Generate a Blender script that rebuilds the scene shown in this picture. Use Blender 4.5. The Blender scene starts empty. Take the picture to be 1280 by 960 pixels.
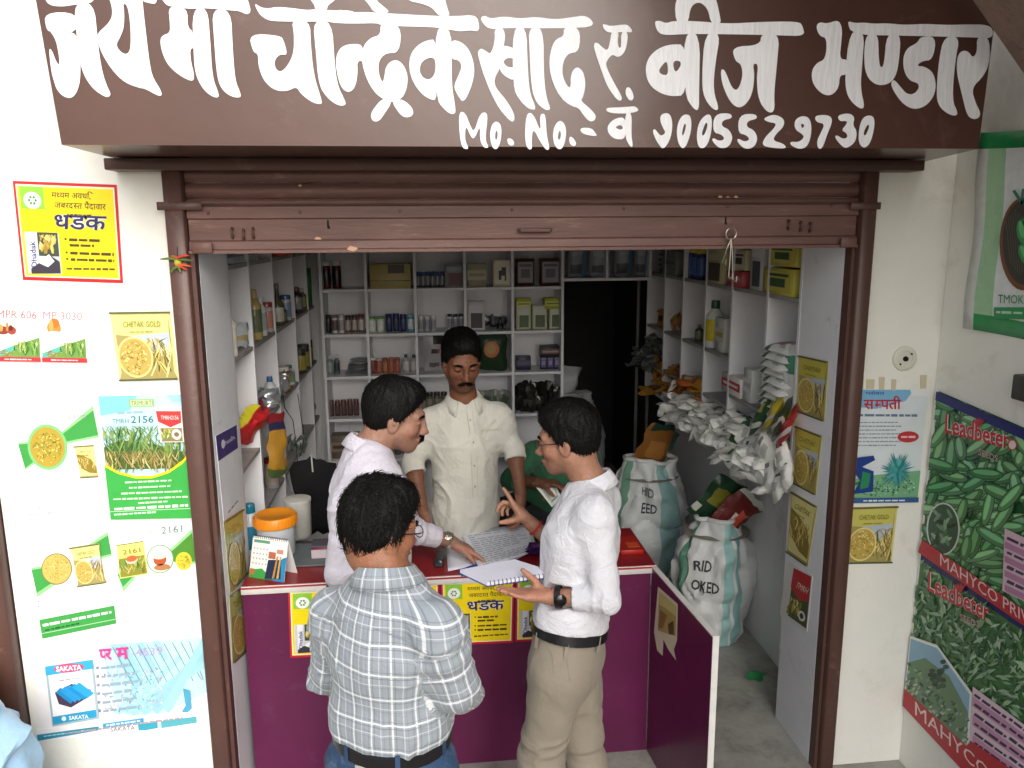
import bpy, bmesh, math, random
import numpy as np
from mathutils import Vector, Matrix
from mathutils.geometry import tessellate_polygon
rng = np.random.RandomState(7)
random.seed(7)
SC = bpy.context.scene
COL = SC.collection
# ---------------------------------------------------------------- camera
F_PX, CAM_H, CAM_D = 991.0, 2.19, 2.773          # focal length in photo pixels, eye height, distance to the shop front
_yd = np.array([(530-640)/F_PX, (289-480)/F_PX, 1.0]); _yd /= np.linalg.norm(_yd)
_zd = -np.array([(675-640)/F_PX, (5600-480)/F_PX, 1.0]); _zd -= _yd*_zd.dot(_yd); _zd /= np.linalg.norm(_zd)
_xd = np.cross(_yd, _zd)
RC = np.stack([_xd, _yd, _zd], 1)
CAM = np.array([0, -CAM_D, CAM_H])
cam = bpy.data.cameras.new('camera'); cam_o = bpy.data.objects.new('camera', cam); COL.objects.link(cam_o)
M = Matrix.Identity(4)
for i in range(3):
    M[i][0] = RC[0][i]; M[i][1] = -RC[1][i]; M[i][2] = -RC[2][i]; M[i][3] = CAM[i]
cam_o.matrix_world = M
cam.sensor_width = 36; cam.lens = F_PX/1280*36; cam.clip_start = 0.05; cam.clip_end = 2000
SC.camera = cam_o
def P(px, py, x=None, y=None, z=None):
    """the point of the place seen at a photo pixel, on the plane x=, y= or z="""
    r = RC.T @ np.array([(px-640)/F_PX, (py-480)/F_PX, 1.0])
    t = (y-CAM[1])/r[1] if y is not None else ((z-CAM[2])/r[2] if z is not None else (x-CAM[0])/r[0])
    return CAM + r*t
# ---------------------------------------------------------------- light
SUN_EL, SUN_AZ = 30, 16      # the soft daylight comes from the front right, over the viewer's shoulder
world = bpy.data.worlds.new('World'); SC.world = world; world.use_nodes = True
wn = world.node_tree.nodes; wl = world.node_tree.links
bg = wn['Background']; sky = wn.new('ShaderNodeTexSky'); sky.sky_type = 'NISHITA'; sky.sun_disc = False
d = Vector((math.sin(math.radians(SUN_AZ)), -math.cos(math.radians(SUN_AZ)), 0))
sky.sun_elevation = math.radians(SUN_EL); sky.sun_rotation = math.atan2(d.x, d.y)
sky.air_density = 1.6; sky.dust_density = 4.0; sky.ozone_density = 1.0
hs = wn.new('ShaderNodeHueSaturation'); hs.inputs['Saturation'].default_value = 0.35
wl.new(sky.outputs[0], hs.inputs['Color']); wl.new(hs.outputs[0], bg.inputs['Color'])
bg.inputs['Strength'].default_value = 0.15
sun = bpy.data.lights.new('sun', 'SUN'); sun.energy = 1.5; sun.angle = math.radians(55); sun.color = (1, .97, .93)
sun_o = bpy.data.objects.new('sun', sun); COL.objects.link(sun_o)
dirv = -Vector((d.x*math.cos(math.radians(SUN_EL)), d.y*math.cos(math.radians(SUN_EL)), math.sin(math.radians(SUN_EL))))
sun_o.rotation_euler = dirv.to_track_quat('-Z', 'Y').to_euler()
SC.view_settings.view_transform = 'Standard'; SC.view_settings.look = 'None'
SC.view_settings.exposure = 0.62; SC.view_settings.gamma = 1
SC.cycles.max_bounces = 8; SC.cycles.diffuse_bounces = 5; SC.cycles.glossy_bounces = 3; SC.cycles.use_denoising = True
# ---------------------------------------------------------------- helpers
def lin(c):
    """'#rrggbb' or 0-255 tuple -> linear colour"""
    if isinstance(c, str):
        if len(c) == 4: c = '#'+c[1]*2+c[2]*2+c[3]*2
        c = tuple(int(c[i:i+2], 16) for i in (1, 3, 5))
    return tuple(((v/255)/12.92 if v/255 <= .04045 else ((v/255+.055)/1.055)**2.4) for v in c)+(1,)
def tag(o, label=None, cat=None, group=None, kind=None):
    if label: o['label'] = label
    if cat: o['category'] = cat
    if group: o['group'] = group
    if kind: o['kind'] = kind
    return o
def empty(name, loc=(0, 0, 0), rz=0):
    o = bpy.data.objects.new(name, None); COL.objects.link(o); o.location = loc; o.rotation_euler = (0, 0, rz); o.empty_display_size = .05
    return o
_mats = {}
def mat(name, color=None, rough=.6, vcol=False, noise=0.0, nscale=20, bump=0.0, bscale=60, spec=.4, metal=0.0, stretch=(1, 1, 1), sheen=0, coat=0, trans=0, dirt=None):
    """one procedural surface: base colour (or the mesh's print colours), mottling, fine relief, dirt"""
    if name in _mats: return _mats[name]
    m = bpy.data.materials.new(name); m.use_nodes = True; n = m.node_tree.nodes; l = m.node_tree.links
    b = n['Principled BSDF']; b.inputs['Roughness'].default_value = rough; b.inputs['Metallic'].default_value = metal
    b.inputs['Specular IOR Level'].default_value = spec
    if coat: b.inputs['Coat Weight'].default_value = coat; b.inputs['Coat Roughness'].default_value = .15
    if sheen: b.inputs['Sheen Weight'].default_value = sheen
    if trans: b.inputs['Transmission Weight'].default_value = trans
    tc = n.new('ShaderNodeTexCoord'); mp = n.new('ShaderNodeMapping'); mp.inputs['Scale'].default_value = stretch
    l.new(tc.outputs['Object'], mp.inputs['Vector'])
    if vcol:
        src = n.new('ShaderNodeAttribute'); src.attribute_name = 'Col'; out = src.outputs['Color']
    else:
        src = n.new('ShaderNodeRGB'); src.outputs[0].default_value = lin(color); out = src.outputs[0]
    if noise:
        t = n.new('ShaderNodeTexNoise'); t.inputs['Scale'].default_value = nscale; t.inputs['Detail'].default_value = 6; t.inputs['Roughness'].default_value = .65
        l.new(mp.outputs[0], t.inputs['Vector'])
        r = n.new('ShaderNodeMapRange'); r.inputs['From Min'].default_value = .3; r.inputs['From Max'].default_value = .7
        r.inputs['To Min'].default_value = 1-noise; r.inputs['To Max'].default_value = 1+noise*.5
        l.new(t.outputs[0], r.inputs[0])
        mx = n.new('ShaderNodeMix'); mx.data_type = 'RGBA'; mx.blend_type = 'MULTIPLY'; mx.inputs[0].default_value = 1
        l.new(out, mx.inputs[6]); l.new(r.outputs[0], mx.inputs[7]); out = mx.outputs[2]
    if dirt:
        dc, dscale, lo, hi = dirt
        t = n.new('ShaderNodeTexNoise'); t.inputs['Scale'].default_value = dscale; t.inputs['Detail'].default_value = 9; t.inputs['Roughness'].default_value = .7; t.inputs['Distortion'].default_value = .4
        l.new(mp.outputs[0], t.inputs['Vector'])
        r = n.new('ShaderNodeMapRange'); r.inputs['From Min'].default_value = lo; r.inputs['From Max'].default_value = hi
        l.new(t.outputs[0], r.inputs[0])
        mx = n.new('ShaderNodeMix'); mx.data_type = 'RGBA'; l.new(r.outputs[0], mx.inputs[0]); l.new(out, mx.inputs[6]); mx.inputs[7].default_value = lin(dc); out = mx.outputs[2]
    l.new(out, b.inputs['Base Color'])
    if bump:
        t = n.new('ShaderNodeTexNoise'); t.inputs['Scale'].default_value = bscale; t.inputs['Detail'].default_value = 5
        l.new(mp.outputs[0], t.inputs['Vector'])
        bp = n.new('ShaderNodeBump'); bp.inputs['Strength'].default_value = bump; bp.inputs['Distance'].default_value = .01
        l.new(t.outputs[0], bp.inputs['Height']); l.new(bp.outputs[0], b.inputs['Normal'])
    _mats[name] = m
    return m
PRINT = mat('print_ink', vcol=True, rough=.40, noise=.06, nscale=14, bump=.30, bscale=9)
PRINT_G = mat('print_gloss', vcol=True, rough=.25, noise=.1, nscale=25, bump=.35, bscale=30, spec=.5)
PRINT_M = mat('print_matte', vcol=True, rough=.7, noise=.12, nscale=18, bump=.2, bscale=80)
class MB:
    """collects coloured polygons, builds ONE mesh object"""
    def __init__(s): s.v = []; s.f = []; s.c = []; s.sm = []
    def poly(s, pts, c=(1, 1, 1, 1), smooth=False):
        k = len(s.v); s.v += [tuple(p) for p in pts]; s.f.append(tuple(range(k, k+len(pts)))); s.c.append(c); s.sm.append(smooth)
    def mesh(s, vs, fs, c, smooth=False):
        k = len(s.v); s.v += [tuple(p) for p in vs]
        for i, f in enumerate(fs):
            s.f.append(tuple(k+j for j in f)); s.c.append(c[i] if isinstance(c, list) else c); s.sm.append(smooth)
    def box(s, a, b, c=(1, 1, 1, 1), M=None, bev=0):
        x0, y0, z0 = a; x1, y1, z1 = b
        if bev:
            e = bev
            def ring(z, i): return [(x0+i, y0+i, z), (x1-i, y0+i, z), (x1-i, y1-i, z), (x0+i, y1-i, z)]
            def oct_(z, i): return [(x0+i+e, y0+i, z), (x1-i-e, y0+i, z), (x1-i, y0+i+e, z), (x1-i, y1-i-e, z), (x1-i-e, y1-i, z), (x0+i+e, y1-i, z), (x0+i, y1-i-e, z), (x0+i, y0+i+e, z)]
            R = [oct_(z0, e*.6), oct_(z0+e, 0), oct_(z1-e, 0), oct_(z1, e*.6)]
            vs = [p for r in R for p in r]; fs = [tuple(range(7, -1, -1)), tuple(range(24, 32))]
            for r in range(3):
                for i in range(8): j = (i+1) % 8; fs.append((r*8+i, r*8+j, (r+1)*8+j, (r+1)*8+i))
        else:
            vs = [(x0, y0, z0), (x1, y0, z0), (x1, y1, z0), (x0, y1, z0), (x0, y0, z1), (x1, y0, z1), (x1, y1, z1), (x0, y1, z1)]
            fs = [(0, 3, 2, 1), (4, 5, 6, 7), (0, 1, 5, 4), (1, 2, 6, 5), (2, 3, 7, 6), (3, 0, 4, 7)]
        if M is not None: vs = [M @ Vector(p) for p in vs]
        s.mesh(vs, fs, c)
    def lathe(s, prof, n=16, c=(1, 1, 1, 1), o=(0, 0, 0), M=None, sx=1, sy=1, cs=None):
        """prof = [(r, z)...]; cs = colour per band"""
        vs = []; fs = []; cc = []
        for r, z in prof:
            for i in range(n): a = 2*math.pi*i/n; vs.append((o[0]+r*math.cos(a)*sx, o[1]+r*math.sin(a)*sy, o[2]+z))
        for k in range(len(prof)-1):
            for i in range(n):
                j = (i+1) % n; fs.append((k*n+i, k*n+j, (k+1)*n+j, (k+1)*n+i)); cc.append(cs[k] if cs else c)
        fs.append(tuple(range(n-1, -1, -1))); cc.append(cc[0]); fs.append(tuple((len(prof)-1)*n+i for i in range(n))); cc.append(cc[-2])
        if M is not None: vs = [M @ Vector(p) for p in vs]
        s.mesh(vs, fs, cc, True)
    def tube(s, pts, r, n=8, c=(1, 1, 1, 1), closed=False):
        pts = [Vector(p) for p in pts]; N = len(pts); rs = r if isinstance(r, (list, tuple)) else [r]*N
        vs = []; fs = []; up = None
        for i, p in enumerate(pts):
            a = pts[(i-1) % N] if (closed or i > 0) else p; b = pts[(i+1) % N] if (closed or i < N-1) else p
            t = (b-a).normalized()
            if up is None: up = Vector((0, 0, 1)) if abs(t.z) < .9 else Vector((1, 0, 0))
            u = (up-t*up.dot(t)).normalized(); w = t.cross(u); up = u
            for k in range(n): ang = 2*math.pi*k/n; vs.append(p+(u*math.cos(ang)+w*math.sin(ang))*rs[i])
        for i in range(N if closed else N-1):
            j = (i+1) % N
            for k in range(n): q = (k+1) % n; fs.append((i*n+k, i*n+q, j*n+q, j*n+k))
        if not closed: fs += [tuple(range(n-1, -1, -1)), tuple((N-1)*n+k for k in range(n))]
        s.mesh(vs, fs, c, True)
    def build(s, name, m=None, parent=None, loc=None, rz=0):
        me = bpy.data.meshes.new(name); me.from_pydata(s.v, [], s.f); me.update()
        if s.c:
            ca = me.color_attributes.new('Col', 'FLOAT_COLOR', 'CORNER')
            lt = np.array([len(f) for f in s.f]); arr = np.repeat(np.array([tuple(c) for c in s.c], dtype=np.float32), lt, axis=0)
            ca.data.foreach_set('color', arr.ravel())
        me.polygons.foreach_set('use_smooth', s.sm)
        if any(s.sm) and not all(s.sm) or True:
            try: me.set_sharp_from_angle(angle=math.radians(42))
            except Exception: pass
        me.materials.append(m or PRINT)
        o = bpy.data.objects.new(name, me); COL.objects.link(o)
        if parent: o.parent = parent
        if loc is not None: o.location = loc
        if rz: o.rotation_euler = (0, 0, rz)
        return o
def box_obj(name, a, b, m, parent=None, bev=0, c=(1, 1, 1, 1)):
    q = MB(); q.box(a, b, c, bev=bev); return q.build(name, m, parent)
def chaikin(p, n=1):
    for _ in range(n):
        q = []
        for i in range(len(p)):
            a = p[i]; b = p[(i+1) % len(p)]
            q += [(a[0]*.75+b[0]*.25, a[1]*.75+b[1]*.25), (a[0]*.25+b[0]*.75, a[1]*.25+b[1]*.75)]
        p = q
    return p
def lo_noise(seed):
    r = np.random.RandomState(seed); g = r.rand(32, 32, 32).astype(np.float32)*2-1
    def f(p):
        q = np.asarray(p); i = np.floor(q).astype(int); t = q-i; t = t*t*(3-2*t); i &= 31; j = (i+1) & 31
        def L(a, b, k): return a+(b-a)*k
        x0, y0, z0 = i[:, 0], i[:, 1], i[:, 2]; x1, y1, z1 = j[:, 0], j[:, 1], j[:, 2]; tx, ty, tz = t[:, 0], t[:, 1], t[:, 2]
        return L(L(L(g[x0, y0, z0], g[x1, y0, z0], tx), L(g[x0, y1, z0], g[x1, y1, z0], tx), ty), L(L(g[x0, y0, z1], g[x1, y0, z1], tx), L(g[x0, y1, z1], g[x1, y1, z1], tx), ty), tz)
    return f
NZ = lo_noise(3); NZ2 = lo_noise(11)
# ---- text as flat shapes: a dead consonant before another one is drawn as its half form
_tc = {}
def _raw(s, bold):
    k = (s, bold)
    if k not in _tc:
        c = bpy.data.curves.new('t', 'FONT'); c.body = s; c.size = 1; c.resolution_u = 2; c.offset = bold
        o = bpy.data.objects.new('t', c); me = bpy.data.meshes.new_from_object(o)
        v = [(q.co.x, q.co.y) for q in me.vertices]; f = [tuple(p.vertices) for p in me.polygons]
        bpy.data.meshes.remove(me); bpy.data.objects.remove(o); bpy.data.curves.remove(c)
        _tc[k] = (v, f)
    return _tc[k]
def text_shape(s, bold=0.0):
    if 'M' in s: bold = 0.0
    runs = []; cur = ''; i = 0
    while i < len(s):
        if i+2 < len(s) and s[i+1] == '\u094d' and s[i+2] != ' ':
            if cur: runs.append((cur, 1))
            runs.append((s[i], .68)); cur = ''; i += 2; continue
        cur += s[i]; i += 1
    if cur: runs.append((cur, 1))
    V = []; Fc = []; x = 0
    for t, cut in runs:
        if t.strip() == '': x += .3; continue
        v, f = _raw(t, bold)
        if not v: continue
        x0 = min(p[0] for p in v); x1 = max(p[0] for p in v)
        if cut < 1:
            bm = bmesh.new(); vv = [bm.verts.new((p[0], p[1], 0)) for p in v]
            for q in f:
                try: bm.faces.new([vv[j] for j in q])
                except ValueError: pass
            bmesh.ops.bisect_plane(bm, geom=bm.verts[:]+bm.edges[:]+bm.faces[:], plane_co=(x0+(x1-x0)*cut, 0, 0), plane_no=(1, 0, 0), clear_outer=True)
            bm.verts.index_update(); v = [(q.co.x, q.co.y) for q in bm.verts]; f = [tuple(q.index for q in fa.verts) for fa in bm.faces]; bm.free()
            x1 = x0+(x1-x0)*cut
        k = len(V); V += [(p[0]-x0+x, p[1]) for p in v]; Fc += [tuple(j+k for j in q) for q in f]; x += x1-x0-(0.02 if cut < 1 else -.02)
    return V, Fc
class Paint:
    """prints shapes on a flat sheet; coordinates are photo pixels carried onto the plane the sheet hangs on"""
    EPS = .00022
    def __init__(s, base=.002, **plane):
        s.pl = plane; s.mb = MB(); s.base = base; s.n = 0; s.clip = None
        k = list(plane)[0]; s.ax = 'xyz'.index(k); v = np.zeros(3); v[s.ax] = 1
        mid = P(640, 480, **plane); s.nrm = v if (CAM-mid)[s.ax] > 0 else -v
    def at(s, px, py, lay): return P(px, py, **s.pl)+s.nrm*(s.base+lay*s.EPS)
    def poly(s, pts, c, lay=None):
        if lay is None: s.n += 1; lay = s.n
        c = lin(c) if isinstance(c, (str, tuple)) and (isinstance(c, str) or len(c) == 3) else c
        loops = pts if isinstance(pts[0][0], (list, tuple)) else [pts]
        if s.clip and len(loops) == 1:   # trim to the sheet's own edge
            L = list(loops[0]); C = s.clip
            for i in range(len(C)):
                a, b = C[i], C[(i+1) % len(C)]; sd = lambda p: (b[0]-a[0])*(p[1]-a[1])-(b[1]-a[1])*(p[0]-a[0]); out = []
                for j in range(len(L)):
                    p, q = L[j], L[(j+1) % len(L)]; dp, dq = sd(p), sd(q)
                    if dp >= 0: out.append(p)
                    if (dp >= 0) != (dq >= 0): t = dp/(dp-dq); out.append((p[0]+(q[0]-p[0])*t, p[1]+(q[1]-p[1])*t))
                L = out
                if len(L) < 3: return
            loops = [L]
        tri = tessellate_polygon([[Vector((a, b, 0)) for a, b in L] for L in loops])
        fl = [q for L in loops for q in L]
        s.mb.mesh([s.at(a, b, lay) for a, b in fl], tri, c)
    def ell(s, cx, cy, rx, ry, c, n=24, rot=0, lay=None):
        s.poly([(cx+rx*math.cos(t)*math.cos(rot)-ry*math.sin(t)*math.sin(rot), cy+rx*math.cos(t)*math.sin(rot)+ry*math.sin(t)*math.cos(rot)) for t in [2*math.pi*i/n for i in range(n)]], c, lay)
    def line(s, a, b, w, c, lay=None):
        dx, dy = b[0]-a[0], b[1]-a[1]; L = math.hypot(dx, dy) or 1; nx, ny = -dy/L*w/2, dx/L*w/2
        s.poly([(a[0]+nx, a[1]+ny), (b[0]+nx, b[1]+ny), (b[0]-nx, b[1]-ny), (a[0]-nx, a[1]-ny)], c, lay)
    def text(s, t, a, b, h, c, bold=0.0, lay=None, up=None):
        """a, b: left and right end of the base line; h: height of the whole word; up: direction of up in px"""
        V, Fc = text_shape(t, bold)
        if not V: return
        if lay is None: s.n += 1; lay = s.n
        x0 = min(p[0] for p in V); x1 = max(p[0] for p in V); y0 = min(min(p[1] for p in V), 0); y1 = max(p[1] for p in V)
        dx, dy = b[0]-a[0], b[1]-a[1]; L = math.hypot(dx, dy)
        ux, uy = up if up else (dy/L, -dx/L)
        q = [s.at(a[0]+dx*(p[0]-x0)/(x1-x0)+ux*h*(p[1]-y0)/(y1-y0), a[1]+dy*(p[0]-x0)/(x1-x0)+uy*h*(p[1]-y0)/(y1-y0), lay) for p in V]
        s.mb.mesh(q, Fc, lin(c))
    def scrib(s, a, b, w, c, seed=0, lay=None):
        """a line of print too small to read"""
        if lay is None: s.n += 1; lay = s.n
        r = random.Random(seed+int(a[0]*7+a[1]*13)); dx, dy = b[0]-a[0], b[1]-a[1]; L = math.hypot(dx, dy); t = 0
        while t < L-1:
            k = min(L-t, r.uniform(2.5, 9)*w/2.2+.8); h = w*r.uniform(.75, 1.1)
            s.line((a[0]+dx*t/L, a[1]+dy*t/L), (a[0]+dx*(t+k)/L, a[1]+dy*(t+k)/L), h, c, lay); t += k+r.uniform(.9, 1.8)*w/2.2
    def clip_scatter(s, quad, n, fn, seed=1):
        """calls fn(px, py, k, random) for n points inside the quad, later ones on top"""
        r = random.Random(seed); (ax, ay), (bx, by), (cx, cy), (dx, dy) = quad
        for k in range(n):
            u, v = r.random(), r.random()
            fn((ax*(1-u)+bx*u)*(1-v)+(dx*(1-u)+cx*u)*v, (ay*(1-u)+by*u)*(1-v)+(dy*(1-u)+cy*u)*v, k, r)
    def build(s, parent, name='print', m=None): return s.mb.build(name, m or PRINT, parent)
def sheet(name, quad, c, label, cat, plane, base=.0005, th=.0012, group=None, m=None, curl=None):
    """a paper or film sheet standing proud of the wall; quad in photo pixels TL TR BR BL"""
    p = Paint(base, **plane); q = MB(); N = 8
    def uv(u, v):
        (ax, ay), (bx, by), (cx, cy), (dx, dy) = quad
        return (ax*(1-u)+bx*u)*(1-v)+(dx*(1-u)+cx*u)*v, (ay*(1-u)+by*u)*(1-v)+(dy*(1-u)+cy*u)*v
    lo = [P(*uv(u, v), **plane)+p.nrm*.0004 for u, v in ((0, 0), (1, 0), (1, 1), (0, 1))]
    hi = [a+p.nrm*th for a in lo]
    q.mesh(lo+hi, [(4, 5, 6, 7), (0, 3, 2, 1), (0, 1, 5, 4), (1, 2, 6, 5), (2, 3, 7, 6), (3, 0, 4, 7)], lin(c))
    o = q.build(name, m or PRINT); tag(o, label, cat, group); return o
# ================================================================ the setting
WALL_W = mat('whitewashed_plaster', '#eeede6', rough=.85, noise=.04, nscale=3, bump=.25, bscale=35, dirt=('#b9b19c', 2.3, .56, .92))
WALL_IN = mat('inner_wall_paint', '#dededf', rough=.8, noise=.06, nscale=4, bump=.15, bscale=40, dirt=('#9a9792', 3.1, .58, .95))
FLOOR = mat('worn_cement_floor', '#a3a19a', rough=.75, noise=.22, nscale=6, bump=.3, bscale=30, dirt=('#5f5b55', 5, .5, .8))
GROUND = mat('dusty_ground', '#8e877b', rough=.95, noise=.3, nscale=2, bump=.6, bscale=25)
BROWN = mat('brown_enamel_paint', '#573c36', rough=.42, noise=.14, nscale=5, bump=.12, bscale=45, dirt=('#8d6f62', 9, .6, .86), spec=.45)
BROWN2 = mat('dusty_brown_shutter', '#70514a', rough=.5, noise=.32, nscale=6, bump=.15, bscale=50, stretch=(.35, 1, 2.5), dirt=('#a18573', 12, .6, .8))
SIGNB = mat('sign_board_brown', '#523730', rough=.26, noise=.16, nscale=2.2, bump=.06, bscale=12, spec=.5, dirt=('#7c5f58', 3.5, .6, .95))
LAM = mat('white_laminate', '#e0e0e4', rough=.42, noise=.05, nscale=9, bump=.05, bscale=60, dirt=('#a7a29e', 6, .62, .92))
LAM_E = mat('grey_shelf_top', '#a09d9b', rough=.6, noise=.2, nscale=14, bump=.1)
def struct(name, a, b, m, parent=None, bev=0):
    o = box_obj(name, a, b, m, parent, bev)
    if not parent: o['kind'] = 'structure'
    return o
g = MB(); g.poly([(-300, -300, -.12), (300, -300, -.12), (300, 300, -.12), (-300, 300, -.12)]); g = g.build('ground', GROUND); g['kind'] = 'structure'
struct('floor', (-3.2, -.62, -.118), (1.918, 4.6, 0), FLOOR)
def wall(name, a, b, m, label, bev=0):
    return tag(box_obj(name, a, b, m, None, bev), label, 'wall')
wall('wall', (-1.47, 0, .001), (-.832, .40, 2.9), WALL_W, 'white front wall left of the shutter, covered with seed posters')
wall('wall', (1.602, 0, .001), (2.05, .34, 2.9), WALL_W, 'white front wall strip between the shutter post and the corner, light fitting base on it')
wall('wall', (1.92, -6, -.119), (2.15, -.002, 3.9), WALL_W, 'white side wall at the right, coming forward with big vegetable posters')
wall('wall', (-3.2, 0.001, 2.9), (1.918, .35, 3.9), WALL_W, 'white wall above the shop front behind the brown sign')
wall('wall', (-3.2, .3, .001), (-1.58, .42, 2.9), BROWN2, 'closed neighbouring shop front left of the brown post')
# interior shell
wall('wall', (-1.16, .402, .001), (-1.06, 2.9, 2.55), WALL_IN, 'inner side wall behind the left hand shelves')
wall('wall', (1.73, .342, .001), (1.83, 2.76, 2.55), WALL_IN, 'grey white inner side wall under the right hand shelves')
wall('wall', (-1.16, 2.76, .001), (.90, 2.86, 2.55), WALL_IN, 'inner back wall behind the grid of back shelves')
SHADEW = mat('shade_painted_store_wall', '#3a383a', rough=.9, noise=.2, nscale=3)  # the unlit back room's shade is put into this wall colour
wall('wall', (.9, 4.4, .001), (1.728, 4.5, 2.55), SHADEW, 'far wall of the back store, shade painted in, seen through the doorway')
wall('wall', (1.73, 2.762, .001), (1.83, 4.5, 2.55), SHADEW, 'side wall of the back store, shade painted in, right of the doorway')
wall('wall', (.70, 2.862, .001), (.80, 4.5, 2.55), SHADEW, 'side wall of the back store, shade painted in, left of the doorway')
struct('ceiling', (-1.3, .352, 2.552), (1.9, 4.6, 2.65), WALL_IN)
# jamb piers (the inner cheeks of the opening)
PIER = mat('pier_paint', '#e8eaf0', rough=.6, noise=.06, nscale=5, bump=.15, bscale=30, dirt=('#8b7f74', 7, .62, .85))
wall('wall', (-.830, .03, .001), (-.757, .405, 2.5), PIER, 'white inner cheek of the opening on the left, with payment sign and seed bag prints')
wall('wall', (1.535, .03, .001), (1.600, .345, 2.5), PIER, 'white inner cheek of the opening on the right, with four seed bag prints')
# ---- the steel shutter: posts, lintel, slats, bottom rail
sh = empty('roller_shutter', (.39, 0, 2.3)); tag(sh, 'brown rolled up steel shutter with guide posts and chipped bottom rail over the doorway', 'roller shutter')
def rel(o, par):
    o.parent = par; o.location = -Vector(par.location); return o
def part(name, a, b, m, par, bev=0): return rel(box_obj(name, a, b, m, None, bev), par)
part('guide_post', (-.832, -.05, .0), (-.772, .028, 2.40), BROWN, sh, .004)
part('guide_post', (1.548, -.05, .0), (1.602, .028, 2.40), BROWN, sh, .004)
part('guide_channel', (-.771, -.02, .0), (-.757, .026, 2.12), BROWN, sh)
part('guide_channel', (1.535, -.02, .0), (1.547, .026, 2.12), BROWN, sh)
part('lintel_board', (-.985, -.10, 2.385), (1.735, -.005, 2.42), BROWN, sh, .003)
part('bracket', (-.852, -.056, 2.262), (-.712, -.051, 2.288), BROWN, sh, .002)
part('bracket', (1.50, -.056, 2.255), (1.612, -.051, 2.280), BROWN, sh, .002)
def slat(z0, z1, y0, bulge, name='shutter_slat'):
    q = MB(); n = 8; pts = []
    for i in range(n+1):
        t = i/n; pts.append((y0-bulge*math.sin(math.pi*t), z0+(z1-z0)*t))
    pts2 = [(y+.006, z) for y, z in reversed(pts)]
    ring = pts+pts2; X0, X1 = -.770, 1.546; N = len(ring)
    vs = [(X0, y, z) for y, z in ring]+[(X1, y, z) for y, z in ring]
    q.mesh(vs, [(i, (i+1) % N, N+(i+1) % N, N+i) for i in range(N)]+[tuple(range(N-1, -1, -1)), tuple(range(N, 2*N))], (1, 1, 1, 1), True)
    return rel(q.build(name, BROWN2), sh)
slat(2.352, 2.395, -.006, .012); slat(2.300, 2.349, -.004, .016); slat(2.276, 2.298, -.012, .006, 'slat_lock_strip')
# bottom rail: folded plate
q = MB(); prof = [(-.016, 2.275), (-.030, 2.273), (-.030, 2.236), (-.018, 2.232), (-.018, 2.166), (-.028, 2.160), (-.030, 2.136), (-.042, 2.132), (-.042, 2.122), (.010, 2.122), (.010, 2.275)]
N = len(prof); vs = [(-.768, y, z) for y, z in prof]+[(1.544, y, z) for y, z in prof]
q.mesh(vs, [(i, (i+1) % N, N+(i+1) % N, N+i) for i in range(N)]+[tuple(range(N-1, -1, -1)), tuple(range(N, 2*N))], (1, 1, 1, 1))
rel(q.build('bottom_rail', BROWN2), sh)
part('rail_end_block', (-.755, -.052, 2.124), (-.690, -.043, 2.160), BROWN2, sh, .003)
part('rail_end_block', (1.475, -.052, 2.124), (1.535, -.043, 2.158), BROWN2, sh, .003)
CHIP = mat('bare_primer_chip', '#c9a285', rough=.8, noise=.2)
for px, py, r in [(397, 299, 5), (440, 311, 6), (375, 232, 2), (900, 246, 3), (920, 246, 3), (910, 246, 2)]:
    a = P(px, py, y=-.0435 if py > 308 else (-.031 if py < 260 else -.0185)); q = MB()
    q.poly([(a[0]+.0028*r*math.cos(t)*random.uniform(.7, 1.2), a[1]-(.0006 if py < 308 else .0006), a[2]+.0016*r*math.sin(t)*random.uniform(.7, 1.2)) for t in [i*math.pi/5 for i in range(10)]])
    rel(q.build('paint_chip', CHIP), sh)
HOLE = mat('dark_gap', '#1d1512', rough=.9)
# handle in the middle, lock eyes at both sides
a = P(668, 288, y=-.018)
q = MB(); q.box((a[0]-.066, -.0215, a[2]-.010), (a[0]+.066, -.0185, a[2]+.010)); rel(q.build('handle_plate', BROWN), sh)
q = MB(); q.tube([(a[0]-.055, -.020, a[2]), (a[0]-.05, -.038, a[2]), (a[0]+.05, -.038, a[2]), (a[0]+.055, -.020, a[2])], .007); rel(q.build('handle', BROWN2), sh)
for px, py in [(291, 291), (305, 293), (317, 291), (985, 281), (1000, 283), (1012, 284)]:
    a = P(px, py, y=-.02); q = MB(); q.tube([(a[0], -.021-.012*math.sin(t)-.004, a[2]+.016*math.cos(t)) for t in [i*math.pi/5 for i in range(10)]], .004, closed=True); rel(q.build('lock_eye', BROWN), sh)
for px, py in [(410, 280), (907, 275)]:
    a = P(px, py, y=-.019); q = MB(); q.box((a[0]-.003, -.0195, a[2]-.012), (a[0]+.003, -.0185, a[2]+.012)); q.box((a[0]-.0015, -.0194, a[2]-.016), (a[0]+.0055, -.0186, a[2]-.006)); rel(q.build('keyhole', HOLE), sh)
for px in (260, 375, 500, 640, 780, 910, 1040):
    a = P(px, 262-(px-650)*.012, y=-.031); q = MB(); q.lathe([(.0055, 0), (.0045, .003), (.001, .004)], 10, M=Matrix.Translation((a[0], -.030, a[2])) @ Matrix.Rotation(math.pi/2, 4, 'X')); rel(q.build('rivet', BROWN), sh)
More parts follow.
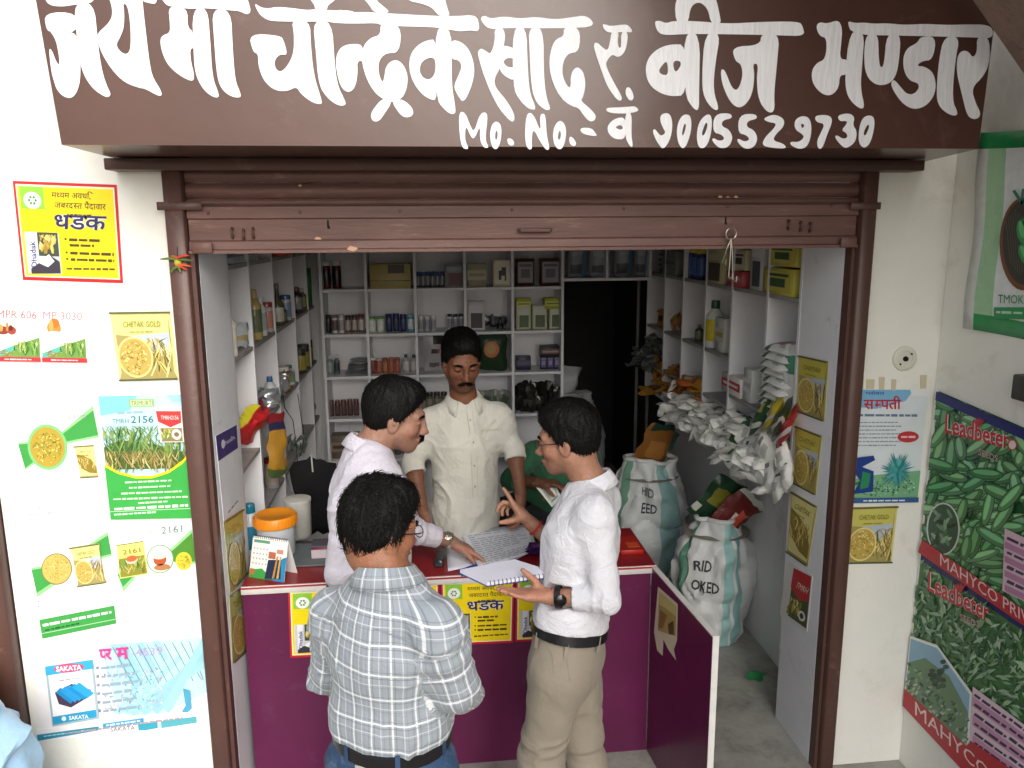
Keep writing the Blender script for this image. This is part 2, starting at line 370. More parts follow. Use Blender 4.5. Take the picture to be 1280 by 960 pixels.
# key ring hanging from the rail
STEEL = mat('worn_steel', '#b9b2a4', rough=.3, metal=.9, noise=.15)
k = empty('key_hook', tuple(P(914, 292, y=-.055))); tag(k, 'steel ring with long hooks hanging from the shutter rail', 'key ring')
a = Vector(k.location)
q = MB(); q.tube([(.019*math.cos(t), 0, .019*math.sin(t)) for t in [i*math.pi/8 for i in range(16)]], .0028, closed=True); q.build('ring', STEEL, k)
for (x, z) in ((-.03, -.10), (.012, -.16), (-.004, -.15)):
    q = MB(); q.tube([(0, -.002, -.017), (x*.4, -.006, z*.4), (x, -.004, z), (x+.012, -.004, z-.008), (x+.014, -.004, z+.012)], .0026); q.build('hook', STEEL, k)
# ---- sign box over the door
sg = empty('shop_sign', (.35, -.47, 2.42)); tag(sg, 'long brown shop signboard box with white hand painted Hindi lettering and phone number', 'shop sign')
q = MB(); zb = 2.418
def fx(px, py): return P(px, py, y=-.47)
BL = fx(77, 181); BR = fx(1223, 186)
x0b, x1b = BL[0], BR[0]; x0t, x1t = fx(58, 0)[0]-.02, fx(1241, 30)[0]+.012
zt = 2.99
q.mesh([(x0b, -.47, BL[2]), (x1b, -.47, BR[2]), (x1t, -.47, zt), (x0t-.02, -.47, zt), (-.975, -.002, 2.425), (1.80, -.002, 2.425), (1.80, -.002, zt), (-.99, -.002, zt)],
       [(0, 1, 2, 3), (5, 4, 7, 6), (4, 5, 1, 0), (3, 2, 6, 7), (4, 0, 3, 7), (1, 5, 6, 2)], (1, 1, 1, 1))
rel(q.build('sign_box', SIGNB), sg)
WHITEP = mat('white_brush_paint', '#ececf0', rough=.45, noise=.07, nscale=30, bump=.35, bscale=60, stretch=(1.6, 1, .25))
A_ = lambda L: [(40+x/3.2, y/3.2) for x, y in L]
B_ = lambda L: [(400+x/3.2, y/3.2) for x, y in L]
C_ = lambda L: [(780+x/2.56, y/2.56) for x, y in L]
D_ = lambda L: [(1080+x/4, y/4) for x, y in L]
glyphs = []
def G(f, outer, *holes): glyphs.append([f(outer)]+[f(h) for h in holes])
T = -45
G(A_, [(46,T),(54,0),(64,14),(85,24),(130,26),(172,18),(250,12),(250,T)])
G(A_, [(49,50),(182,50),(182,132),(75,130),(56,114)])
G(A_, [(168,8),(248,12),(262,150),(268,210),(282,292),(300,345),(317,378),(302,390),(280,380),(248,358),(222,325),(204,290),(190,240),(178,135)])
G(A_, [(70,125),(115,128),(178,130),(183,190),(193,240),(194,300),(188,345),(172,382),(150,394),(122,384),(98,356),(90,330),(78,290),(68,205),(72,192),(84,212),(96,245),(108,262),(110,245),(106,210),(98,170),(85,140)])
G(A_, [(290,T),(312,0),(321,35),(320,70),(300,100),(262,132),(262,165),(280,215),(320,280),(370,330),(430,352),(452,354),(503,383),(521,382),(514,358),(482,308),(470,250),(458,150),(443,20),(440,T)], [(364,10),(384,25),(395,110),(395,198),(378,219),(354,208),(335,180),(352,150),(368,110),(369,50)])
G(A_, [(430,T),(500,T),(500,2),(492,17),(470,12),(440,5)])
G(A_, [(505,T),(520,0),(545,26),(580,24),(620,36),(700,32),(800,42),(830,44),(862,60),(876,45),(868,15),(850,T)])
G(A_, [(545,20),(622,30),(622,110),(645,126),(645,195),(632,196),(636,250),(650,300),(644,329),(590,302),(545,262),(522,215),(512,165),(520,142),(552,132),(552,95)])
G(A_, [(641,34),(702,30),(712,150),(722,310),(745,368),(748,392),(718,386),(680,352),(652,292),(646,200)])
G(A_, [(720,34),(796,40),(802,180),(812,320),(834,372),(836,391),(800,388),(762,362),(740,312),(728,150)])
G(A_, [(887,10),(915,30),(945,34),(980,27),(1040,32),(1100,41),(1140,36),(1200,42),(1300,42),(1300,90),(1200,86),(1040,86),(975,85),(940,80),(908,56)])
G(A_, [(867,134),(995,142),(1008,165),(1023,222),(992,216),(970,240),(972,272),(990,288),(1010,278),(1035,242),(1048,200),(1048,130),(1038,80),(1112,82),(1115,180),(1127,300),(1158,398),(1160,419),(1120,410),(1076,376),(1058,346),(1020,366),(970,362),(926,322),(905,262),(905,215),(884,208)])
G(A_, [(1124,80),(1200,84),(1210,250),(1222,340),(1250,398),(1257,421),(1225,423),(1185,396),(1147,342),(1135,200)])
G(A_, [(1100,T),(1114,0),(1130,18),(1134,44),(1178,44),(1184,18),(1200,0),(1222,T)])
G(B_, [(18,46),(34,18),(60,2),(92,T),(60,T),(40,0),(24,26),(12,46)])
G(B_, [(140,T),(200,22),(214,50),(282,52),(258,28),(226,4),(205,T)])
G(B_, [(14,46),(60,46),(85,38),(110,50),(180,48),(215,50),(280,54),(460,64),(560,64),(600,60),(626,66),(636,92),(636,126),(602,121),(562,126),(530,121),(460,108),(320,105),(240,100),(230,92),(140,95),(14,90)])
G(B_, [(62,250),(70,207),(95,180),(155,174),(172,190),(180,246),(148,242),(151,292),(142,345),(122,369),(95,363),(74,325)])
G(B_, [(242,88),(326,100),(318,212),(265,212),(240,235),(232,270),(240,312),(252,332),(259,300),(262,270),(282,245),(310,239),(335,260),(351,300),(349,345),(336,382),(318,398),(290,411),(255,398),(220,372),(188,320),(170,260),(166,215),(178,176),(205,150),(242,140)])
G(B_, [(250,392),(292,402),(255,460),(235,486),(210,485),(202,460),(215,434)])
G(B_, [(288,405),(325,394),(366,425),(376,455),(355,471),(328,466),(304,435)])
G(B_, [(330,T),(352,4),(400,12),(450,30),(475,66),(522,66),(508,30),(490,T)])
G(B_, [(458,98),(530,115),(525,330),(542,430),(541,456),(520,456),(490,431),(466,395)])
G(B_, [(468,158),(430,160),(390,180),(360,220),(356,280),(374,332),(405,375),(440,398),(470,402)], [(398,280),(404,250),(430,232),(455,230),(463,250),(461,295),(440,319),(418,315),(404,300)])
G(B_, [(522,160),(560,164),(595,194),(614,245),(618,292),(605,350),(574,414),(550,380),(534,345),(555,300),(568,262),(555,240),(522,236)])
G(B_, [(640,70),(660,62),(680,75),(740,65),(800,75),(860,67),(940,78),(1000,70),(1070,60),(1104,106),(1000,113),(900,113),(760,112),(680,117),(656,100)])
G(B_, [(698,110),(740,114),(738,180),(722,215),(730,245),(718,275),(695,320),(705,355),(745,400),(775,450),(779,482),(765,489),(720,440),(685,375),(655,300),(634,230),(632,203),(645,193),(665,205),(683,218),(700,165)])
G(B_, [(730,184),(750,184),(782,195),(782,238),(752,229),(730,247),(750,270),(782,268),(782,324),(745,309),(716,280),(716,215)])
G(B_, [(770,106),(826,106),(830,250),(838,370),(860,420),(861,441),(830,433),(795,396),(772,350)])
G(B_, [(835,108),(894,108),(895,300),(905,390),(925,440),(900,441),(865,411),(845,350),(838,200)])
G(B_, [(975,108),(1041,108),(1038,208),(995,212),(975,240),(968,280),(975,320),(995,352),(1003,345),(1003,300),(1018,272),(1035,269),(1055,290),(1063,340),(1052,390),(1042,402),(1080,434),(1104,460),(1100,482),(1080,487),(1060,470),(1034,430),(1008,426),(965,396),(930,330),(915,260),(925,190),(945,155),(975,145)])
G(B_, [(1127,96),(1145,98),(1160,105),(1210,98),(1235,100),(1254,131),(1215,127),(1170,132),(1140,125)])
G(B_, [(1166,122),(1196,126),(1190,165),(1195,192),(1205,190),(1204,124),(1232,126),(1228,180),(1215,215),(1190,231),(1170,216),(1150,238),(1142,262),(1175,330),(1208,385),(1206,403),(1190,402),(1150,350),(1125,280),(1097,200),(1096,172),(1110,170),(1130,190),(1150,203),(1160,170)])
G(B_, [(1224,350),(1240,348),(1256,382),(1251,402),(1235,401),(1221,376)])
G(B_, [(1142,432),(1175,430),(1230,428),(1262,424),(1279,445),(1220,456),(1150,451)])
G(B_, [(1220,448),(1248,448),(1245,540),(1253,592),(1235,581),(1220,545)])
G(B_, [(1225,468),(1180,473),(1150,500),(1151,532),(1180,558),(1225,556)], [(1178,510),(1200,498),(1214,510),(1204,521)])
G(B_, [(555,448),(580,448),(600,500),(616,532),(640,453),(665,448),(671,470),(660,560),(677,591),(655,592),(639,560),(641,500),(618,556),(604,550),(583,497),(579,560),(594,590),(590,598),(568,591),(558,540)])
G(B_, [(700,484),(720,492),(727,520),(722,570),(708,599),(690,593),(679,550),(684,505)], [(703,518),(712,530),(708,561),(699,555)])
G(B_, [(746,553),(770,554),(780,581),(755,583)])
G(B_, [(824,454),(852,450),(884,532),(879,470),(887,453),(903,459),(906,540),(920,596),(905,602),(880,566),(853,512),(846,560),(849,599),(830,596),(819,560)])
G(B_, [(955,481),(975,489),(986,520),(980,572),(965,599),(945,593),(931,560),(934,510)], [(957,518),(965,533),(960,561),(949,555)])
G(B_, [(998,543),(1015,554),(1027,576),(1015,587),(996,573)])
G(B_, [(1043,511),(1085,511),(1101,530),(1110,546),(1060,539),(1041,525)])
G(C_, [(96,68),(115,66),(135,75),(160,66),(240,68),(330,76),(440,70),(560,68),(573,85),(578,116),(500,113),(310,109),(190,109),(135,113),(108,105)])
G(C_, [(200,143),(150,141),(108,155),(77,185),(67,225),(79,270),(114,298),(155,309),(200,304)], [(110,226),(125,205),(138,194),(142,241),(120,239)], [(155,195),(180,194),(183,210),(163,236)])
G(C_, [(190,104),(244,104),(240,290),(240,357),(220,346),(194,304)])
G(C_, [(258,104),(310,104),(292,200),(285,290),(306,352),(285,352),(254,310),(249,250)])
G(C_, [(168,76),(162,20),(172,-10),(205,-40),(270,-40),(294,-10),(307,50),(311,76),(278,76),(270,32),(250,10),(230,8),(212,25),(205,76)])
G(C_, [(345,149),(435,145),(440,106),(498,106),(490,200),(480,300),(483,357),(460,362),(430,321),(424,250),(430,205),(412,203),(418,240),(411,300),(390,335),(365,347),(338,325),(314,270),(309,225),(318,220),(328,236),(342,275),(358,291),(371,275),(380,240),(375,205),(355,195)])
G(C_, [(614,85),(625,70),(650,76),(685,63),(699,88),(695,140),(690,190),(718,190),(714,240),(690,240),(688,280),(665,306),(635,303),(604,270),(599,228),(618,200),(645,190),(650,122),(625,115)])
G(C_, [(722,98),(770,98),(763,200),(756,280),(772,347),(750,347),(714,310),(706,250)])
G(C_, [(713,66),(738,74),(770,72),(800,76),(840,74),(900,80),(960,76),(1030,80),(1100,78),(1165,79),(1183,98),(1176,123),(1130,120),(900,114),(730,112)])
G(C_, [(775,106),(813,106),(815,180),(819,216),(832,212),(840,106),(886,106),(881,190),(870,246),(845,271),(805,273),(774,242),(767,180)])
G(D_, [(283,182),(362,182),(345,300),(290,305),(262,330),(300,331),(345,360),(361,420),(351,480),(310,531),(250,549),(195,521),(150,460),(134,420),(142,402),(155,401),(187,440),(215,471),(250,471),(276,440),(270,415),(230,405),(200,360),(194,290),(215,240),(268,214)])
G(D_, [(400,182),(480,182),(456,300),(440,500),(470,562),(460,581),(420,571),(373,531),(361,470),(374,300)])
G(D_, [(563,182),(626,182),(631,300),(601,380),(536,440),(560,520),(583,562),(576,590),(545,598),(514,576),(489,470),(464,370),(464,290),(485,254),(520,254),(545,291),(566,258)])
G(C_, [(118,365),(145,360),(156,390),(151,440),(130,476),(115,471),(91,425),(96,410),(108,424),(118,436),(134,425),(125,410),(115,387)])
G(C_, [(195,364),(215,371),(216,420),(195,479),(175,466),(167,420),(177,380)], [(193,393),(200,400),(190,436),(184,430)])
G(C_, [(265,364),(281,370),(281,420),(265,471),(240,476),(231,440),(239,390)], [(262,388),(269,400),(256,436),(247,430)])
five = [(288,365),(340,361),(348,378),(315,385),(312,404),(336,414),(349,440),(336,471),(305,476),(281,450),(285,440),(305,452),(323,445),(312,430),(284,424)]
G(C_, five); G(C_, [(x+80, y+2) for x, y in five])
G(C_, [(443,380),(480,364),(513,380),(512,405),(485,430),(476,450),(510,459),(523,476),(470,473),(441,465),(450,440),(480,411),(488,394),(462,391)])
G(C_, [(545,385),(570,369),(596,378),(601,420),(590,466),(565,479),(534,466),(531,453),(560,455),(576,440),(572,430),(547,415)], [(565,394),(579,400),(570,413)])
G(C_, [(610,369),(655,367),(669,385),(650,430),(635,476),(620,476),(617,450),(630,425),(643,396),(614,391)])
G(C_, [(682,369),(720,361),(739,375),(732,400),(746,420),(741,455),(712,476),(695,466),(674,440),(680,431),(700,445),(716,440),(712,425),(695,417),(714,395),(712,386),(690,389)])
G(C_, [(775,369),(799,371),(803,400),(790,456),(770,476),(751,460),(751,420),(759,385)], [(780,396),(786,405),(772,437),(765,427)])
ln = MB()
for gi, loops in enumerate(glyphs):
    loops = [chaikin(L, 2) for L in loops]
    tri = tessellate_polygon([[Vector((a, b, 0)) for a, b in L] for L in loops]); fl = [p for L in loops for p in L]
    ln.mesh([P(a, b, y=-.4712-.00012*(gi % 12)) for a, b in fl], tri, (1, 1, 1, 1))
rel(ln.build('painted_lettering', WHITEP), sg)
# stair flight crossing overhead at the right
STAIR = mat('stair_soffit_plaster', '#7d675d', rough=.9, noise=.22, nscale=10, bump=.7, bscale=40)
q = MB(); s0 = P(1212, -6, y=-.62); s1 = P(1284, 98, y=-.62)
dv = (s1-s0)/np.linalg.norm(s1-s0); e0 = s0-dv*1.3; e1 = s1+dv*.5; up = np.array([-dv[2], 0, dv[0]])
if up[2] < 0: up = -up
pr = [e0, e1, e1+up*.22, e0+up*.22]
vs = [(p[0], -.62, p[2]) for p in pr]+[(p[0], -2.2, p[2]) for p in pr]
q.mesh(vs, [(0, 1, 2, 3), (7, 6, 5, 4), (0, 4, 5, 1), (3, 2, 6, 7), (1, 5, 6, 2), (0, 3, 7, 4)], (1, 1, 1, 1))
tag(q.build('staircase', STAIR), 'rough brown concrete stair flight crossing the top right corner', 'staircase')
# left neighbour post
q = box_obj('shutter_post', (-1.578, -.05, 0), (-1.474, .03, 2.88), BROWN, None, .004); tag(q, 'brown post of the neighbouring shutter at the left edge', 'post')
# ================================================================ printed posters
Y0 = dict(y=0.0)
YEL, RED, GRN, WHT, BLK = '#f5d90f', '#c8202c', '#1f9a45', '#f4f4f2', '#2b2b30'
def L2(q, u, v):
    (ax, ay), (bx, by), (cx, cy), (dx, dy) = q
    return ((ax*(1-u)+bx*u)*(1-v)+(dx*(1-u)+cx*u)*v, (ay*(1-u)+by*u)*(1-v)+(dy*(1-u)+cy*u)*v)
def rect(p, q, u0, v0, u1, v1, c, lay=None): p.poly([L2(q, u0, v0), L2(q, u1, v0), L2(q, u1, v1), L2(q, u0, v1)], c, lay)
def tx(p, q, s, u0, v, u1, h, c, bold=0.0, lay=None): p.text(s, L2(q, u0, v), L2(q, u1, v), h, c, bold, lay)
def qell(p, q, u, v, ru, rv, c, n=22, lay=None):
    p.poly([L2(q, u+ru*math.cos(t), v+rv*math.sin(t)) for t in [2*math.pi*i/n for i in range(n)]], c, lay)
def jit(c, r, a=22):
    if isinstance(c, str): c = tuple(int(c[i:i+2], 16) for i in (1, 3, 5))
    k = r.uniform(-a, a); return tuple(min(255, max(0, v+k+r.uniform(-5, 5))) for v in c)
def stalks(p, q, u0, v0, u1, v1, n, cols, seed=1, lean=.15, ln=.5, w=.02, base=10):
    """ears of rice / grass blades inside a patch"""
    r = random.Random(seed)
    for k in range(n):
        t = k/n; u = r.uniform(u0, u1); v = v0+(v1-v0)*min(1, t*.8+r.random()*.3); l = ln*(v1-v0)*r.uniform(.5, 1); le = r.uniform(-lean, lean)
        a = L2(q, u, v); b = L2(q, min(u1, max(u0, u+le*(u1-u0))), max(v0, v-l)); ww = w*math.hypot(q[1][0]-q[0][0], q[1][1]-q[0][1])*r.uniform(.6, 1.3)
        m = ((a[0]+b[0])/2+r.uniform(-1, 1)*ww, (a[1]+b[1])/2)
        c = jit(r.choice(cols), r)
        p.poly([(a[0]-ww*.4, a[1]), (m[0]-ww*.6, m[1]), b, (m[0]+ww*.6, m[1]), (a[0]+ww*.4, a[1])], c, base+k*.12)
def grains(p, q, cu, cv, ru, rv, n, cols, seed=1, base=10, s=.03):
    r = random.Random(seed); W = math.hypot(q[1][0]-q[0][0], q[1][1]-q[0][1])
    for k in range(n):
        a = r.uniform(0, 6.283); m = math.sqrt(r.random())*.95; c = L2(q, cu+ru*m*math.cos(a), cv+rv*m*math.sin(a)); t = r.uniform(0, 3.14)
        p.ell(c[0], c[1], W*s*r.uniform(.7, 1.2), W*s*.4, jit(r.choice(cols), r), 6, t, base+k*.1)
RICE = ['#cdb45c', '#b89a45', '#dcc878', '#9c8238', '#e4d68e']; LEAF = ['#5f8f3e', '#7ba24a', '#3d6b33', '#9db55a', '#46793a']
def seed_bag(p, q, word='CHETAK', seed=1, base=5, dens=1.0, wordc='#9a8f3a', style=0, tc='#dfe08c'):
    """printed seed bag: yellow head, round dish of rice, ears of paddy at the right"""
    p.poly([L2(q, 0, 0), L2(q, 1, 0), L2(q, .96, .12), L2(q, .95, .88), L2(q, 1, 1), L2(q, 0, 1), L2(q, .05, .88), L2(q, .05, .12)], '#a89a5e', base)
    if style == 0:
        p.poly([L2(q, .01, .02), L2(q, .99, .02), L2(q, .95, .14), L2(q, .93, .33), L2(q, .5, .38), L2(q, .05, .33), L2(q, .05, .14)], tc, base+1)
        p.poly([L2(q, .3, .35), L2(q, .94, .31), L2(q, .94, .62), L2(q, .5, .6)], '#b9c3cf', base+1.5)
        stalks(p, q, .45, .38, .94, .97, int(70*dens), RICE+['#6b6a30', '#4d4a22'], seed, .5, .6, .022, base+2)
        qell(p, q, .33, .66, .30, .30, '#e3d78a', 22, base+11.5)
        p.poly([L2(q, max(.04, min(.96, .33+.27*math.cos(t))), min(.97, .66+.27*math.sin(t))) for t in [i*math.pi/11 for i in range(22)]], '#bfa656', base+12)
        grains(p, q, .33, .66, .25, .26, int(110*dens), RICE, seed, base+13, .03)
    else:
        p.poly([L2(q, .01, .02), L2(q, .99, .02), L2(q, .95, .14), L2(q, .95, .95), L2(q, .05, .95), L2(q, .05, .14)], '#e6dd92', base+1)
        pts = [L2(q, .05, .25), L2(q, .35, .30), L2(q, .75, .45), L2(q, .94, .68), L2(q, .94, .9), L2(q, .55, .86), L2(q, .2, .72), L2(q, .06, .5)]
        p.poly(pts, '#8f7a30', base+2)
        stalks(p, q, .08, .34, .86, .80, int(60*dens), RICE, seed, .35, .6, .025, base+3)
    rect(p, q, 0, 0, 1, .025, '#5f6042', base+30); rect(p, q, 0, .975, 1, 1, '#4f5a3a', base+30)
    tx(p, q, word, .2, .22, .82, .085*abs(q[3][1]-q[0][1]), wordc, .01, base+31)
    p.scrib(L2(q, .3, .29), L2(q, .7, .29), 1.2, wordc, 3, base+31)
def dhadak(q, plane, label, group=None, u1=1.0, bag=True):
    o = sheet('seed_poster', q, RED, label, 'poster', plane, group=group)
    p = Paint(.0022, **plane)
    rect(p, q, .025, .03, .975, .965, '#f7ecc0'); rect(p, q, .04, .05, .96, .95, YEL)
    rect(p, q, .06, .05, .29, .28, '#8cc63f')
    qell(p, q, .175, .19, .085, .085, WHT, 20, 4)
    for k in range(6):
        a = k*math.pi/3; qell(p, q, .175+.032*math.cos(a), .19+.035*math.sin(a), .013, .015, '#3f8f3a', 8, 5)
    H = abs(q[3][1]-q[0][1])
    tx(p, q, 'मध्यम अवधि,', .36, .165, .76, H*.085, '#3b3428', .006, 6)
    tx(p, q, 'जबरदस्त पैदावार', .38, .265, .88, H*.085, '#3b3428', .006, 6)
    p.scrib(L2(q, .5, .32), L2(q, .75, .32), 1.4, '#5a4c28', 1, 6)
    for dx, c, b, l in ((0.006, '#f3f0e0', .05, 7), (0, '#2c2a6a', .018, 9)): tx(p, q, 'धडक', .36+dx, .47, .87, H*.145, c, b, l)
    # the bag picture
    if bag:
        rect(p, q, .065, .51, .40, .93, '#c9ccd2', 10); rect(p, q, .10, .51, .17, .90, '#e9eaf0', 11)
        rect(p, q, .19, .51, .39, .75, '#3d4a3c', 11)
        stalks(p, q, .21, .53, .37, .74, 22, ['#c9b258', '#a98f3f', '#e0cf80'], 3, .4, .7, .03, 12)
        p.poly([L2(q, .10, .88), L2(q, .30, .74), L2(q, .39, .80), L2(q, .39, .92), L2(q, .10, .93)], '#3a3440', 16)
        p.poly([L2(q, .18, .82), L2(q, .29, .73), L2(q, .34, .80), L2(q, .27, .86)], '#eef0f2', 17)
        p.text('Dhadak', L2(q, .165, .86), L2(q, .165, .60), H*.06, '#2c3580', .01, 18)
    for k, (v, a, b) in enumerate([(.575, .5, .80), (.63, .5, .74), (.71, .5, .93), (.775, .5, .93)]):
        p.scrib(L2(q, a, v), L2(q, b, v), H*.028, '#4b431f', k, 10)
        if k != 1: qell(p, q, .465, v-.005, .011, .012, '#4b431f', 8, 10)
    p.scrib(L2(q, .45, .87), L2(q, .93, .86), H*.022, '#5b5126', 5, 10)
    p.build(o); return o
dhadak([(16, 226), (146, 231), (154, 354), (29, 350)], Y0, 'yellow square seed poster with red border, topmost on the left wall')
# -- two small seed cards, left edge
def card(q, word, label, wc):
    o = sheet('seed_poster', q, '#f6f4f0', label, 'poster', Y0, group='small white seed cards'); p = Paint(.0022, y=0.0); H = q[3][1]-q[0][1]
    tx(p, q, word, .04, .30, .92, H*.13, wc[0], .012, 4)
    for k in range(3): p.scrib(L2(q, .55, .38+k*.09), L2(q, .92, .38+k*.09), 1.2, '#b9b6c0', k, 4)
    p.scrib(L2(q, .2, .12), L2(q, .7, .13), 1.0, '#cfccd2', 9, 4)
    if wc[1] == 'o':
        for (u, v, ru, rv, c) in [(.28, .44, .16, .12, '#f08a3c'), (.3, .36, .11, .08, '#e9722a'), (.22, .40, .05, .1, '#f7a45e'), (.28, .56, .2, .07, '#efe6dc')]: qell(p, q, u, v, ru, rv, c, 16)
    else:
        for (u, v, ru, rv, c) in [(.16, .50, .15, .07, '#8a3b30'), (.36, .50, .10, .07, '#a0473a'), (.12, .46, .05, .06, '#d29a52'), (.26, .44, .03, .08, '#c7824a'), (.34, .46, .05, .05, '#6b2520')]: qell(p, q, u, v, ru, rv, c, 12)
    p.poly([L2(q, 0, .88), L2(q, .42, .74), L2(q, .98, .60), L2(q, .98, .93), L2(q, 0, .93)], '#6f9a4c', 12)
    p.poly([L2(q, 0, .86), L2(q, .4, .74), L2(q, .5, .78), L2(q, .1, .93), L2(q, 0, .93)], '#58b2a0', 13)
    stalks(p, q, .42, .66, .97, .92, 60, LEAF+['#c9d38a'], 5, .2, .7, .02, 14)
    grains(p, q, .2, .86, .2, .04, 20, ['#b06a3c', '#7a8a4a', '#c9a060'], 5, 20)
    rect(p, q, 0, .925, 1, 1, '#cf3540', 24); p.scrib(L2(q, .2, .965), L2(q, .8, .965), 1.6, '#f0d0d0', 2, 25)
    p.build(o)
card([(-6, 374), (50, 376), (52, 452), (-4, 451)], 'MPR 606', 'small white seed card lettered MPR 606 with crown picture, at the left edge', ('#c96a74', 'r'))
card([(51, 376), (106, 378), (110, 453), (54, 452)], 'MP 3030', 'small white seed card lettered MP 3030 with orange turban picture', ('#b8838c', 'o'))
q = [(137, 390), (213, 389), (223, 474), (150, 476)]
o = sheet('seed_bag_print', q, '#e6e08e', 'yellow seed bag print with rice dish, beside the post, on the left wall', 'poster', Y0); p = Paint(.0022, y=0.0); seed_bag(p, q, 'CHETAK GOLD', 3, 2); p.build(o)
# -- paddy poster, bright green foot
def ribbon(p, q, pts, c, lay=None): p.poly([L2(q, u, v) for u, v in pts], c, lay)
q = [(123, 495), (231, 493), (244, 646), (140, 648)]
o = sheet('paddy_poster', q, '#b9dcf0', 'sky blue and green paddy field poster TMRH 2156 beside the post', 'poster', Y0); p = Paint(.0022, y=0.0)
ribbon(p, q, [(0, 0), (.45, 0), (.35, .12), (0, .16)], '#7fc4ec', 1); ribbon(p, q, [(.78, 0), (1, 0), (1, .06), (.85, .06)], '#9ecff0', 1)
rect(p, q, .35, .03, .64, .095, '#8fb56a', 2); rect(p, q, .365, .038, .625, .087, '#c9dca8', 3); tx(p, q, 'TRIMURTI', .37, .083, .62, 6, '#3f7a3a', .02, 4)
tx(p, q, 'TMRH', .13, .225, .32, 5.5, '#5b7a78', .015, 4); tx(p, q, '2156', .35, .225, .61, 9, '#3f6f6d', .01, 4); p.scrib(L2(q, .2, .14), L2(q, .5, .135), 3.5, '#8fb3bd', 4, 4)
ribbon(p, q, [(.0, .42), (.2, .36), (.6, .40), (1, .48), (1, .60), (0, .60)], '#4f6b35', 4)
stalks(p, q, .0, .24, .98, .56, 170, ['#4f7a3a', '#7d9a45', '#2f5530', '#96a860', '#5d8a4a'], 7, .16, .6, .014, 5)
stalks(p, q, .02, .44, .98, .64, 150, ['#a8925a', '#8b7a40', '#c9b87a', '#6b7a3a'], 9, .10, .6, .013, 26)
ribbon(p, q, [(0, .55), (.15, .61), (.35, .65), (.55, .65), (.75, .61), (.92, .53), (1, .47), (1, .51), (.92, .565), (.75, .64), (.55, .68), (.35, .68), (.15, .64), (0, .585)], YEL, 46)
ribbon(p, q, [(0, .57), (.15, .63), (.35, .67), (.55, .67), (.75, .63), (.92, .555), (1, .50), (1, 1), (0, 1)], '#3aa548', 47)
for k, (v, a, b) in enumerate([(.70, .22, .77), (.745, .26, .75), (.79, .16, .88), (.835, .06, .95), (.87, .35, .70)]): p.scrib(L2(q, a, v), L2(q, b, v-.01), 2.2, '#cfeacb', k, 49)
p.scrib(L2(q, .06, .915), L2(q, .94, .895), 3.2, '#f2fbef', 8, 49); p.scrib(L2(q, .05, .96), L2(q, .55, .945), 2, '#dff2da', 8, 49); p.line(L2(q, .0, .935), L2(q, 1, .92), .6, '#d7efd2', 49)
b = [L2(q, .66, .09), L2(q, .96, .095), L2(q, .96, .38), L2(q, .68, .38)]
rect(p, b, 0, 0, 1, 1, '#e9e4dc', 50); p.poly([L2(b, 0, .12), L2(b, .97, .12), L2(b, .95, .45), L2(b, .5, .58), L2(b, .03, .42)], '#d23a3c', 51); tx(p, b, 'TMRH2156', .15, .36, .85, 5, '#f6e4e0', .02, 52)
rect(p, b, .08, .6, .95, .98, '#8a7c55', 51); stalks(p, b, .1, .6, .6, .97, 26, RICE+LEAF, 2, .2, .6, .05, 52); qell(p, b, .72, .78, .2, .15, '#efe8e0', 16, 56); qell(p, b, .72, .78, .11, .07, '#7d6a50', 10, 57)
p.build(o)
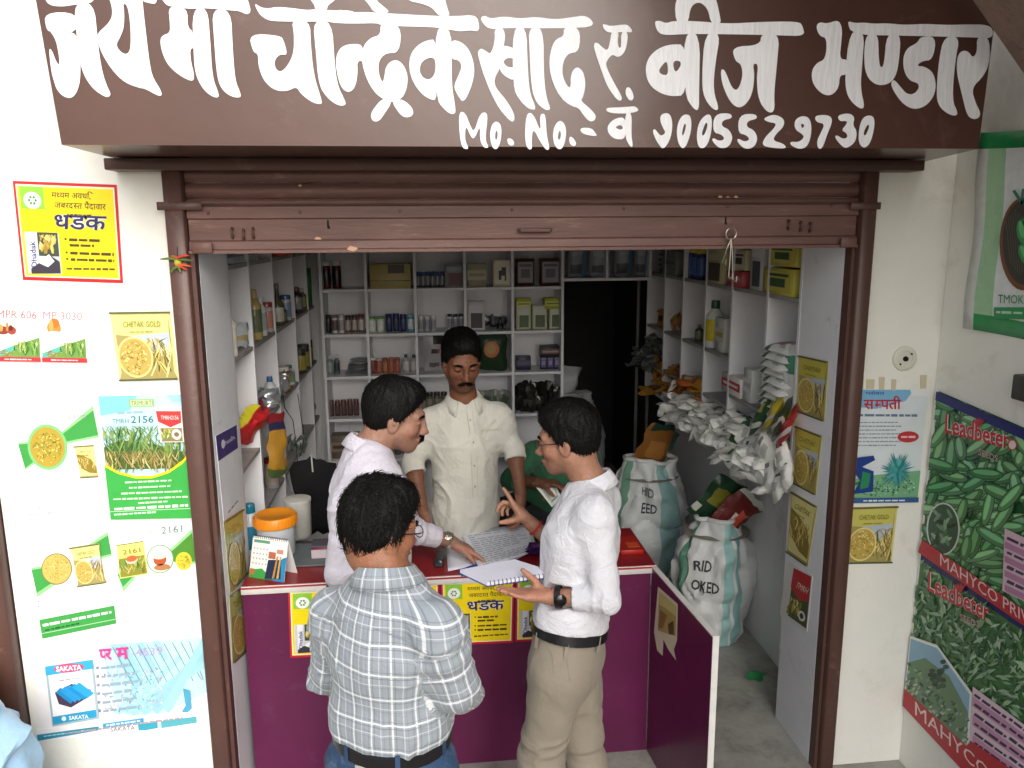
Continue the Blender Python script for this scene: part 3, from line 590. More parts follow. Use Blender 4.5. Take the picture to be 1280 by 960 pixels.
# -- paper posters with green sashes
def sash(q, kind, label, name):
    o = sheet('paddy_poster', q, '#f5f5f5', label, 'poster', Y0, group='white paddy posters with green sashes'); p = Paint(.0022, y=0.0)
    G1, G2 = '#3f9a48', '#8fd08a'
    if kind == 0:
        ribbon(p, q, [(.05, .34), (.30, .33), (.30, .50), (.10, .58)], G2, 1); ribbon(p, q, [(.05, .355), (.28, .35), (.28, .48), (.10, .565)], G1, 2)
        ribbon(p, q, [(.55, .28), (.95, .06), (.99, .34), (.6, .38)], G2, 1); ribbon(p, q, [(.55, .30), (.95, .10), (.98, .32), (.6, .36)], G1, 2)
        qell(p, q, .385, .395, .23, .20, '#7cc27a', 28, 3); qell(p, q, .385, .395, .20, .175, '#b39a3a', 28, 4)
        p2 = [L2(q, .185, .22), L2(q, .585, .22), L2(q, .585, .57), L2(q, .185, .57)]
        grains(p, p2, .5, .5, .42, .42, 160, ['#d8c45a', '#b99a35', '#8a7a28', '#ece08a', '#6d8a3a'], 8, 5, .035)
        b = [L2(q, .69, .40), L2(q, .93, .40), L2(q, .95, .68), L2(q, .73, .68)]; seed_bag(p, b, 'TMRH 2106', 12, 22, .5, style=1)
        tx(p, q, 'TMRH', .48, .165, .63, 4.5, '#b9bfbd', .01, 4); tx(p, q, '2106', .65, .165, .86, 7, '#8f9895', .0, 4); p.scrib(L2(q, .1, .16), L2(q, .42, .165), 3.5, '#d0d3d2', 4, 4)
        for k, v in enumerate([.74, .785, .83, .875, .92, .97]):
            p.scrib(L2(q, .28-.04*k, v), L2(q, .9-.05*k, v-.01), 1.4, '#cbcdd0' if k < 5 else '#a5aaa8', k, 4); qell(p, q, .22+.1*((k*7) % 3-1), v, .008, .006, '#777', 8, 5)
    elif kind == 1:
        ribbon(p, q, [(.02, .28), (.3, .27), (.3, .46), (.06, .56)], G2, 1); ribbon(p, q, [(.02, .30), (.28, .29), (.28, .43), (.06, .52)], G1, 2)
        ribbon(p, q, [(.6, .17), (.97, .0), (1, .24), (.7, .29)], G2, 1); ribbon(p, q, [(.6, .19), (.97, .035), (.995, .22), (.7, .26)], G1, 2)
        qell(p, q, .325, .315, .185, .15, '#7a6a3a', 28, 3); qell(p, q, .325, .315, .175, .14, '#c9b25e', 28, 4)
        p2 = [L2(q, .15, .175), L2(q, .5, .175), L2(q, .5, .455), L2(q, .15, .455)]; grains(p, p2, .5, .5, .45, .45, 170, RICE, 4, 5, .03)
        b = [L2(q, .50, .12), L2(q, .87, .10), L2(q, .92, .49), L2(q, .56, .50)]; seed_bag(p, b, 'CHETAK GOLD', 14, 24, .7)
        for k in range(3): p.scrib(L2(q, .12, .60+k*.045), L2(q, .97, .575+k*.045), 1.5, '#c3c5c8', k, 4); qell(p, q, .07, .60+k*.045, .009, .006, '#666', 8, 5)
        ribbon(p, q, [(.06, .77), (.98, .73), (.99, .91), (.08, .95)], G1, 6); p.scrib(L2(q, .10, .825), L2(q, .94, .79), 3.2, '#eef8ec', 8, 8); p.scrib(L2(q, .12, .875), L2(q, .55, .855), 2.2, '#1f5a2c', 3, 8); p.line(L2(q, .07, .90), L2(q, .99, .865), .6, '#cde9c8', 8)
        tx(p, q, 'चेतक', .30, .045, .52, 5, '#a9aeb0', .0, 4); p.scrib(L2(q, -.1, .04), L2(q, .26, .03), 2, '#c7cbcb', 2, 4)
    else:
        ribbon(p, q, [(.02, .36), (.3, .33), (.22, .44), (.08, .55)], G2, 1); ribbon(p, q, [(.02, .38), (.28, .35), (.2, .42), (.08, .50)], G1, 2)
        ribbon(p, q, [(.62, .23), (.98, .02), (1, .34), (.8, .36)], G2, 1); ribbon(p, q, [(.62, .26), (.98, .055), (.995, .32), (.8, .335)], '#4d8a30', 2)
        b = [L2(q, .03, .10), L2(q, .37, .085), L2(q, .40, .40), L2(q, .05, .42)]
        rect(p, b, 0, 0, 1, 1, '#ded877', 4); rect(p, b, 0, 0, 1, .03, '#70703a', 5); tx(p, b, '2161', .2, .32, .85, 6, '#8a7a30', .02, 6); rect(p, b, .03, .42, .97, .97, '#8a8a30', 5); stalks(p, b, .04, .45, .96, .95, 50, RICE+LEAF, 5, .3, .5, .04, 6); qell(p, b, .5, .5, .22, .12, '#d9c2a8', 14, 14); qell(p, b, .5, .46, .2, .09, '#c2653a', 14, 15)
        qell(p, q, .56, .27, .17, .135, '#6a9a5a', 28, 3); qell(p, q, .56, .27, .155, .125, '#f0ece6', 28, 4)
        qell(p, q, .56, .27, .08, .06, '#b5532f', 18, 16); qell(p, q, .56, .235, .085, .035, '#e9d9c4', 18, 17); qell(p, q, .58, .345, .10, .03, '#b4794e', 18, 16)
        qell(p, q, .85, .31, .10, .085, '#e0c43a', 24, 5); p2 = [L2(q, .76, .235), L2(q, .94, .235), L2(q, .94, .385), L2(q, .76, .385)]; grains(p, p2, .5, .5, .42, .42, 60, ['#8f9a35', '#c2a83a', '#6d7a2a'], 3, 6, .06)
        tx(p, q, 'TMRH', .40, .04, .58, 5, '#9aa5a2', .015, 4); tx(p, q, '2161', .60, .04, .86, 9, '#6d8582', .01, 4); p.scrib(L2(q, .03, .05), L2(q, .35, .04), 3, '#d0d3d2', 3, 4)
        for k in range(6): p.scrib(L2(q, .33-.05*k, .52+k*.055), L2(q, .70+.05*k, .50+k*.055), 1.3, '#d3c4c6', k, 4); qell(p, q, .3-.05*k, .52+k*.055, .008, .006, '#777', 8, 5)
        p.scrib(L2(q, .03, .93), L2(q, .95, .90), 1.3, '#b5b5b8', 3, 4)
    p.build(o)
sash([(12, 505), (121, 498), (134, 640), (28, 648)], 0, 'white paddy poster with green sash and one big round picture, beside the field poster', 's')
sash([(34, 672), (138, 664), (148, 790), (46, 806)], 1, 'white paddy poster with grain dish and seed bag over a green text strip', 's')
sash([(142, 668), (242, 658), (252, 792), (150, 800)], 2, 'white paddy poster with teacup picture and small round yellow picture', 's')
# -- cucumber/bean seed poster at the bottom left
q = [(44, 812), (256, 796), (262, 906), (50, 926)]
o = sheet('vegetable_poster', q, '#f1eef2', 'pale blue bean seed poster with seed pack, lowest on the left wall', 'poster', Y0); p = Paint(.0022, y=0.0)
ribbon(p, q, [(.38, .0), (1, 0), (1, .62), (.74, .82), (.58, .82), (.45, .6)], '#b8dbe6', 1)
r = random.Random(4)
for k in range(10):
    u = .44+.05*k; ribbon(p, q, [(u, .0), (u+.045, .0), (u+.17, .5), (u+.13, .56)] if u < .7 else [(u-.3, .75), (u-.26, .80), (min(.99, u+.1), .25), (min(.99, u+.05), .18)], jit('#a5d0de', r, 14), 2+k)
    p.line(L2(q, u+.02, .03), L2(q, min(.98, u+.13), .48), .8, '#5f7f8a', 13+k*.2)
for k in range(4): ribbon(p, q, [(.52+.07*k, .74), (.56+.07*k, .82), (.99, .34-.07*k), (.985, .22-.07*k)], jit('#9fd0e0', r, 12), 17+k)
r = random.Random(6)
for k in range(150):
    u, v = r.uniform(.40, .74), r.uniform(.3, .75); a, b = L2(q, u, v); p.ell(a, b, 2.4, .8, jit(r.choice(['#8fb4bf', '#b9a0b4', '#d8e8ee', '#7fa7c0']), r), 5, r.uniform(0, 3), 22+k*.05)
for k, ch in enumerate(['प्र', 'म']): tx(p, q, ch, .38+k*.1, .17, .455+k*.1, 15, '#d8408c', .03, 32)
tx(p, q, '-4539', .57, .15, .75, 10, '#b79cc4', .0, 32)
for k in range(6):
    tx(p, q, 'अ', .355, .26+k*.095, .375, 4, '#6f6f86', .03, 33); p.scrib(L2(q, .385, .25+k*.095), L2(q, .56+.02*(k % 3), .235+k*.095), 3.4, '#90a5b5', k, 33)
ribbon(p, q, [(.86, .55), (.90, .58), (.905, .78), (.88, .82), (.845, .81), (.87, .74)], '#4f9fc0', 34)
ribbon(p, q, [(.06, .18), (.34, .145), (.36, .80), (.085, .84)], '#9fb9c2', 34); ribbon(p, q, [(.075, .21), (.33, .175), (.345, .77), (.095, .81)], '#f3f3f5', 35)
ribbon(p, q, [(.06, .18), (.34, .145), (.345, .245), (.062, .28)], '#39a6d0', 36); qell(p, q, .20, .215, .09, .05, '#d34a78', 18, 37); tx(p, q, 'SAKATA', .125, .245, .275, 6.5, '#ffffff', .03, 38)
ribbon(p, q, [(.088, .735), (.345, .695), (.346, .78), (.09, .82)], '#2b9ac8', 36); tx(p, q, 'SAKATA', .185, .785, .30, 5, '#e8f5fa', .03, 38); qell(p, q, .155, .765, .014, .026, '#d7eef6', 12, 38)
ribbon(p, q, [(.11, .47), (.21, .39), (.32, .47), (.33, .53), (.2, .65), (.13, .60)], '#4a3a52', 37)
for k in range(5): ribbon(p, q, [(.115+.025*k, .47-.01*k), (.145+.028*k, .42-.01*k), (.22+.03*k, .56-.012*k), (.20+.025*k, .61-.012*k)], jit('#2f9bd6', r, 18), 38+k)
p.scrib(L2(q, .14, .345), L2(q, .28, .33), 2, '#a9a9b4', 3, 38)
ribbon(p, q, [(.38, .86), (.62, .84), (.62, .885), (.38, .905)], '#2f9ac6', 36); p.scrib(L2(q, .4, .882), L2(q, .6, .864), 2, '#e9f5fa', 3, 37)
p.scrib(L2(q, .16, .93), L2(q, .85, .875), 2.2, '#a89aa4', 9, 37)
p.build(o)
q = [(47, 908), (262, 890), (263, 903), (48, 922)]
q = [(46, 905+6), (250, 893), (251, 906), (48, 926)]
p = Paint(.0024, y=0.0); o = sheet('poster_strip', q, '#f4f3f5', 'narrow white strip with teal bars along the bean poster foot', 'poster', Y0, base=.002, th=.003); p = Paint(.0042, y=0.0)
ribbon(p, q, [(.0, .45), (.38, .2), (.38, .55), (.0, .95)], '#2a93b0', 1); ribbon(p, q, [(.62, .3), (.74, .25), (.74, .85), (.66, .95), (.62, .9)], '#3a9fb5', 1); ribbon(p, q, [(.76, .25), (.98, .1), (.98, .7), (.76, .9)], '#58aab8', 1)
tx(p, q, 'SAKATA', .45, .8, .60, 5.5, '#6a6a72', .01, 2); p.scrib(L2(q, .04, .62), L2(q, .35, .42), 1.5, '#bfe2ea', 2, 2); p.build(o)
# ================================================================ right pillar and side wall
q = [(1069, 487), (1160, 487), (1146, 627), (1060, 628)]
o = sheet('fertiliser_poster', q, '#dfe6ec', 'pale blue poster with red Hindi heading and spiky plant on the right pillar', 'poster', Y0); p = Paint(.0022, y=0.0)
ribbon(p, q, [(0, 0), (.8, 0), (.7, .10), (.3, .17), (0, .15)], '#7fb8dc', 1); ribbon(p, q, [(.75, .0), (1, 0), (1, .06), (.78, .05)], '#f0eef0', 2)
tx(p, q, 'सम्पती', .13, .175, .65, 17, '#c02c3c', .02, 4); tx(p, q, 'ग्लोबल', .14, .045, .4, 5, '#3b4fa0', .01, 4); p.scrib(L2(q, .05, .225), L2(q, .88, .23), 3, '#6a8298', 1, 4)
for k in range(7): p.scrib(L2(q, .08, .29+k*.034), L2(q, .62+.05*(k % 2), .29+k*.034), 1.4, '#8c98a4', k, 4)
qell(p, q, .78, .42, .15, .05, '#c73a40', 20, 5); p.scrib(L2(q, .68, .42), L2(q, .88, .42), 2.5, '#f2cfd0', 2, 6)
ribbon(p, q, [(0, .80), (.3, .76), (1, .72), (1, .97), (0, .97)], '#7fb58c', 5)
grains(p, q, .5, .86, .48, .09, 160, ['#4f8a5a', '#8fc4a0', '#2f6a48', '#a7d0b8'], 4, 6, .022)
for k in range(34):
    a = k*2.4; L = .20+.07*((k*5) % 3)/2; c = (.66, .72); p.poly([L2(q, c[0]+.03*math.cos(a+1.2), c[1]+.02*math.sin(a+1.2)), L2(q, c[0]+L*.95*math.cos(a), c[1]+L*.68*math.sin(a)), L2(q, c[0]-.03*math.cos(a+1.2), c[1]-.02*math.sin(a+1.2))], jit('#4a9a9c', random.Random(k), 25), 24+k*.2)
ribbon(p, q, [(.03, .60), (.30, .58), (.33, .62), (.15, .68), (.32, .72), (.33, .90), (.05, .92), (.14, .80), (.04, .72)], '#233f8a', 33); ribbon(p, q, [(.16, .72), (.28, .74), (.26, .86), (.14, .88)], '#2f8a5a', 34)
rect(p, q, 0, .955, 1, 1, '#3a5f96', 36); p.scrib(L2(q, .2, .98), L2(q, .8, .98), 2, '#dde6ee', 4, 37); p.build(o)
q = [(1063, 634), (1122, 632), (1114, 703), (1054, 704)]
o = sheet('seed_bag_print', q, '#d9d27c', 'yellow seed bag print under the pale blue poster on the right pillar', 'poster', Y0); p = Paint(.0022, y=0.0); seed_bag(p, q, 'CHETAK GOLD', 23, 2, tc='#c9c468'); p.build(o)
TAPE = mat('masking_tape', '#d3c9ad', rough=.7, noise=.1)
for i, (px, py, w, h) in enumerate([(1075, 478, 9, 16), (1088, 480, 10, 12), (1102, 479, 7, 16), (1117, 481, 6, 14), (1154, 477, 8, 17)]):
    q2 = [(px-w/2, py-h/2), (px+w/2, py-h/2), (px+w/2-1, py+h/2), (px-w/2, py+h/2)]
    sheet('tape_scrap', q2, '#d2c8ab', f'{["leftmost", "second", "third", "fourth", "rightmost"][i]} tan tape scrap above the pale blue poster', 'tape', Y0, th=.0028, group='tape scraps on the right pillar')
# round ceiling-rose style fitting base on the pillar
a = P(1130, 448, y=0.0); e = empty('lamp_holder_base', tuple(a)); tag(e, 'round white plastic light fitting base with screws on the right pillar', 'light fitting')
q = MB(); Mx = Matrix.Rotation(math.pi/2, 4, 'X'); q.lathe([(.048, 0), (.047, .008), (.040, .012), (.030, .012), (.028, .009), (.001, .009)], 28, M=Mx); q.build('base', mat('yellowed_plastic', '#d9d7c8', rough=.4), e)
q = MB(); q.lathe([(.010, .009), (.009, .016), (.004, .017)], 14, M=Mx); q.build('terminal', HOLE, e)
for x, z in ((.022, .018), (-.02, -.02)):
    q = MB(); q.lathe([(.004, .011), (.003, .015), (.001, .0155)], 8, M=Matrix.Translation((x, 0, z)) @ Mx); q.build('screw', HOLE, e)
# -- side wall vegetable posters (x = 1.92)
X1 = dict(x=1.92)
q = [(1174, 489), (1340, 560), (1338, 820), (1152, 690)]
o = sheet('cucumber_poster', q, '#2a5f38', 'upper big side wall poster heaped with green cucumbers', 'poster', X1); p = Paint(.0022, **X1); p.clip = q
r = random.Random(3)
for k in range(420):
    u, v = r.random(), r.uniform(.05, 1); a, b = L2(q, u, v); t = r.choice([.3, 1.2, 1.8, 2.4, -.2])+r.uniform(-.3, .3); L = r.uniform(15, 24); w = r.uniform(5.5, 7.5)
    c0 = jit('#56845a', r, 20)  # cucumber greens paled: hazy reflection on the glossy sheet painted in
    if a+L > 1300: L = 10
    p.ell(a, b, L*1.06, w*1.15, '#2c4c36', 14, t, 2+k*.10); p.ell(a, b, L, w, c0, 14, t, 2.03+k*.10); p.ell(a-1.2*abs(math.sin(t)), b-1.6, L*.8, w*.5, tuple(min(255, x*1.35+18) for x in c0), 12, t, 2.06+k*.10)
band = lambda v0, v1, c, l: rect(p, q, 0, v0, 1, v1, c, l)
rect(p, q, 0, 0, 1, .055, '#272a6c', 46)
def leadb(pp, a, b, h, l):
    pp.text('Leadbeter', a, b, h, '#f3e9e6', .045, l, up=(.04, -1)); pp.text('Leadbeter', a, b, h, '#c32f3a', .02, l+1, up=(.04, -1))
    m = ((a[0]+b[0])/2, (a[1]+b[1])/2)
    pp.text('SEEDS', (m[0]+2, m[1]+17), (m[0]+26, m[1]+26), 8, '#c8a0a0', .01, l+1, up=(.04, -1))
    for i_, t in enumerate((-.6, -.2, .2, .6)): pp.line((m[0]+2, m[1]-h*.75), (m[0]+2+11*math.sin(t), m[1]-h*.75-11*math.cos(t)), 2.6, '#c32f3a', l+1.4+.3*i_)
leadb(p, (1185, 541), (1266, 562), 24, 48)
p.ell(1270, 556, 6, 7, '#c9404a', 16, 0, 49); p.ell(1270, 556, 4.5, 5.5, '#ecd9d8', 16, 0, 49.5)
p.ell(1183, 661, 21, 33, '#d7ddd8', 28, 0, 49); p.ell(1183, 661, 19, 31, '#3a5a42', 28, 0, 50)
for k in range(24): p.ell(1183+r.uniform(-13, 13), 661+r.uniform(-24, 24), 7, 2.2, jit(r.choice(['#5f8a68', '#89a890', '#27402f']), r), 8, r.uniform(0, 3), 51+k*.05)
def strip(pp, q, v0, v1, c, l, s=None, h=20):
    rect(pp, q, 0, v0, 1, v1, c, l)
p.poly([(1157, 674), (1340, 800), (1338, 818), (1152, 690)], '#b93038', 60)
p.poly([(1261, 660), (1345, 700), (1345, 780), (1258, 738)], '#d9b9c9', 58)
for k in range(4): p.poly([(1261, 676+k*18), (1345, 716+k*18), (1345, 724+k*18), (1261, 684+k*18)], '#b884a4', 59); p.scrib((1264, 672+k*18), (1285, 682+k*18), 4, '#54405a', k, 60)
p.text('MAHYCO PRIVATE', (1180, 706), (1322, 802), 15, '#e9cdcd', .02, 62, up=(0, -1))
p.build(o)
q = [(1152, 692), (1345, 822), (1345, 1112), (1132, 884)]
o = sheet('tomato_field_poster', q, '#4c7a48', 'lower big side wall poster of green chilli leaves and a farm picture', 'poster', X1, base=.0005); p = Paint(.0022, **X1); p.clip = q
rect(p, q, 0, 0, 1, .04, '#2b2c66', 1)
for k in range(900):
    u, v = r.random(), r.uniform(.05, .74); a, b = L2(q, u, v); L = r.uniform(5, 11); t = r.uniform(0, 3.14)
    c = jit(r.choice(['#628a60', '#8fb08c', '#466a4a', '#a3bf9e', '#527a56']), r, 16)  # leaf greens likewise carry the gloss haze in their colour
    dx, dy = math.cos(t)*L, math.sin(t)*L; nx, ny = -math.sin(t)*L*.28, math.cos(t)*L*.28
    p.poly([(a-dx, b-dy), (a+nx, b+ny), (a+dx, b+dy), (a-nx, b-ny)], c, 2+k*.04)
leadb(p, (1163, 738), (1240, 778), 24, 42)
pic = [(1141, 800), (1216, 872), (1212, 935), (1135, 862)]
ln_ = [(1141, 798), (1175, 812), (1216, 868)]
p.poly([(1140, 794), (1175, 806), (1219, 866), (1215, 942), (1133, 866)], '#e6ece8', 44)
p.poly([(1142, 798), (1175, 810), (1216, 868), (1212, 934), (1136, 864)], '#8db4cc', 45)
p.poly([(1139, 828), (1160, 822), (1190, 845), (1214, 890), (1212, 934), (1136, 864)], '#6a8a68', 46)
for k in range(130):
    u, v = r.random(), r.uniform(.38, .97); a, b = L2(pic, u, v); p.ell(a, b, 3.4, 1.7, jit(r.choice(['#45703f', '#7d9a70', '#a8b49a', '#35553a', '#6a7f86']), r), 6, r.uniform(0, 3), 47+k*.02)
for k in range(26): p.ell(1178+r.gauss(0, 6), 846+r.gauss(0, 7), 4, 3, jit('#2f4a34', r), 7, 0, 50+k*.03)
p.poly([(1220, 858), (1345, 950), (1345, 1010), (1216, 925)], '#e0c6d4', 45)
for k in range(6):
    if k % 2: p.poly([(1220, 858+k*12), (1345, 950+k*12), (1345, 962+k*12), (1219, 870+k*12)], '#c794b4', 46)
    p.scrib((1222, 868+k*12), (1262, 897+k*12), 3.6, '#4a3a54', k, 47); p.scrib((1266, 898+k*12), (1300, 924+k*12), 3.6, '#4a3a54', k+9, 47)
p.poly([(1134, 868), (1345, 1072), (1345, 1110), (1132, 882), (1132, 868)], '#b83038', 52); p.poly([(1134, 860), (1212, 932), (1218, 926), (1345, 1015), (1345, 1080), (1133, 878)], '#b83038', 51)
p.text('MAHYCO PRIVATE', (1148, 893), (1330, 1056), 17, '#eed6d4', .03, 54, up=(0, -1))
p.build(o)
# -- upper right banner, one edge curling off the wall
e = empty('banner', tuple(P(1215, 412, x=1.92))); tag(e, 'curling green and white brinjal seed banner at the top of the right side wall', 'banner')
q = MB(); nU, nV = 14, 12; vs = []; cs = []; fs = []
TL, TR, BR_, BL_ = (1243, 166), (1345, 158), (1345, 438), (1213, 410)
def bp(u, v):
    a, b = L2([TL, TR, BR_, BL_], u, v); w = P(a, b, x=1.92); w[0] -= .004+.045*max(0, 1-u*3.2)**2*(1-.5*v)+.006*math.sin(v*9+u*4)*(1-u); return w
for j in range(nV+1):
    for i in range(nU+1): vs.append(bp(i/nU, j/nV))
for j in range(nV):
    for i in range(nU):
        u, v = (i+.5)/nU, (j+.5)/nV
        c = '#e4e9ea'
        if u < .07: c = '#d6dcd8'
        elif u < .22: c = '#a7cfa8'
        if j == 0: c = '#2c8a50'
        if j == nV-1 and u > .1: c = '#2f9a58'
        fs.append((j*(nU+1)+i, j*(nU+1)+i+1, (j+1)*(nU+1)+i+1, (j+1)*(nU+1)+i)); cs.append(lin(c))
q.mesh(vs, fs, cs, True); o = q.build('banner_sheet', PRINT_G)
md = o.modifiers.new('thickness', 'SOLIDIFY'); md.thickness = .001; rel(o, e)
p = Paint(.013, x=1.92)
p.ell(1284, 305, 30, 58, '#7a4a2c', 34, 0, 1); p.ell(1285, 303, 27, 53, '#3d3a33', 34, 0, 2)
for k in range(10): p.line((1262+k*3, 262+abs(k-4)*3), (1268+k*3, 345-abs(k-4)*4), 1.2, '#57524a', 3)
for (x, y, t) in ((1284, 290, 1.4), (1288, 320, 1.1), (1292, 275, 1.9)): p.ell(x, y, 16, 8, '#3a9a55', 20, t, 4); p.ell(x-2, y-3, 11, 3.4, '#6fc27f', 14, t, 5)
p.line((1272, 238), (1284, 256), 4, '#3a7a6a', 5); p.line((1284, 236), (1282, 256), 3, '#3a7a6a', 5)
p.text('TMOKH', (1252, 379), (1292, 380), 11, '#1f8a4c', .03, 4); p.poly([(1247, 384), (1330, 384), (1330, 400), (1247, 398)], '#2f9a58', 4); p.scrib((1250, 390), (1300, 392), 3, '#bfe0c8', 3, 5)
rel(p.build(None, 'banner_print'), e)
for i, (x0, y0, x1, y1) in enumerate([(1240, 413, 1262, 416), (1264, 416, 1279, 419)]):
    p = Paint(.0008, x=1.92); p.scrib((x0, y0), (x1, y1), 5, '#a5988a', i, 1); o = p.build(None, 'pencil_scrawl'); tag(o, ['faint brown scrawl under the banner, left half', 'faint brown scrawl under the banner, right half'][i], 'scrawl')
# dark metal bracket at right edge
q = MB(); a = P(1281, 480, x=1.90); q.box((a[0]-.03, a[1]-.09, a[2]-.05), (a[0]+.018, a[1]+.02, a[2]+.03), bev=.004); o = q.build('wall_bracket', mat('dark_metal', '#4a4742', rough=.5, metal=.3)); tag(o, 'dark metal bracket on the side wall at the right edge of view', 'bracket')
# ================================================================ cheek posters
XL = dict(x=-.757); XR = dict(x=1.535)
q = [(269, 545), (295, 531), (301, 634), (280, 658)]
o = sheet('payment_sign', q, '#eceef2', 'white payment sign with purple header on the left cheek', 'sign', XL); p = Paint(.0022, **XL)
rect(p, q, 0, 0, 1, .28, '#3d2a78', 1); qell(p, q, .3, .13, .09, .05, '#e6e2f2', 14, 2); p.text('PhonePe', L2(q, .42, .16), L2(q, .9, .15), 5, '#e6e2f2', .01, 2)
p.scrib(L2(q, .25, .9), L2(q, .85, .88), 2, '#8a8a98', 2, 2); p.build(o)
for i, (q, w) in enumerate([([(279, 652), (303, 636), (308, 716), (287, 742)], 'upper'), ([(286, 745), (310, 726), (321, 800), (290, 830)], 'lower')]):
    o = sheet('seed_bag_print', q, '#cfcf9c', f'{w} glossy seed bag print on the left cheek under the payment sign', 'poster', XL, group='bag prints on the left cheek', m=PRINT_G); p = Paint(.0022, **XL); seed_bag(p, q, 'CHETAK', 30+i, 2, .6, style=0, tc='#b9bf6e'); p.build(o, m=PRINT_G)
for i, (q, w) in enumerate([([(999, 444), (1036, 452), (1031, 527), (996, 514)], 'topmost'), ([(995, 532), (1028, 545), (1020, 619), (992, 604)], 'second'), ([(990, 614), (1022, 633), (1010, 708), (984, 690)], 'third'), ([(986, 702), (1016, 720), (1009, 790), (974, 768)], 'lowest')]):
    if i < 3:
        o = sheet('seed_bag_print', q, '#cdc26a', f'{w} yellow seed bag print on the right cheek', 'poster', XR, group='bag prints on the right cheek'); p = Paint(.0022, **XR); seed_bag(p, q, 'CHETAK', 40+i, 2, .8, style=0 if i < 2 else 1, tc='#c9bf52'); p.build(o)
    else:
        o = sheet('seed_bag_print', q, '#e4e2dc', 'lowest print on the right cheek, red and green seed bag', 'poster', XR, group='bag prints on the right cheek'); p = Paint(.0022, **XR)
        ribbon(p, q, [(.25, .08), (.97, .04), (.97, .95), (.30, .92)], '#4d5a36', 1); ribbon(p, q, [(.25, .05), (.97, .02), (.95, .48), (.6, .55), (.25, .4)], '#c22f30', 2); tx(p, q, 'TMRH', .4, .36, .85, 7, '#f0dcd0', .02, 3); stalks(p, q, .3, .55, .75, .92, 30, LEAF+RICE, 3, .3, .6, .06, 4); qell(p, q, .78, .78, .14, .09, '#e6e2da', 16, 9); qell(p, q, .78, .78, .07, .05, '#3a3a34', 10, 10); p.build(o)
# lemon and chilli charm on the post
e = empty('chilli_charm', tuple(P(222, 328, y=-.06))); tag(e, 'lemon and chilli charm tied to the left shutter post', 'charm')
q = MB(); q.lathe([(.001, -.013), (.007, -.011), (.012, -.004), (.012, .004), (.007, .011), (.001, .013)], 12, o=(.0, .004, 0), c=lin('#b9a83c')); q.build('lemon', PRINT_M, e)
for k, (c, z0, x1, z1) in enumerate([('#c8372c', .012, .04, .022), ('#5f7a34', .008, -.055, .012), ('#4d6a2c', .006, .05, .006), ('#d0562c', -.010, .045, -.012), ('#c2402c', -.012, .030, -.022), ('#52702f', -.012, -.028, -.032), ('#6a7f35', -.008, .01, -.03), ('#b5682f', .013, -.02, .02)]):
    q = MB(); q.tube([(-x1*.15, 0, z0), (x1*.4, -.006, (z0+z1)/2+.003), (x1*.8, -.004, z1), (x1, -.002, z1-.001)], [.0035, .0042, .003, .0008], 6, lin(c)); q.build('chilli', PRINT_M, e)
q = MB(); q.tube([(0, .008, .05), (0, 0, .015), (0, 0, -.03)], .001, 5, lin('#222')); q.build('thread', PRINT_M, e)
# ================================================================ shelves
def shelf_unit(name, label):
    e = empty(name); return tag(e, label, 'shelf')
TH = .018
# left unit: front edges on x = -.757, open towards +x
su = shelf_unit('shelf_unit', 'white pigeonhole shelves along the left inner wall')
LY = [.412, .788, 1.324, 1.94, 2.479]; LX0, LX1 = -1.055, -.757
for i, y in enumerate(LY): box_obj('divider', (LX0, y-TH/2, .62 if i else .845), (LX1, y+TH/2, 2.52), LAM, su)
LLEV = [(2.065, 0, 5), (1.70, 0, 5), (1.325, 1, 5), (1.24, 0, 1), (.935, 1, 5), (.80, 0, 1), (.62, 1, 5)]
ends = LY+[2.75]
for z, a, b in LLEV:
    for k in range(a, b): box_obj('shelf_board', (LX0, ends[k]+TH/2+.001, z-TH), (LX1-.003, ends[k+1]-TH/2-.001, z), LAM_E, su)
box_obj('back_panel', (LX0-.004, .42, .62), (LX0-.001, 2.74, 2.52), LAM, su)
# back unit: front edges on y = 2.45
sb = shelf_unit('shelf_unit', 'white square grid shelves on the back wall behind the shopkeeper')
BX = [-.67, -.384, -.068, .257, .571, .905]
for x in BX: box_obj('divider', (x-TH/2, 2.45, .40), (x+TH/2, 2.74, 2.52), LAM, sb)
BZ = [2.118, 1.824, 1.532, 1.252, .966, .68]
for z in BZ:
    for k in range(5): box_obj('shelf_board', (BX[k]+TH/2+.001, 2.453, z-TH), (BX[k+1]-TH/2-.001, 2.74, z), LAM, sb)
for x in (1.205, 1.50): box_obj('divider', (x-TH/2, 2.45, 1.876), (x+TH/2, 2.74, 2.52), LAM, sb)
for z in (1.875, 2.13): box_obj('shelf_board', (.915, 2.453, z-TH), (1.53, 2.74, z), LAM, sb)
box_obj('back_panel', (-.75, 2.741, .4), (.91, 2.745, 2.52), LAM, sb); box_obj('back_panel', (.915, 2.741, 1.86), (1.53, 2.745, 2.52), LAM, sb)
# right unit: front edges on x = 1.53, open towards -x
sr = shelf_unit('shelf_unit', 'white pigeonhole shelves hung high along the right inner wall')
RY = [.355, .67, 1.09, 1.47, 1.86, 2.23, 2.63]; RX0, RX1 = 1.533, 1.728
for i, y in enumerate(RY): box_obj('divider', (RX0, y-TH/2, 1.10), (RX1, y+TH/2, 2.52), LAM, sr)
RLEV = [(2.16, 0, 6), (1.905, 0, 6), (1.36, 0, 2), (1.545, 2, 6), (1.29, 2, 6), (1.10, 0, 6)]
for z, a, b in RLEV:
    for k in range(a, b): box_obj('shelf_board', (RX0+.003, RY[k]+TH/2+.001, z-TH), (RX1, RY[k+1]-TH/2-.001, z), LAM_E if z > 1.2 else LAM, sr)
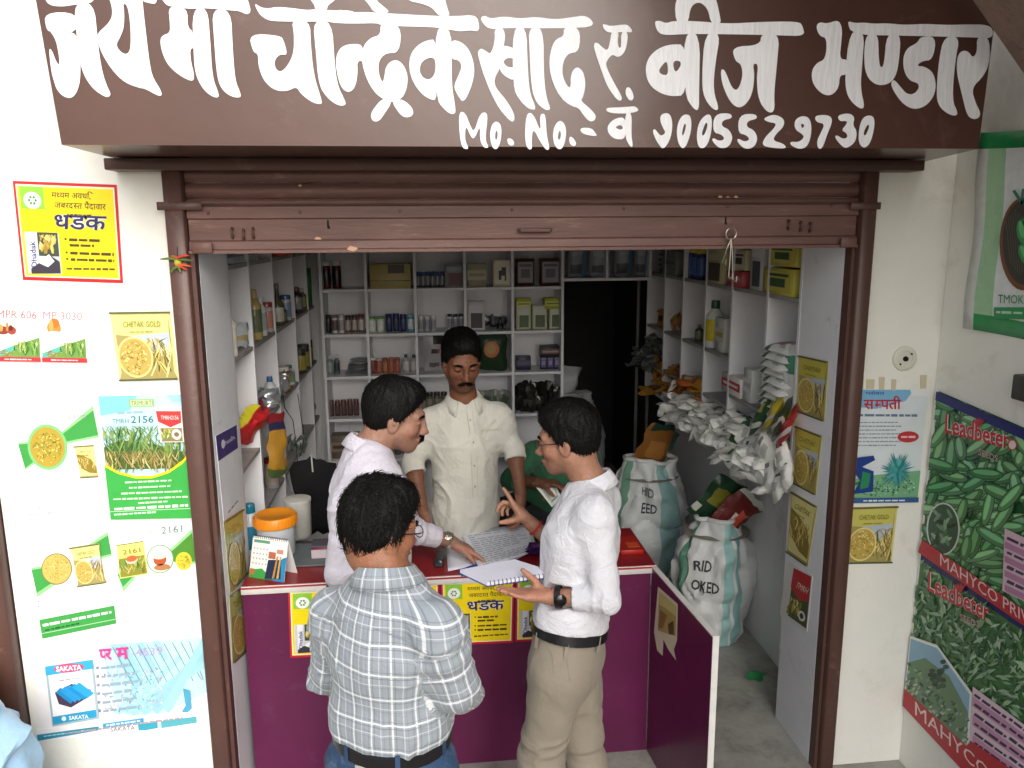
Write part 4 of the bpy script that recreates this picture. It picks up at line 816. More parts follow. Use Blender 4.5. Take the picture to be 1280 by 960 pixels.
# ================================================================ goods
SHADE = {}
def mix(c, d, t): return tuple(a*(1-t)+b*t for a, b in zip(lin(c), lin(d)))
def dims(x0, x1, yt, yb, plane, z=None):
    """size and base point of a thing that spans a photo box on a plane"""
    a = P((x0+x1)/2, yb, **plane); t = P((x0+x1)/2, yt, **plane)
    l = P(x0, yb, **plane); r = P(x1, yb, **plane); w = np.linalg.norm(l-r); h = abs(t[2]-a[2])
    if 'x' in plane: w *= 1.0
    if z is not None: a[2] = z+.001
    return a, w, h
def bottle(box, plane, z, cols, label, group=None, cat='bottle', shape=0, m=None, name='bottle', parts=False, dia=None):
    """cols = body, cap, label band"""
    a, w, h = dims(*box, plane, z); r = (dia or w)/2; body, cap, lab = [lin(c) for c in cols]
    P1 = {0: [(r*.92, 0), (r, .02*h), (r, .14*h), (r*1.012, .15*h), (r*1.012, .60*h), (r, .61*h), (r, .68*h), (r*.5, .80*h), (r*.42, .83*h)],
          1: [(r*.94, 0), (r, .03*h), (r, .12*h), (r*1.01, .13*h), (r*1.01, .70*h), (r, .71*h), (r*.98, .80*h), (r*.9, .83*h), (r*.9, .835*h)],
          2: [(r*.94, 0), (r, .02*h), (r, .08*h), (r*1.01, .09*h), (r*1.01, .42*h), (r, .43*h), (r*.95, .52*h), (r*.36, .68*h), (r*.3, .88*h)]}[shape]
    cs = [body, body, body, lab, lab, body, body, body]
    q = MB(); q.lathe(P1, 16, o=(0, 0, 0), cs=cs)
    rc = {0: .46, 1: .96, 2: .34}[shape]*r; z0 = P1[-1][1]
    cq = q if not parts else MB()
    cq.lathe([(rc, z0), (rc*1.05, z0+.01*h), (rc*1.02, h*.98), (rc*.9, h)], 14, c=cap)
    o = q.build(name, m or PRINT_G, None, loc=a); 
    if parts: cq.build('cap', m or PRINT_G, o)
    return tag(o, label, cat, group)
def carton(box, plane, z, cols, label, group=None, cat='box', rot=0, depth=None, name='carton', style=0, m=None):
    """cols = board, print panel, accent"""
    a, w, h = dims(*box, plane, z); d = depth or w*.6; q = MB(); c0, c1, c2 = [lin(c) for c in cols]
    q.box((-w/2, -d/2, 0), (w/2, d/2, h), c0, bev=min(w, h)*.02)
    e = .0008
    def face(u0, v0, u1, v1, c, k=1):
        q.mesh([(-w/2+w*u0, -d/2-e*k, h*v0), (-w/2+w*u1, -d/2-e*k, h*v0), (-w/2+w*u1, -d/2-e*k, h*v1), (-w/2+w*u0, -d/2-e*k, h*v1)], [(0, 1, 2, 3)], c)
    if style == 0: face(.08, .12, .92, .88, c1); face(.25, .3, .75, .62, c2, 2); face(.15, .70, .85, .80, c2, 2)
    elif style == 1: face(.0, .30, 1, .72, c1); face(.1, .44, .9, .58, c2, 2)
    elif style == 2: face(.45, .62, .85, .98, c2); face(.0, .30, .98, .34, c2)
    elif style == 3: face(.1, .1, .9, .95, c1); face(.3, .25, .45, .6, c2, 2); face(.45, .4, .7, .72, c2, 2); face(.62, .2, .7, .42, c2, 2)
    elif style == 4: face(.2, .08, .85, .60, c2); face(.12, .68, .88, .86, c1)
    o = q.build(name, m or PRINT, None, loc=a, rz=rot+(0 if 'y' in plane else (math.pi/2 if plane['x'] < 0 else -math.pi/2)))
    return tag(o, label, cat, group)
def pouch_mesh(w, h, t, c, seed, stripes=None, nu=9, nv=9, crum=.006):
    """filled sachet: two crimped ends, puffed middle, crumples"""
    vs = []; fs = []; cs = []
    for side in (1, -1):
        for j in range(nv):
            for i in range(nu):
                u, v = i/(nu-1), j/(nv-1); puff = (math.sin(math.pi*u)**.6 if 0 < u < 1 else 0)*(math.sin(math.pi*v)**.45 if 0 < v < 1 else 0)
                pin = 1-.10*math.sin(math.pi*v)*(1 if abs(u-.5) > .3 else 0)-.13*abs(2*v-1)**6; pv_ = 1-.08*abs(2*u-1)**6
                vs.append(((u-.5)*w*pin, side*t/2*puff, (v-.5)*h*pv_))
    V = np.array(vs); nn = np.stack([NZ(V*np.array([38, 38, 38])+seed*3.1+k*9) for k in range(3)], 1); V += nn*crum+np.stack([NZ(V*14+seed*1.7+k*5) for k in range(3)], 1)*crum*1.5
    off = nu*nv
    for side in (0, 1):
        for j in range(nv-1):
            for i in range(nu-1):
                a = side*off+j*nu+i; f = (a, a+1, a+nu+1, a+nu); fs.append(f if side == 0 else f[::-1])
                u, v = (i+.5)/(nu-1), (j+.5)/(nv-1); col = c
                if stripes:
                    for (u0, v0, u1, v1, cc) in stripes:
                        if u0 <= u <= u1 and v0 <= v <= v1: col = cc
                cs.append(lin(col))
    return V, fs, cs
FOIL = mat('foil_film', vcol=True, rough=.22, metal=.55, noise=.15, nscale=30, bump=.5, bscale=22)
FILM = mat('plastic_film', vcol=True, rough=.3, noise=.12, nscale=20, bump=.45, bscale=30, spec=.5)
_pm = {}
def pouch(key, w, h, t, c, stripes=None, m=None, crum=.006):
    k = key
    if k not in _pm:
        V, fs, cs = pouch_mesh(w, h, t, c, len(_pm)+1, stripes, crum=crum); q = MB(); q.mesh(V, fs, cs, True)
        o = q.build('pouch', m or FILM); me = o.data; bpy.data.objects.remove(o); _pm[k] = me
    return _pm[k]
def put(me, name, loc, rot, label, cat, group=None, s=1.0):
    o = bpy.data.objects.new(name, me); COL.objects.link(o); o.location = loc; o.rotation_euler = rot; o.scale = (s, s, s); return tag(o, label, cat, group)
ORD = ['first', 'second', 'third', 'fourth', 'fifth', 'sixth', 'seventh', 'eighth']
YB = dict(y=2.56)
def row(x0, x1, n, yt, yb, z, cols, label, group, cat='bottle', shape=1, plane=YB, fn=bottle, gap=.12, **kw):
    w = (x1-x0)/n
    for i in range(n):
        c = cols[i] if isinstance(cols, list) else cols
        fn((x0+w*i+w*gap/2, x0+w*(i+1)-w*gap/2, yt+random.uniform(-.6, .6), yb), plane, z, c, label.format(ORD[i]), group, cat, **({'shape': shape} if fn is bottle else {}), **kw)
# --- back shelves, top row
row(402, 428, 2, 325, 359, 1.824, ('#5a2022', '#d8d6d2', '#2a1c1e'), '{} tall dark red can from the left, top left cell of the back shelves', 'dark red cans', 'can')
carton((464, 514, 330, 360), YB, 1.824, ('#b3a468', '#b3a468', '#3a342c'), 'wide olive cardboard box in the second top cell of the back shelves', style=2, depth=.2)
row(520, 556, 6, 341, 360, 1.824, ('#2a2c36', '#2f4a9a', '#8d8f9a'), '{} small dark bottle with blue cap from the left, third top cell', 'dark bottles with blue caps')
carton((556, 580, 330, 359), YB, 1.824, ('#8e8d96', '#a3a2ab', '#5a2a34'), 'grey carton at the right end of the third top cell', style=4)
carton((584, 608, 330, 359), YB, 1.824, ('#a59f84', '#b9b39a', '#948c70'), 'beige carton in the fourth top cell, left one', style=1)
carton((616, 639, 327, 360), YB, 1.824, ('#d6cdb0', '#ddd8c4', '#2c2a2e'), 'cream carton with black figure in the fourth top cell', style=3)
for i, (a, b) in enumerate([(645, 667), (675, 699)]):
    carton((a, b, 325, 359), YB, 1.824, ('#4a2226', '#8e8c90', '#5b5a60'), f'{["left", "right"][i]} dark carton with silver bag print in the fifth top cell', 'dark cartons with silver prints', style=0)
for i, (a, b) in enumerate([(710, 733), (736, 762), (767, 791), (793, 809)]):
    L_, w, h = dims(a, b, 312, 350, dict(y=2.52), 1.875)
    put(pouch(('gb', i), w, h*1.15, .07, '#8f949c', [(0.1, .1, .9, .35, '#54585e'), (.75, 0, 1, 1, '#5a7f9c'), (.25, .6, .7, .8, '#a9adb3')]), 'seed_bag', (L_[0], 2.53, 1.876+h*.575), (0.06, 0, random.uniform(-.1, .1)), f'{ORD[i]} grey seed bag from the left in the cells over the dark doorway', 'bag', 'grey bags over the doorway')
# row 2
row(407, 456, 6, 394, 416, 1.532, [('#1c1a1c', '#222222', '#222222')]+[('#d9d7d8', '#8a6a66', '#6f5a58'), ('#e2e0e2', '#c9c9cc', '#a9a4a8'), ('#6f4a40', '#3a2a28', '#c2b4a8'), ('#6a4a44', '#4a3430', '#b9aea8'), ('#74625c', '#8a2f34', '#d9cfcc')], '{} small jar from the left in the second row, first cell', 'small jars in the first cell', 'jar')
row(460, 482, 2, 397, 416, 1.532, ('#cfe0cd', '#5f9a4a', '#e4ece2'), '{} green and white jar in the second row, second cell', 'green and white jars', 'jar')
row(482, 509, 3, 394, 416, 1.532, ('#232a52', '#2d3a78', '#3d466e'), '{} navy blue jar in the second row, second cell', 'navy jars', 'jar')
row(509, 519, 1, 394, 416, 1.532, ('#5aa2c2', '#9ad0e0', '#d5e6ee'), 'light blue jar at the right end of the second cell, second row', None, 'jar')
row(523, 546, 3, 396, 415, 1.532, ('#bdbcc2', '#d9d9dd', '#9d9ca6'), '{} pale jar in the second row, third cell', 'pale jars', 'jar')
row(559, 580, 3, 394, 414, 1.532, ('#c5c4c8', '#191a1e', '#8f8f98'), '{} black capped bottle in the second row, third cell', 'black capped bottles')
carton((584, 606, 379, 415), YB, 1.532, ('#cbc8ca', '#c5c2c4', '#2c2a2c'), 'white carton with dark window in the second row, fourth cell', style=4)
for i in range(6):
    put(pouch(('sv', i), .075, .11, .02, '#8c8c92', [(0, .3, 1, .5, '#3b3b40')], FOIL, .008), 'sachet', (.40+i*.026, 2.55+.02*(i % 2), 1.585-.004*i), (.2, .25*i-.5, .3*i), 'silver sachet in the jumbled bunch, second row, fourth cell', 'sachet', 'jumbled silver sachets')
for i, (a, b) in enumerate([(645, 663), (665, 683), (686, 702)]):
    carton((a, b, 386, 415), YB, 1.532, ('#c9cdb0', '#c3c7c0', '#4c5f44'), f'{ORD[i]} white and green carton in the second row, fifth cell', 'white and green cartons', style=4)
carton((645, 663, 372, 386), YB, 1.532+.133, ('#a9ae3c', '#c5c95a', '#7c8428'), 'small lime box on the first white and green carton', None, style=1)
carton((680, 702, 372, 386), YB, 1.532+.133, ('#a9ae3c', '#c5c95a', '#7c8428'), 'wider lime box on the rightmost white and green cartons', None, style=1)
# row 3
row(409, 426, 2, 444, 468, 1.252, [('#7a8a86', '#d0d2d0', '#9aa5a0'), ('#5c6468', '#e2e2e0', '#3d4448')], '{} bottle in the third row, first cell', 'two bottles in the first cell', shape=0)
for i in range(5):
    V, fs, cs = pouch_mesh(.15, .12, .022, '#8f9094', 90+i); q = MB(); q.mesh([(v[0], v[2], v[1]) for v in V], [f[::-1] for f in fs], cs, True); o = q.build('folded_bag', FILM, loc=(-.475+.006*i, 2.57, 1.266+.021*i)); tag(o, f'{["lowest", "second", "middle", "fourth", "topmost"][i]} folded grey bag of the pile in the third row', 'bag', 'pile of folded grey bags')
row(463, 501, 5, 449, 468, 1.252, [('#6b2f2a', '#e2e0de', '#8a5048'), ('#9a4a34', '#d6d2ce', '#b56a50'), ('#9c4e36', '#9a5040', '#b87a5a'), ('#a05034', '#a45a44', '#b06a4a'), ('#9a4a34', '#a4604a', '#b06a50')], '{} orange brown jar in the third row, second cell', 'orange brown jars', 'jar')
row(503, 523, 2, 446, 468, 1.252, ('#a9aaac', '#3a3a3e', '#c9c9cb'), '{} grey bottle beside the orange jars', 'grey bottles', shape=0)
L_, w, h = dims(529, 556, 419, 468, dict(y=2.52), 1.252)
put(pouch('chick', w, h, .07, '#a9a7ab', [(.55, .8, .95, .95, '#2b2a2c'), (.4, .45, .6, .65, '#3a3434'), (.6, .5, .8, .6, '#8a4a44'), (.3, .1, .8, .2, '#6a6468')]), 'seed_bag', (L_[0], 2.54, 1.254+h/2), (.1, 0, .1), 'pale bag with black printed marks, just left of the shopkeeper', 'bag')
L_, w, h = dims(597, 636, 420, 468, dict(y=2.50), 1.252); e_bag = MB()
V, fs, cs = pouch_mesh(w, h, .07, '#223a24', 77, nu=9, nv=9, crum=.004); e_bag.mesh(V, fs, cs, True); ob = e_bag.build('seed_bag', FILM, loc=(L_[0], 2.53, 1.254+h/2)); tag(ob, 'dark green seed bag with orange round picture, right of the shopkeeper head', 'bag')
q = MB(); q.mesh([(-.01+.052*math.cos(t), -.040, .02+.055*math.sin(t)) for t in [i*math.pi/10 for i in range(20)]], [tuple(range(20))], lin('#b5683a')); q.mesh([(-.012+.03*math.cos(t), -.0405, .024+.034*math.sin(t)) for t in [i*math.pi/10 for i in range(20)]], [tuple(range(20))], lin('#a88a4a')); q.build('picture', PRINT, ob)
carton((645, 663, 450, 467), YB, 1.252, ('#3a3448', '#4c4460', '#5a5078'), 'low dark purple box in the third row, fifth cell', style=1)
for i in range(3): carton((675+i*8.5, 683+i*8.5, 450, 467), YB, 1.252, ('#34304e', '#55507c', '#8c88a8'), f'{ORD[i]} small violet box under the dark carton, third row', 'small violet boxes', style=0)
carton((675, 700, 436, 450), YB, 1.252+.085, ('#2d2a30', '#6a4a48', '#9a8480'), 'dark carton lying on the three violet boxes', style=1)
# row 4, 5
row(411, 450, 5, 504, 524, .966, ('#4a2a2a', '#6a3a36', '#5c4440'), '{} dull red jar in the fourth row, first cell', 'dull red jars', 'jar')
for i in range(9):
    put(pouch(('fo', i % 4), .12, .19, .03, '#3a3834', [(.3, .2, .7, .5, '#6c6a66')], FOIL, .010), 'foil_pouch', (.62+.028*i, 2.52-.02*(i % 3), 1.065+.012*(i % 2)), (.1*(i % 3-1), .22*((i*5) % 4-1.5), .5*((i*3) % 5-2)), 'dark shiny foil pouch standing in the fourth row, fifth cell', 'pouch', 'dark foil pouches')
for i in range(6):
    put(pouch(('pk', i % 3), .10, .15, .03, '#7d7f78', [(.2, .4, .8, .7, '#4a5a48')], None, .008), 'packet', (.32+.04*i, 2.54, 1.045), (.15, .2*((i*3) % 4-1.5), .4*(i % 3-1)), 'greyish packet leaning in the fourth row behind the shopkeeper', 'packet', 'greyish packets')
row(525, 560, 4, 498, 524, .966, ('#4a4640', '#2a2a2c', '#8a8478'), '{} dull bottle in the fourth row, third cell', 'dull bottles in the fourth row')
row(466, 512, 5, 556, 580, .68, ('#5f5a52', '#8a8a8c', '#3f4a44'), '{} dull jar in the fifth row, second cell', 'dull jars in the fifth row', 'jar')
carton((415, 450, 552, 580), YB, .68, ('#6a5f52', '#8a7c68', '#4a4038'), 'brown carton in the fifth row, first cell', style=1)
# --- left shelves
XI = dict(x=-.79)
def lb(box, z, cols, label, **kw):
    o = bottle(box, XI, z, cols, label, **kw); return o
lb((284, 291, 373, 434), 1.70, ('#dad8d4', '#d8622c', '#c9c4b8'), 'tall white bottle with orange cap on the near left shelf', dia=.06, shape=0)
L_ = P(298, 404, x=-.79); put(pouch('lp', .10, .11, .03, '#c9ced2', [(0, .2, 1, .45, '#b9a878'), (.85, 0, 1, 1, '#3f74a8')]), 'packet', (L_[0], L_[1]+.03, 1.70+.058), (0, 0, 1.2), 'white and blue packet beside the orange capped bottle', 'packet')
lb((317, 324, 364, 428), 1.70, ('#a9965e', '#b9a468', '#5f6a4a'), 'tall ochre bottle in the second left bay', dia=.065, shape=0)
lb((325, 331, 371, 420), 1.70, ('#d2d4d6', '#e0e2e4', '#a8b0ac'), 'white bottle behind the ochre bottle in the second left bay', dia=.055, shape=0)
lb((345, 352, 357, 410), 1.70, ('#54503a', '#8a7a78', '#cfccc0'), 'slim necked bottle with pale label in the third left bay', dia=.065, shape=2)
lb((352, 356, 385, 407), 1.70, ('#5f5c48', '#3a3a34', '#77745a'), 'short dark bottle beside the slim necked one', dia=.05)
lb((369, 376, 368, 401), 1.70, ('#3f3a40', '#8a4a5a', '#8f8c90'), 'dark bottle with pinkish cap in the fourth left bay', dia=.07)
carton((389, 401, 375, 420), dict(x=-.79), 1.70, ('#3a7a2e', '#4f8f3a', '#b5a83a'), 'green seed pack in the far left bay near the corner', depth=.04, style=4)
row(374, 388, 3, 440, 473, 1.325, ('#3a3832', '#4a4842', '#a89a4a'), '{} dark bottle with yellow label on the second left shelf', 'dark bottles with yellow labels', plane=XI, dia=.075)
lb((396, 403, 506, 526), .935+.0, ('#a9acae', '#8a8c8e', '#c5c6c8'), 'small pale bottle at the far end of the left shelves', dia=.06)
for i in range(7): bottle((284+i*5, 288+i*5, 318, 327), XI, 2.065, ('#b9bcc0', '#8a8c90', '#9fa2a8'), f'{ORD[i]} silver can on the top left shelf under the shutter', 'silver cans on the top left shelf', 'can', 1, dia=.055)
o = lb((300, 324, 571, 640), .80, ('#d9dde2', '#1f7f96', '#3f9ac0'), 'big white bottle with teal cap at the near end of the left shelf', parts=True, dia=.10, shape=0)
lb((296, 304, 598, 645), .80, ('#2f3a3c', '#20282a', '#8fa0a2'), 'dark bottle beside the big teal capped bottle', dia=.05)
L_ = P(310, 530, x=-.775)
put(pouch('red', .13, .16, .05, '#c22a30', [(0, .1, .3, 1, '#c9c02c'), (.3, .85, .6, 1, '#a81c26')], None, .016), 'packet', (L_[0], L_[1]+.05, L_[2]), (.3, .5, .9), 'crumpled red packet with yellow edge hanging in the near left bay', 'packet')
L_ = P(346, 556, x=-.72)
put(pouch('ylw', .13, .30, .05, '#b08330', [(0, .86, 1, 1, '#8f2a30'), (0, .72, 1, .86, '#2f2f52'), (0, 0, 1, .18, '#4f6236'), (.7, .2, 1, .7, '#c9c0a8')], FILM, .008), 'seed_bag', L_, (0, .05, 1.0), 'glossy yellow seed bag with blue and red head hanging on the left shelves', 'bag')
for i in range(7):
    L_ = P(330+i*4, 508-i*3, x=-.80); put(pouch(('cl', i % 3), .09, .12, .02, '#b2b5ba', [(.2, .3, .8, .6, '#8c8f98')] if i else [(0, 0, 1, .5, '#c8586a')], FOIL, .012), 'sachet', (L_[0], L_[1], 1.36+.01*i), (.6*i, .9+.2*i, .7*i), 'clear and silver sachet in the loose heap on the second left shelf', 'sachet', 'loose sachets on the left shelf')
for i in range(10):
    L_ = P(362+(i % 5)*4.4, 552+8*(i//5)+random.uniform(-3, 3), x=-.74); put(pouch(('cl2', i % 3), .055, .07, .014, '#a2a8a2', [(.2, .3, .8, .6, '#5f7f62')], FOIL, .01), 'sachet', L_, (.4*i, .3*i, 1+.5*i), 'small sachet in the strip hanging from the left shelf', 'sachet', 'hanging strip of sachets')
for i in range(4):
    L_ = P(384+i*3.5, 530, x=-.84); put(pouch(('cl3', i % 2), .10, .13, .04, '#7d8278', [(.2, .3, .8, .6, '#a9ac9c')], None, .014), 'packet', (L_[0], L_[1], .985), (.3*i, .7, .6*i), 'olive grey packet at the far end of the left shelves', 'packet', 'olive grey packets')
q = MB(); 
WIRE = mat('black_cable', '#202022', rough=.5)
for i, (pts) in enumerate([[(353, 488), (356, 510), (366, 525), (371, 560), (372, 590)], [(372, 492), (376, 520), (380, 545), (376, 570)]]):
    q = MB(); q.tube([P(a, b, x=-.735) for a, b in pts], .0022, 6); o = q.build('cable', WIRE); tag(o, ['thin dark cable hanging down the left shelves, nearer one', 'thin dark cable hanging down the left shelves, farther one'][i], 'cable')
# --- right shelves
XR_ = dict(x=1.585)
def rb(box, z, cols, label, **kw): return bottle(box, XR_, z, cols, label, **kw)
row(860, 881, 3, 309, 348, 1.905, ('#2a3564', '#c9b43a', '#3a5a9a'), '{} blue bottle with yellow cap on the top right shelf', 'blue bottles with yellow caps', plane=XR_, dia=.075)
carton((836, 854, 312, 343), XR_, 1.905, ('#6c706c', '#7d827c', '#5a5f5a'), 'grey green carton on the top right shelf, second bay from the back', depth=.1, style=1)
for i in range(5):
    L_ = P(821, 340, x=1.60); V, fs, cs = pouch_mesh(.15, .11, .03, '#8a8c8e', 120+i, [(.2, .3, .8, .6, '#5f6264')], crum=.002); q = MB(); q.mesh([(v[2], v[0], v[1]) for v in V], fs, cs, True); o = q.build('folded_bag', FOIL, loc=(1.61, 2.42, 1.925+.034*i)); tag(o, f'{["lowest", "second", "middle", "fourth", "topmost"][i]} silver pack of the stack at the far end of the top right shelf', 'bag', 'stack of silver packs')
carton((892, 914, 309, 352), XR_, 1.905, ('#b9b490', '#c5c09c', '#4a4438'), 'cream carton with dark print on the top right shelf, behind the hooks', depth=.1, style=4)
carton((925, 942, 321, 346), XR_, 1.905+.085, ('#b5b08a', '#cfcab0', '#3a3830'), 'small cream box standing on the pink box', depth=.09, style=0)
carton((919, 938, 347, 367), XR_, 1.905, ('#b04450', '#c9707a', '#e2c9c8'), 'small pink red box on the top right shelf', depth=.1, style=1)
carton((946, 961, 309, 370), XR_, 1.905, ('#c9cbce', '#d9dbdd', '#4a5058'), 'tall white carton with dark marks on the top right shelf', depth=.08, style=4)
for i, b in enumerate([(972, 1009, 307, 335), (965, 1004, 335, 368)]):
    a_, w_, h_ = dims(*b, XR_, None); carton(b, XR_, 1.905+(.0 if i else .125), ('#b9b04a', '#c9c05a', '#3f5f3a'), ['upper yellow fruit carton on the near end of the top right shelf', 'lower yellow fruit carton on the near end of the top right shelf'][i], depth=.1, style=0)
rb((882, 902, 385, 444), 1.545, ('#d6d8d4', '#2f5a3a', '#c9b92a'), 'white bottle with yellow label and green cap on the right shelves', parts=True, shape=0, dia=.10)
carton((899, 910, 404, 446), XR_, 1.545, ('#cfd0cc', '#d9d9d4', '#b9a84a'), 'white box beside the yellow labelled bottle', depth=.06, style=1)
rb((871, 876, 410, 431), 1.545, ('#4a4a3c', '#6a6a58', '#77745c'), 'small olive bottle on the second right shelf', dia=.05)
for i in range(5):
    put(pouch(('yb', i % 2), .10, .12, .03, '#a8742a', [(.2, .2, .8, .5, '#5a3a20')], None, .012), 'packet', (1.60, 1.95+.13*i, 1.545+.06), (.2, .2*(i % 3-1), .9+.4*i), 'amber packet on the second right shelf towards the back', 'packet', 'amber packets')
GRN_P = [(.1, .2, .9, .5, '#b9c0ba'), (.3, .55, .8, .75, '#a82c34'), (0, .8, 1, .92, '#3f5f4a')]
for i in range(9):
    V, fs, cs = pouch_mesh(.17, .27, .058, '#e9ebe8', 140+i, GRN_P, crum=.0016); q = MB(); q.mesh([(v[0], v[2], v[1]) for v in V], [f[::-1] for f in fs], cs, True)
    o = q.build('seed_packet', FILM, loc=(1.575+.008*(i % 3), .525+.012*((i*3) % 4), 1.382+.036*i)); o.rotation_euler = (0, -.12, .08*(i % 3-1)); tag(o, f'{ORD[i] if i < 8 else "topmost"} white packet from the bottom of the near right stack', 'packet', 'stack of white packets on the near right shelf')
for i in range(2):
    put(pouch(('wv', i), .11, .36, .04, '#d2d6d6', [(.1, .6, .8, .85, '#4f8f74')]), 'seed_packet', (1.55, .395+.03*i, 1.53), (0, .08, -1.3), ['white and green packet standing in front of the packet stack', 'white and green packet standing behind the first upright one'][i], 'packet')
carton((913, 936, 468, 492), XR_, 1.36, ('#d5d0cc', '#c23a44', '#e8e2de'), 'red and white box on the lower right shelf', depth=.1, style=1)
carton((938, 948, 455, 497), XR_, 1.36, ('#cfd2d0', '#dcdedc', '#b9bcba'), 'slim white box beside the red and white box', depth=.08, style=1)
r = random.Random(11)
def heap(n, fy, fz, kinds, label, group, sx=(1.50, 1.62), name='seed_packet', cat='packet'):
    for i in range(n):
        k = r.choice(kinds); y = r.uniform(*fy); z = r.uniform(*fz) if not callable(fz) else fz(y)
        x = r.uniform(*sx); z -= max(0, 1.53-x)*.9
        put(pouch(*k), name, (x, y, z), (math.pi/2+r.gauss(0, .38), r.gauss(-.25, .35), r.uniform(0, 6.28)), label, cat, group)
Wt = '#efefe9'
WH = [(('w', i), [.09, .11, .08, .12, .10][i], [.15, .13, .17, .14, .12][i], .040, Wt, [(.2, .3, .8, .45, '#c5c6c0'), (.15, .68, .55, .78, ['#4a5a4a', '#8a8a84', '#c9c9c4'][i % 3])], FILM, .0045) for i in range(5)]
AMB = [(('a', i), .11, .15, .03, ['#b07a22', '#9a6420', '#c08a34'][i], [(.2, .2, .7, .5, '#6a4420')], FILM, .007) for i in range(3)]
ORG = [(('o', i), .11, .15, .03, ['#a85a2c', '#c9c4b8', '#7a3a3c'][i], [(.2, .4, .8, .7, '#d9b48a')], FILM, .007) for i in range(3)]
MIX = [(('m', i), .12, .18, .03, ['#2f5a3a', '#b8323a', '#c9b93a', '#3a4a34'][i], [(.2, .5, .8, .75, '#c9c23c'), (0, .1, 1, .2, '#e0ddd4')], FILM, .006) for i in range(4)]
heap(80, (.40, 1.0), (1.09, 1.27), WH, 'crumpled white seed packet in the heap spilling off the lowest right shelf', 'heap of white packets', (1.47, 1.60))
heap(80, (1.0, 1.95), (1.09, 1.24), WH, 'crumpled white seed packet in the heap spilling off the lowest right shelf', 'heap of white packets', (1.47, 1.60))
for i, (px, py, rz) in enumerate([(978, 566, .3), (962, 592, .2), (945, 580, .5), (974, 606, 0), (958, 560, .6), (984, 588, .1)]):
    put(pouch(*WH[i % 5]), 'seed_packet', P(px, py, x=1.47), (0.2, .5+rz, 1.4+rz), 'big limp white packet hanging off the near end of the lowest right shelf', 'packet', 'limp white packets at the near end', 1.15)
heap(16, (2.0, 2.5), (1.10, 1.32), AMB, 'crumpled amber packet in the heap at the far end of the right shelf', 'heap of amber packets', (1.46, 1.62))
heap(14, (1.5, 2.05), (1.14, 1.36), ORG+AMB[:1], 'orange and white packet in the mixed heap of the right shelf', 'orange and white packets', (1.50, 1.62))
for i, (px, py, rz) in enumerate([(951, 519, .5), (968, 512, .3), (985, 530, .2), (922, 542, .9), (978, 520, .1)]):
    put(pouch(*MIX[[0, 2, 1, 0, 3][i]]), 'seed_packet', P(px, py, x=1.50), (.5, .9-rz, 1.5), ['dark green and yellow packet on the white heap, left one', 'yellow printed packet on the white heap', 'red and white packet lying on the near end of the heap', 'green and yellow packet low in the middle of the heap', 'dark green packet beside the red one'][i], 'packet', None, 1.15)
heap(14, (2.2, 2.6), (1.34, 1.50), [(('g', i), .08, .11, .03, '#6f7672', [(.2, .2, .8, .5, '#a4aaa6')], FOIL, .014) for i in range(2)], 'small grey foil sachet in the bunch at the far end of the right shelves', 'bunch of grey foil sachets', (1.40, 1.54), 'sachet', 'sachet')
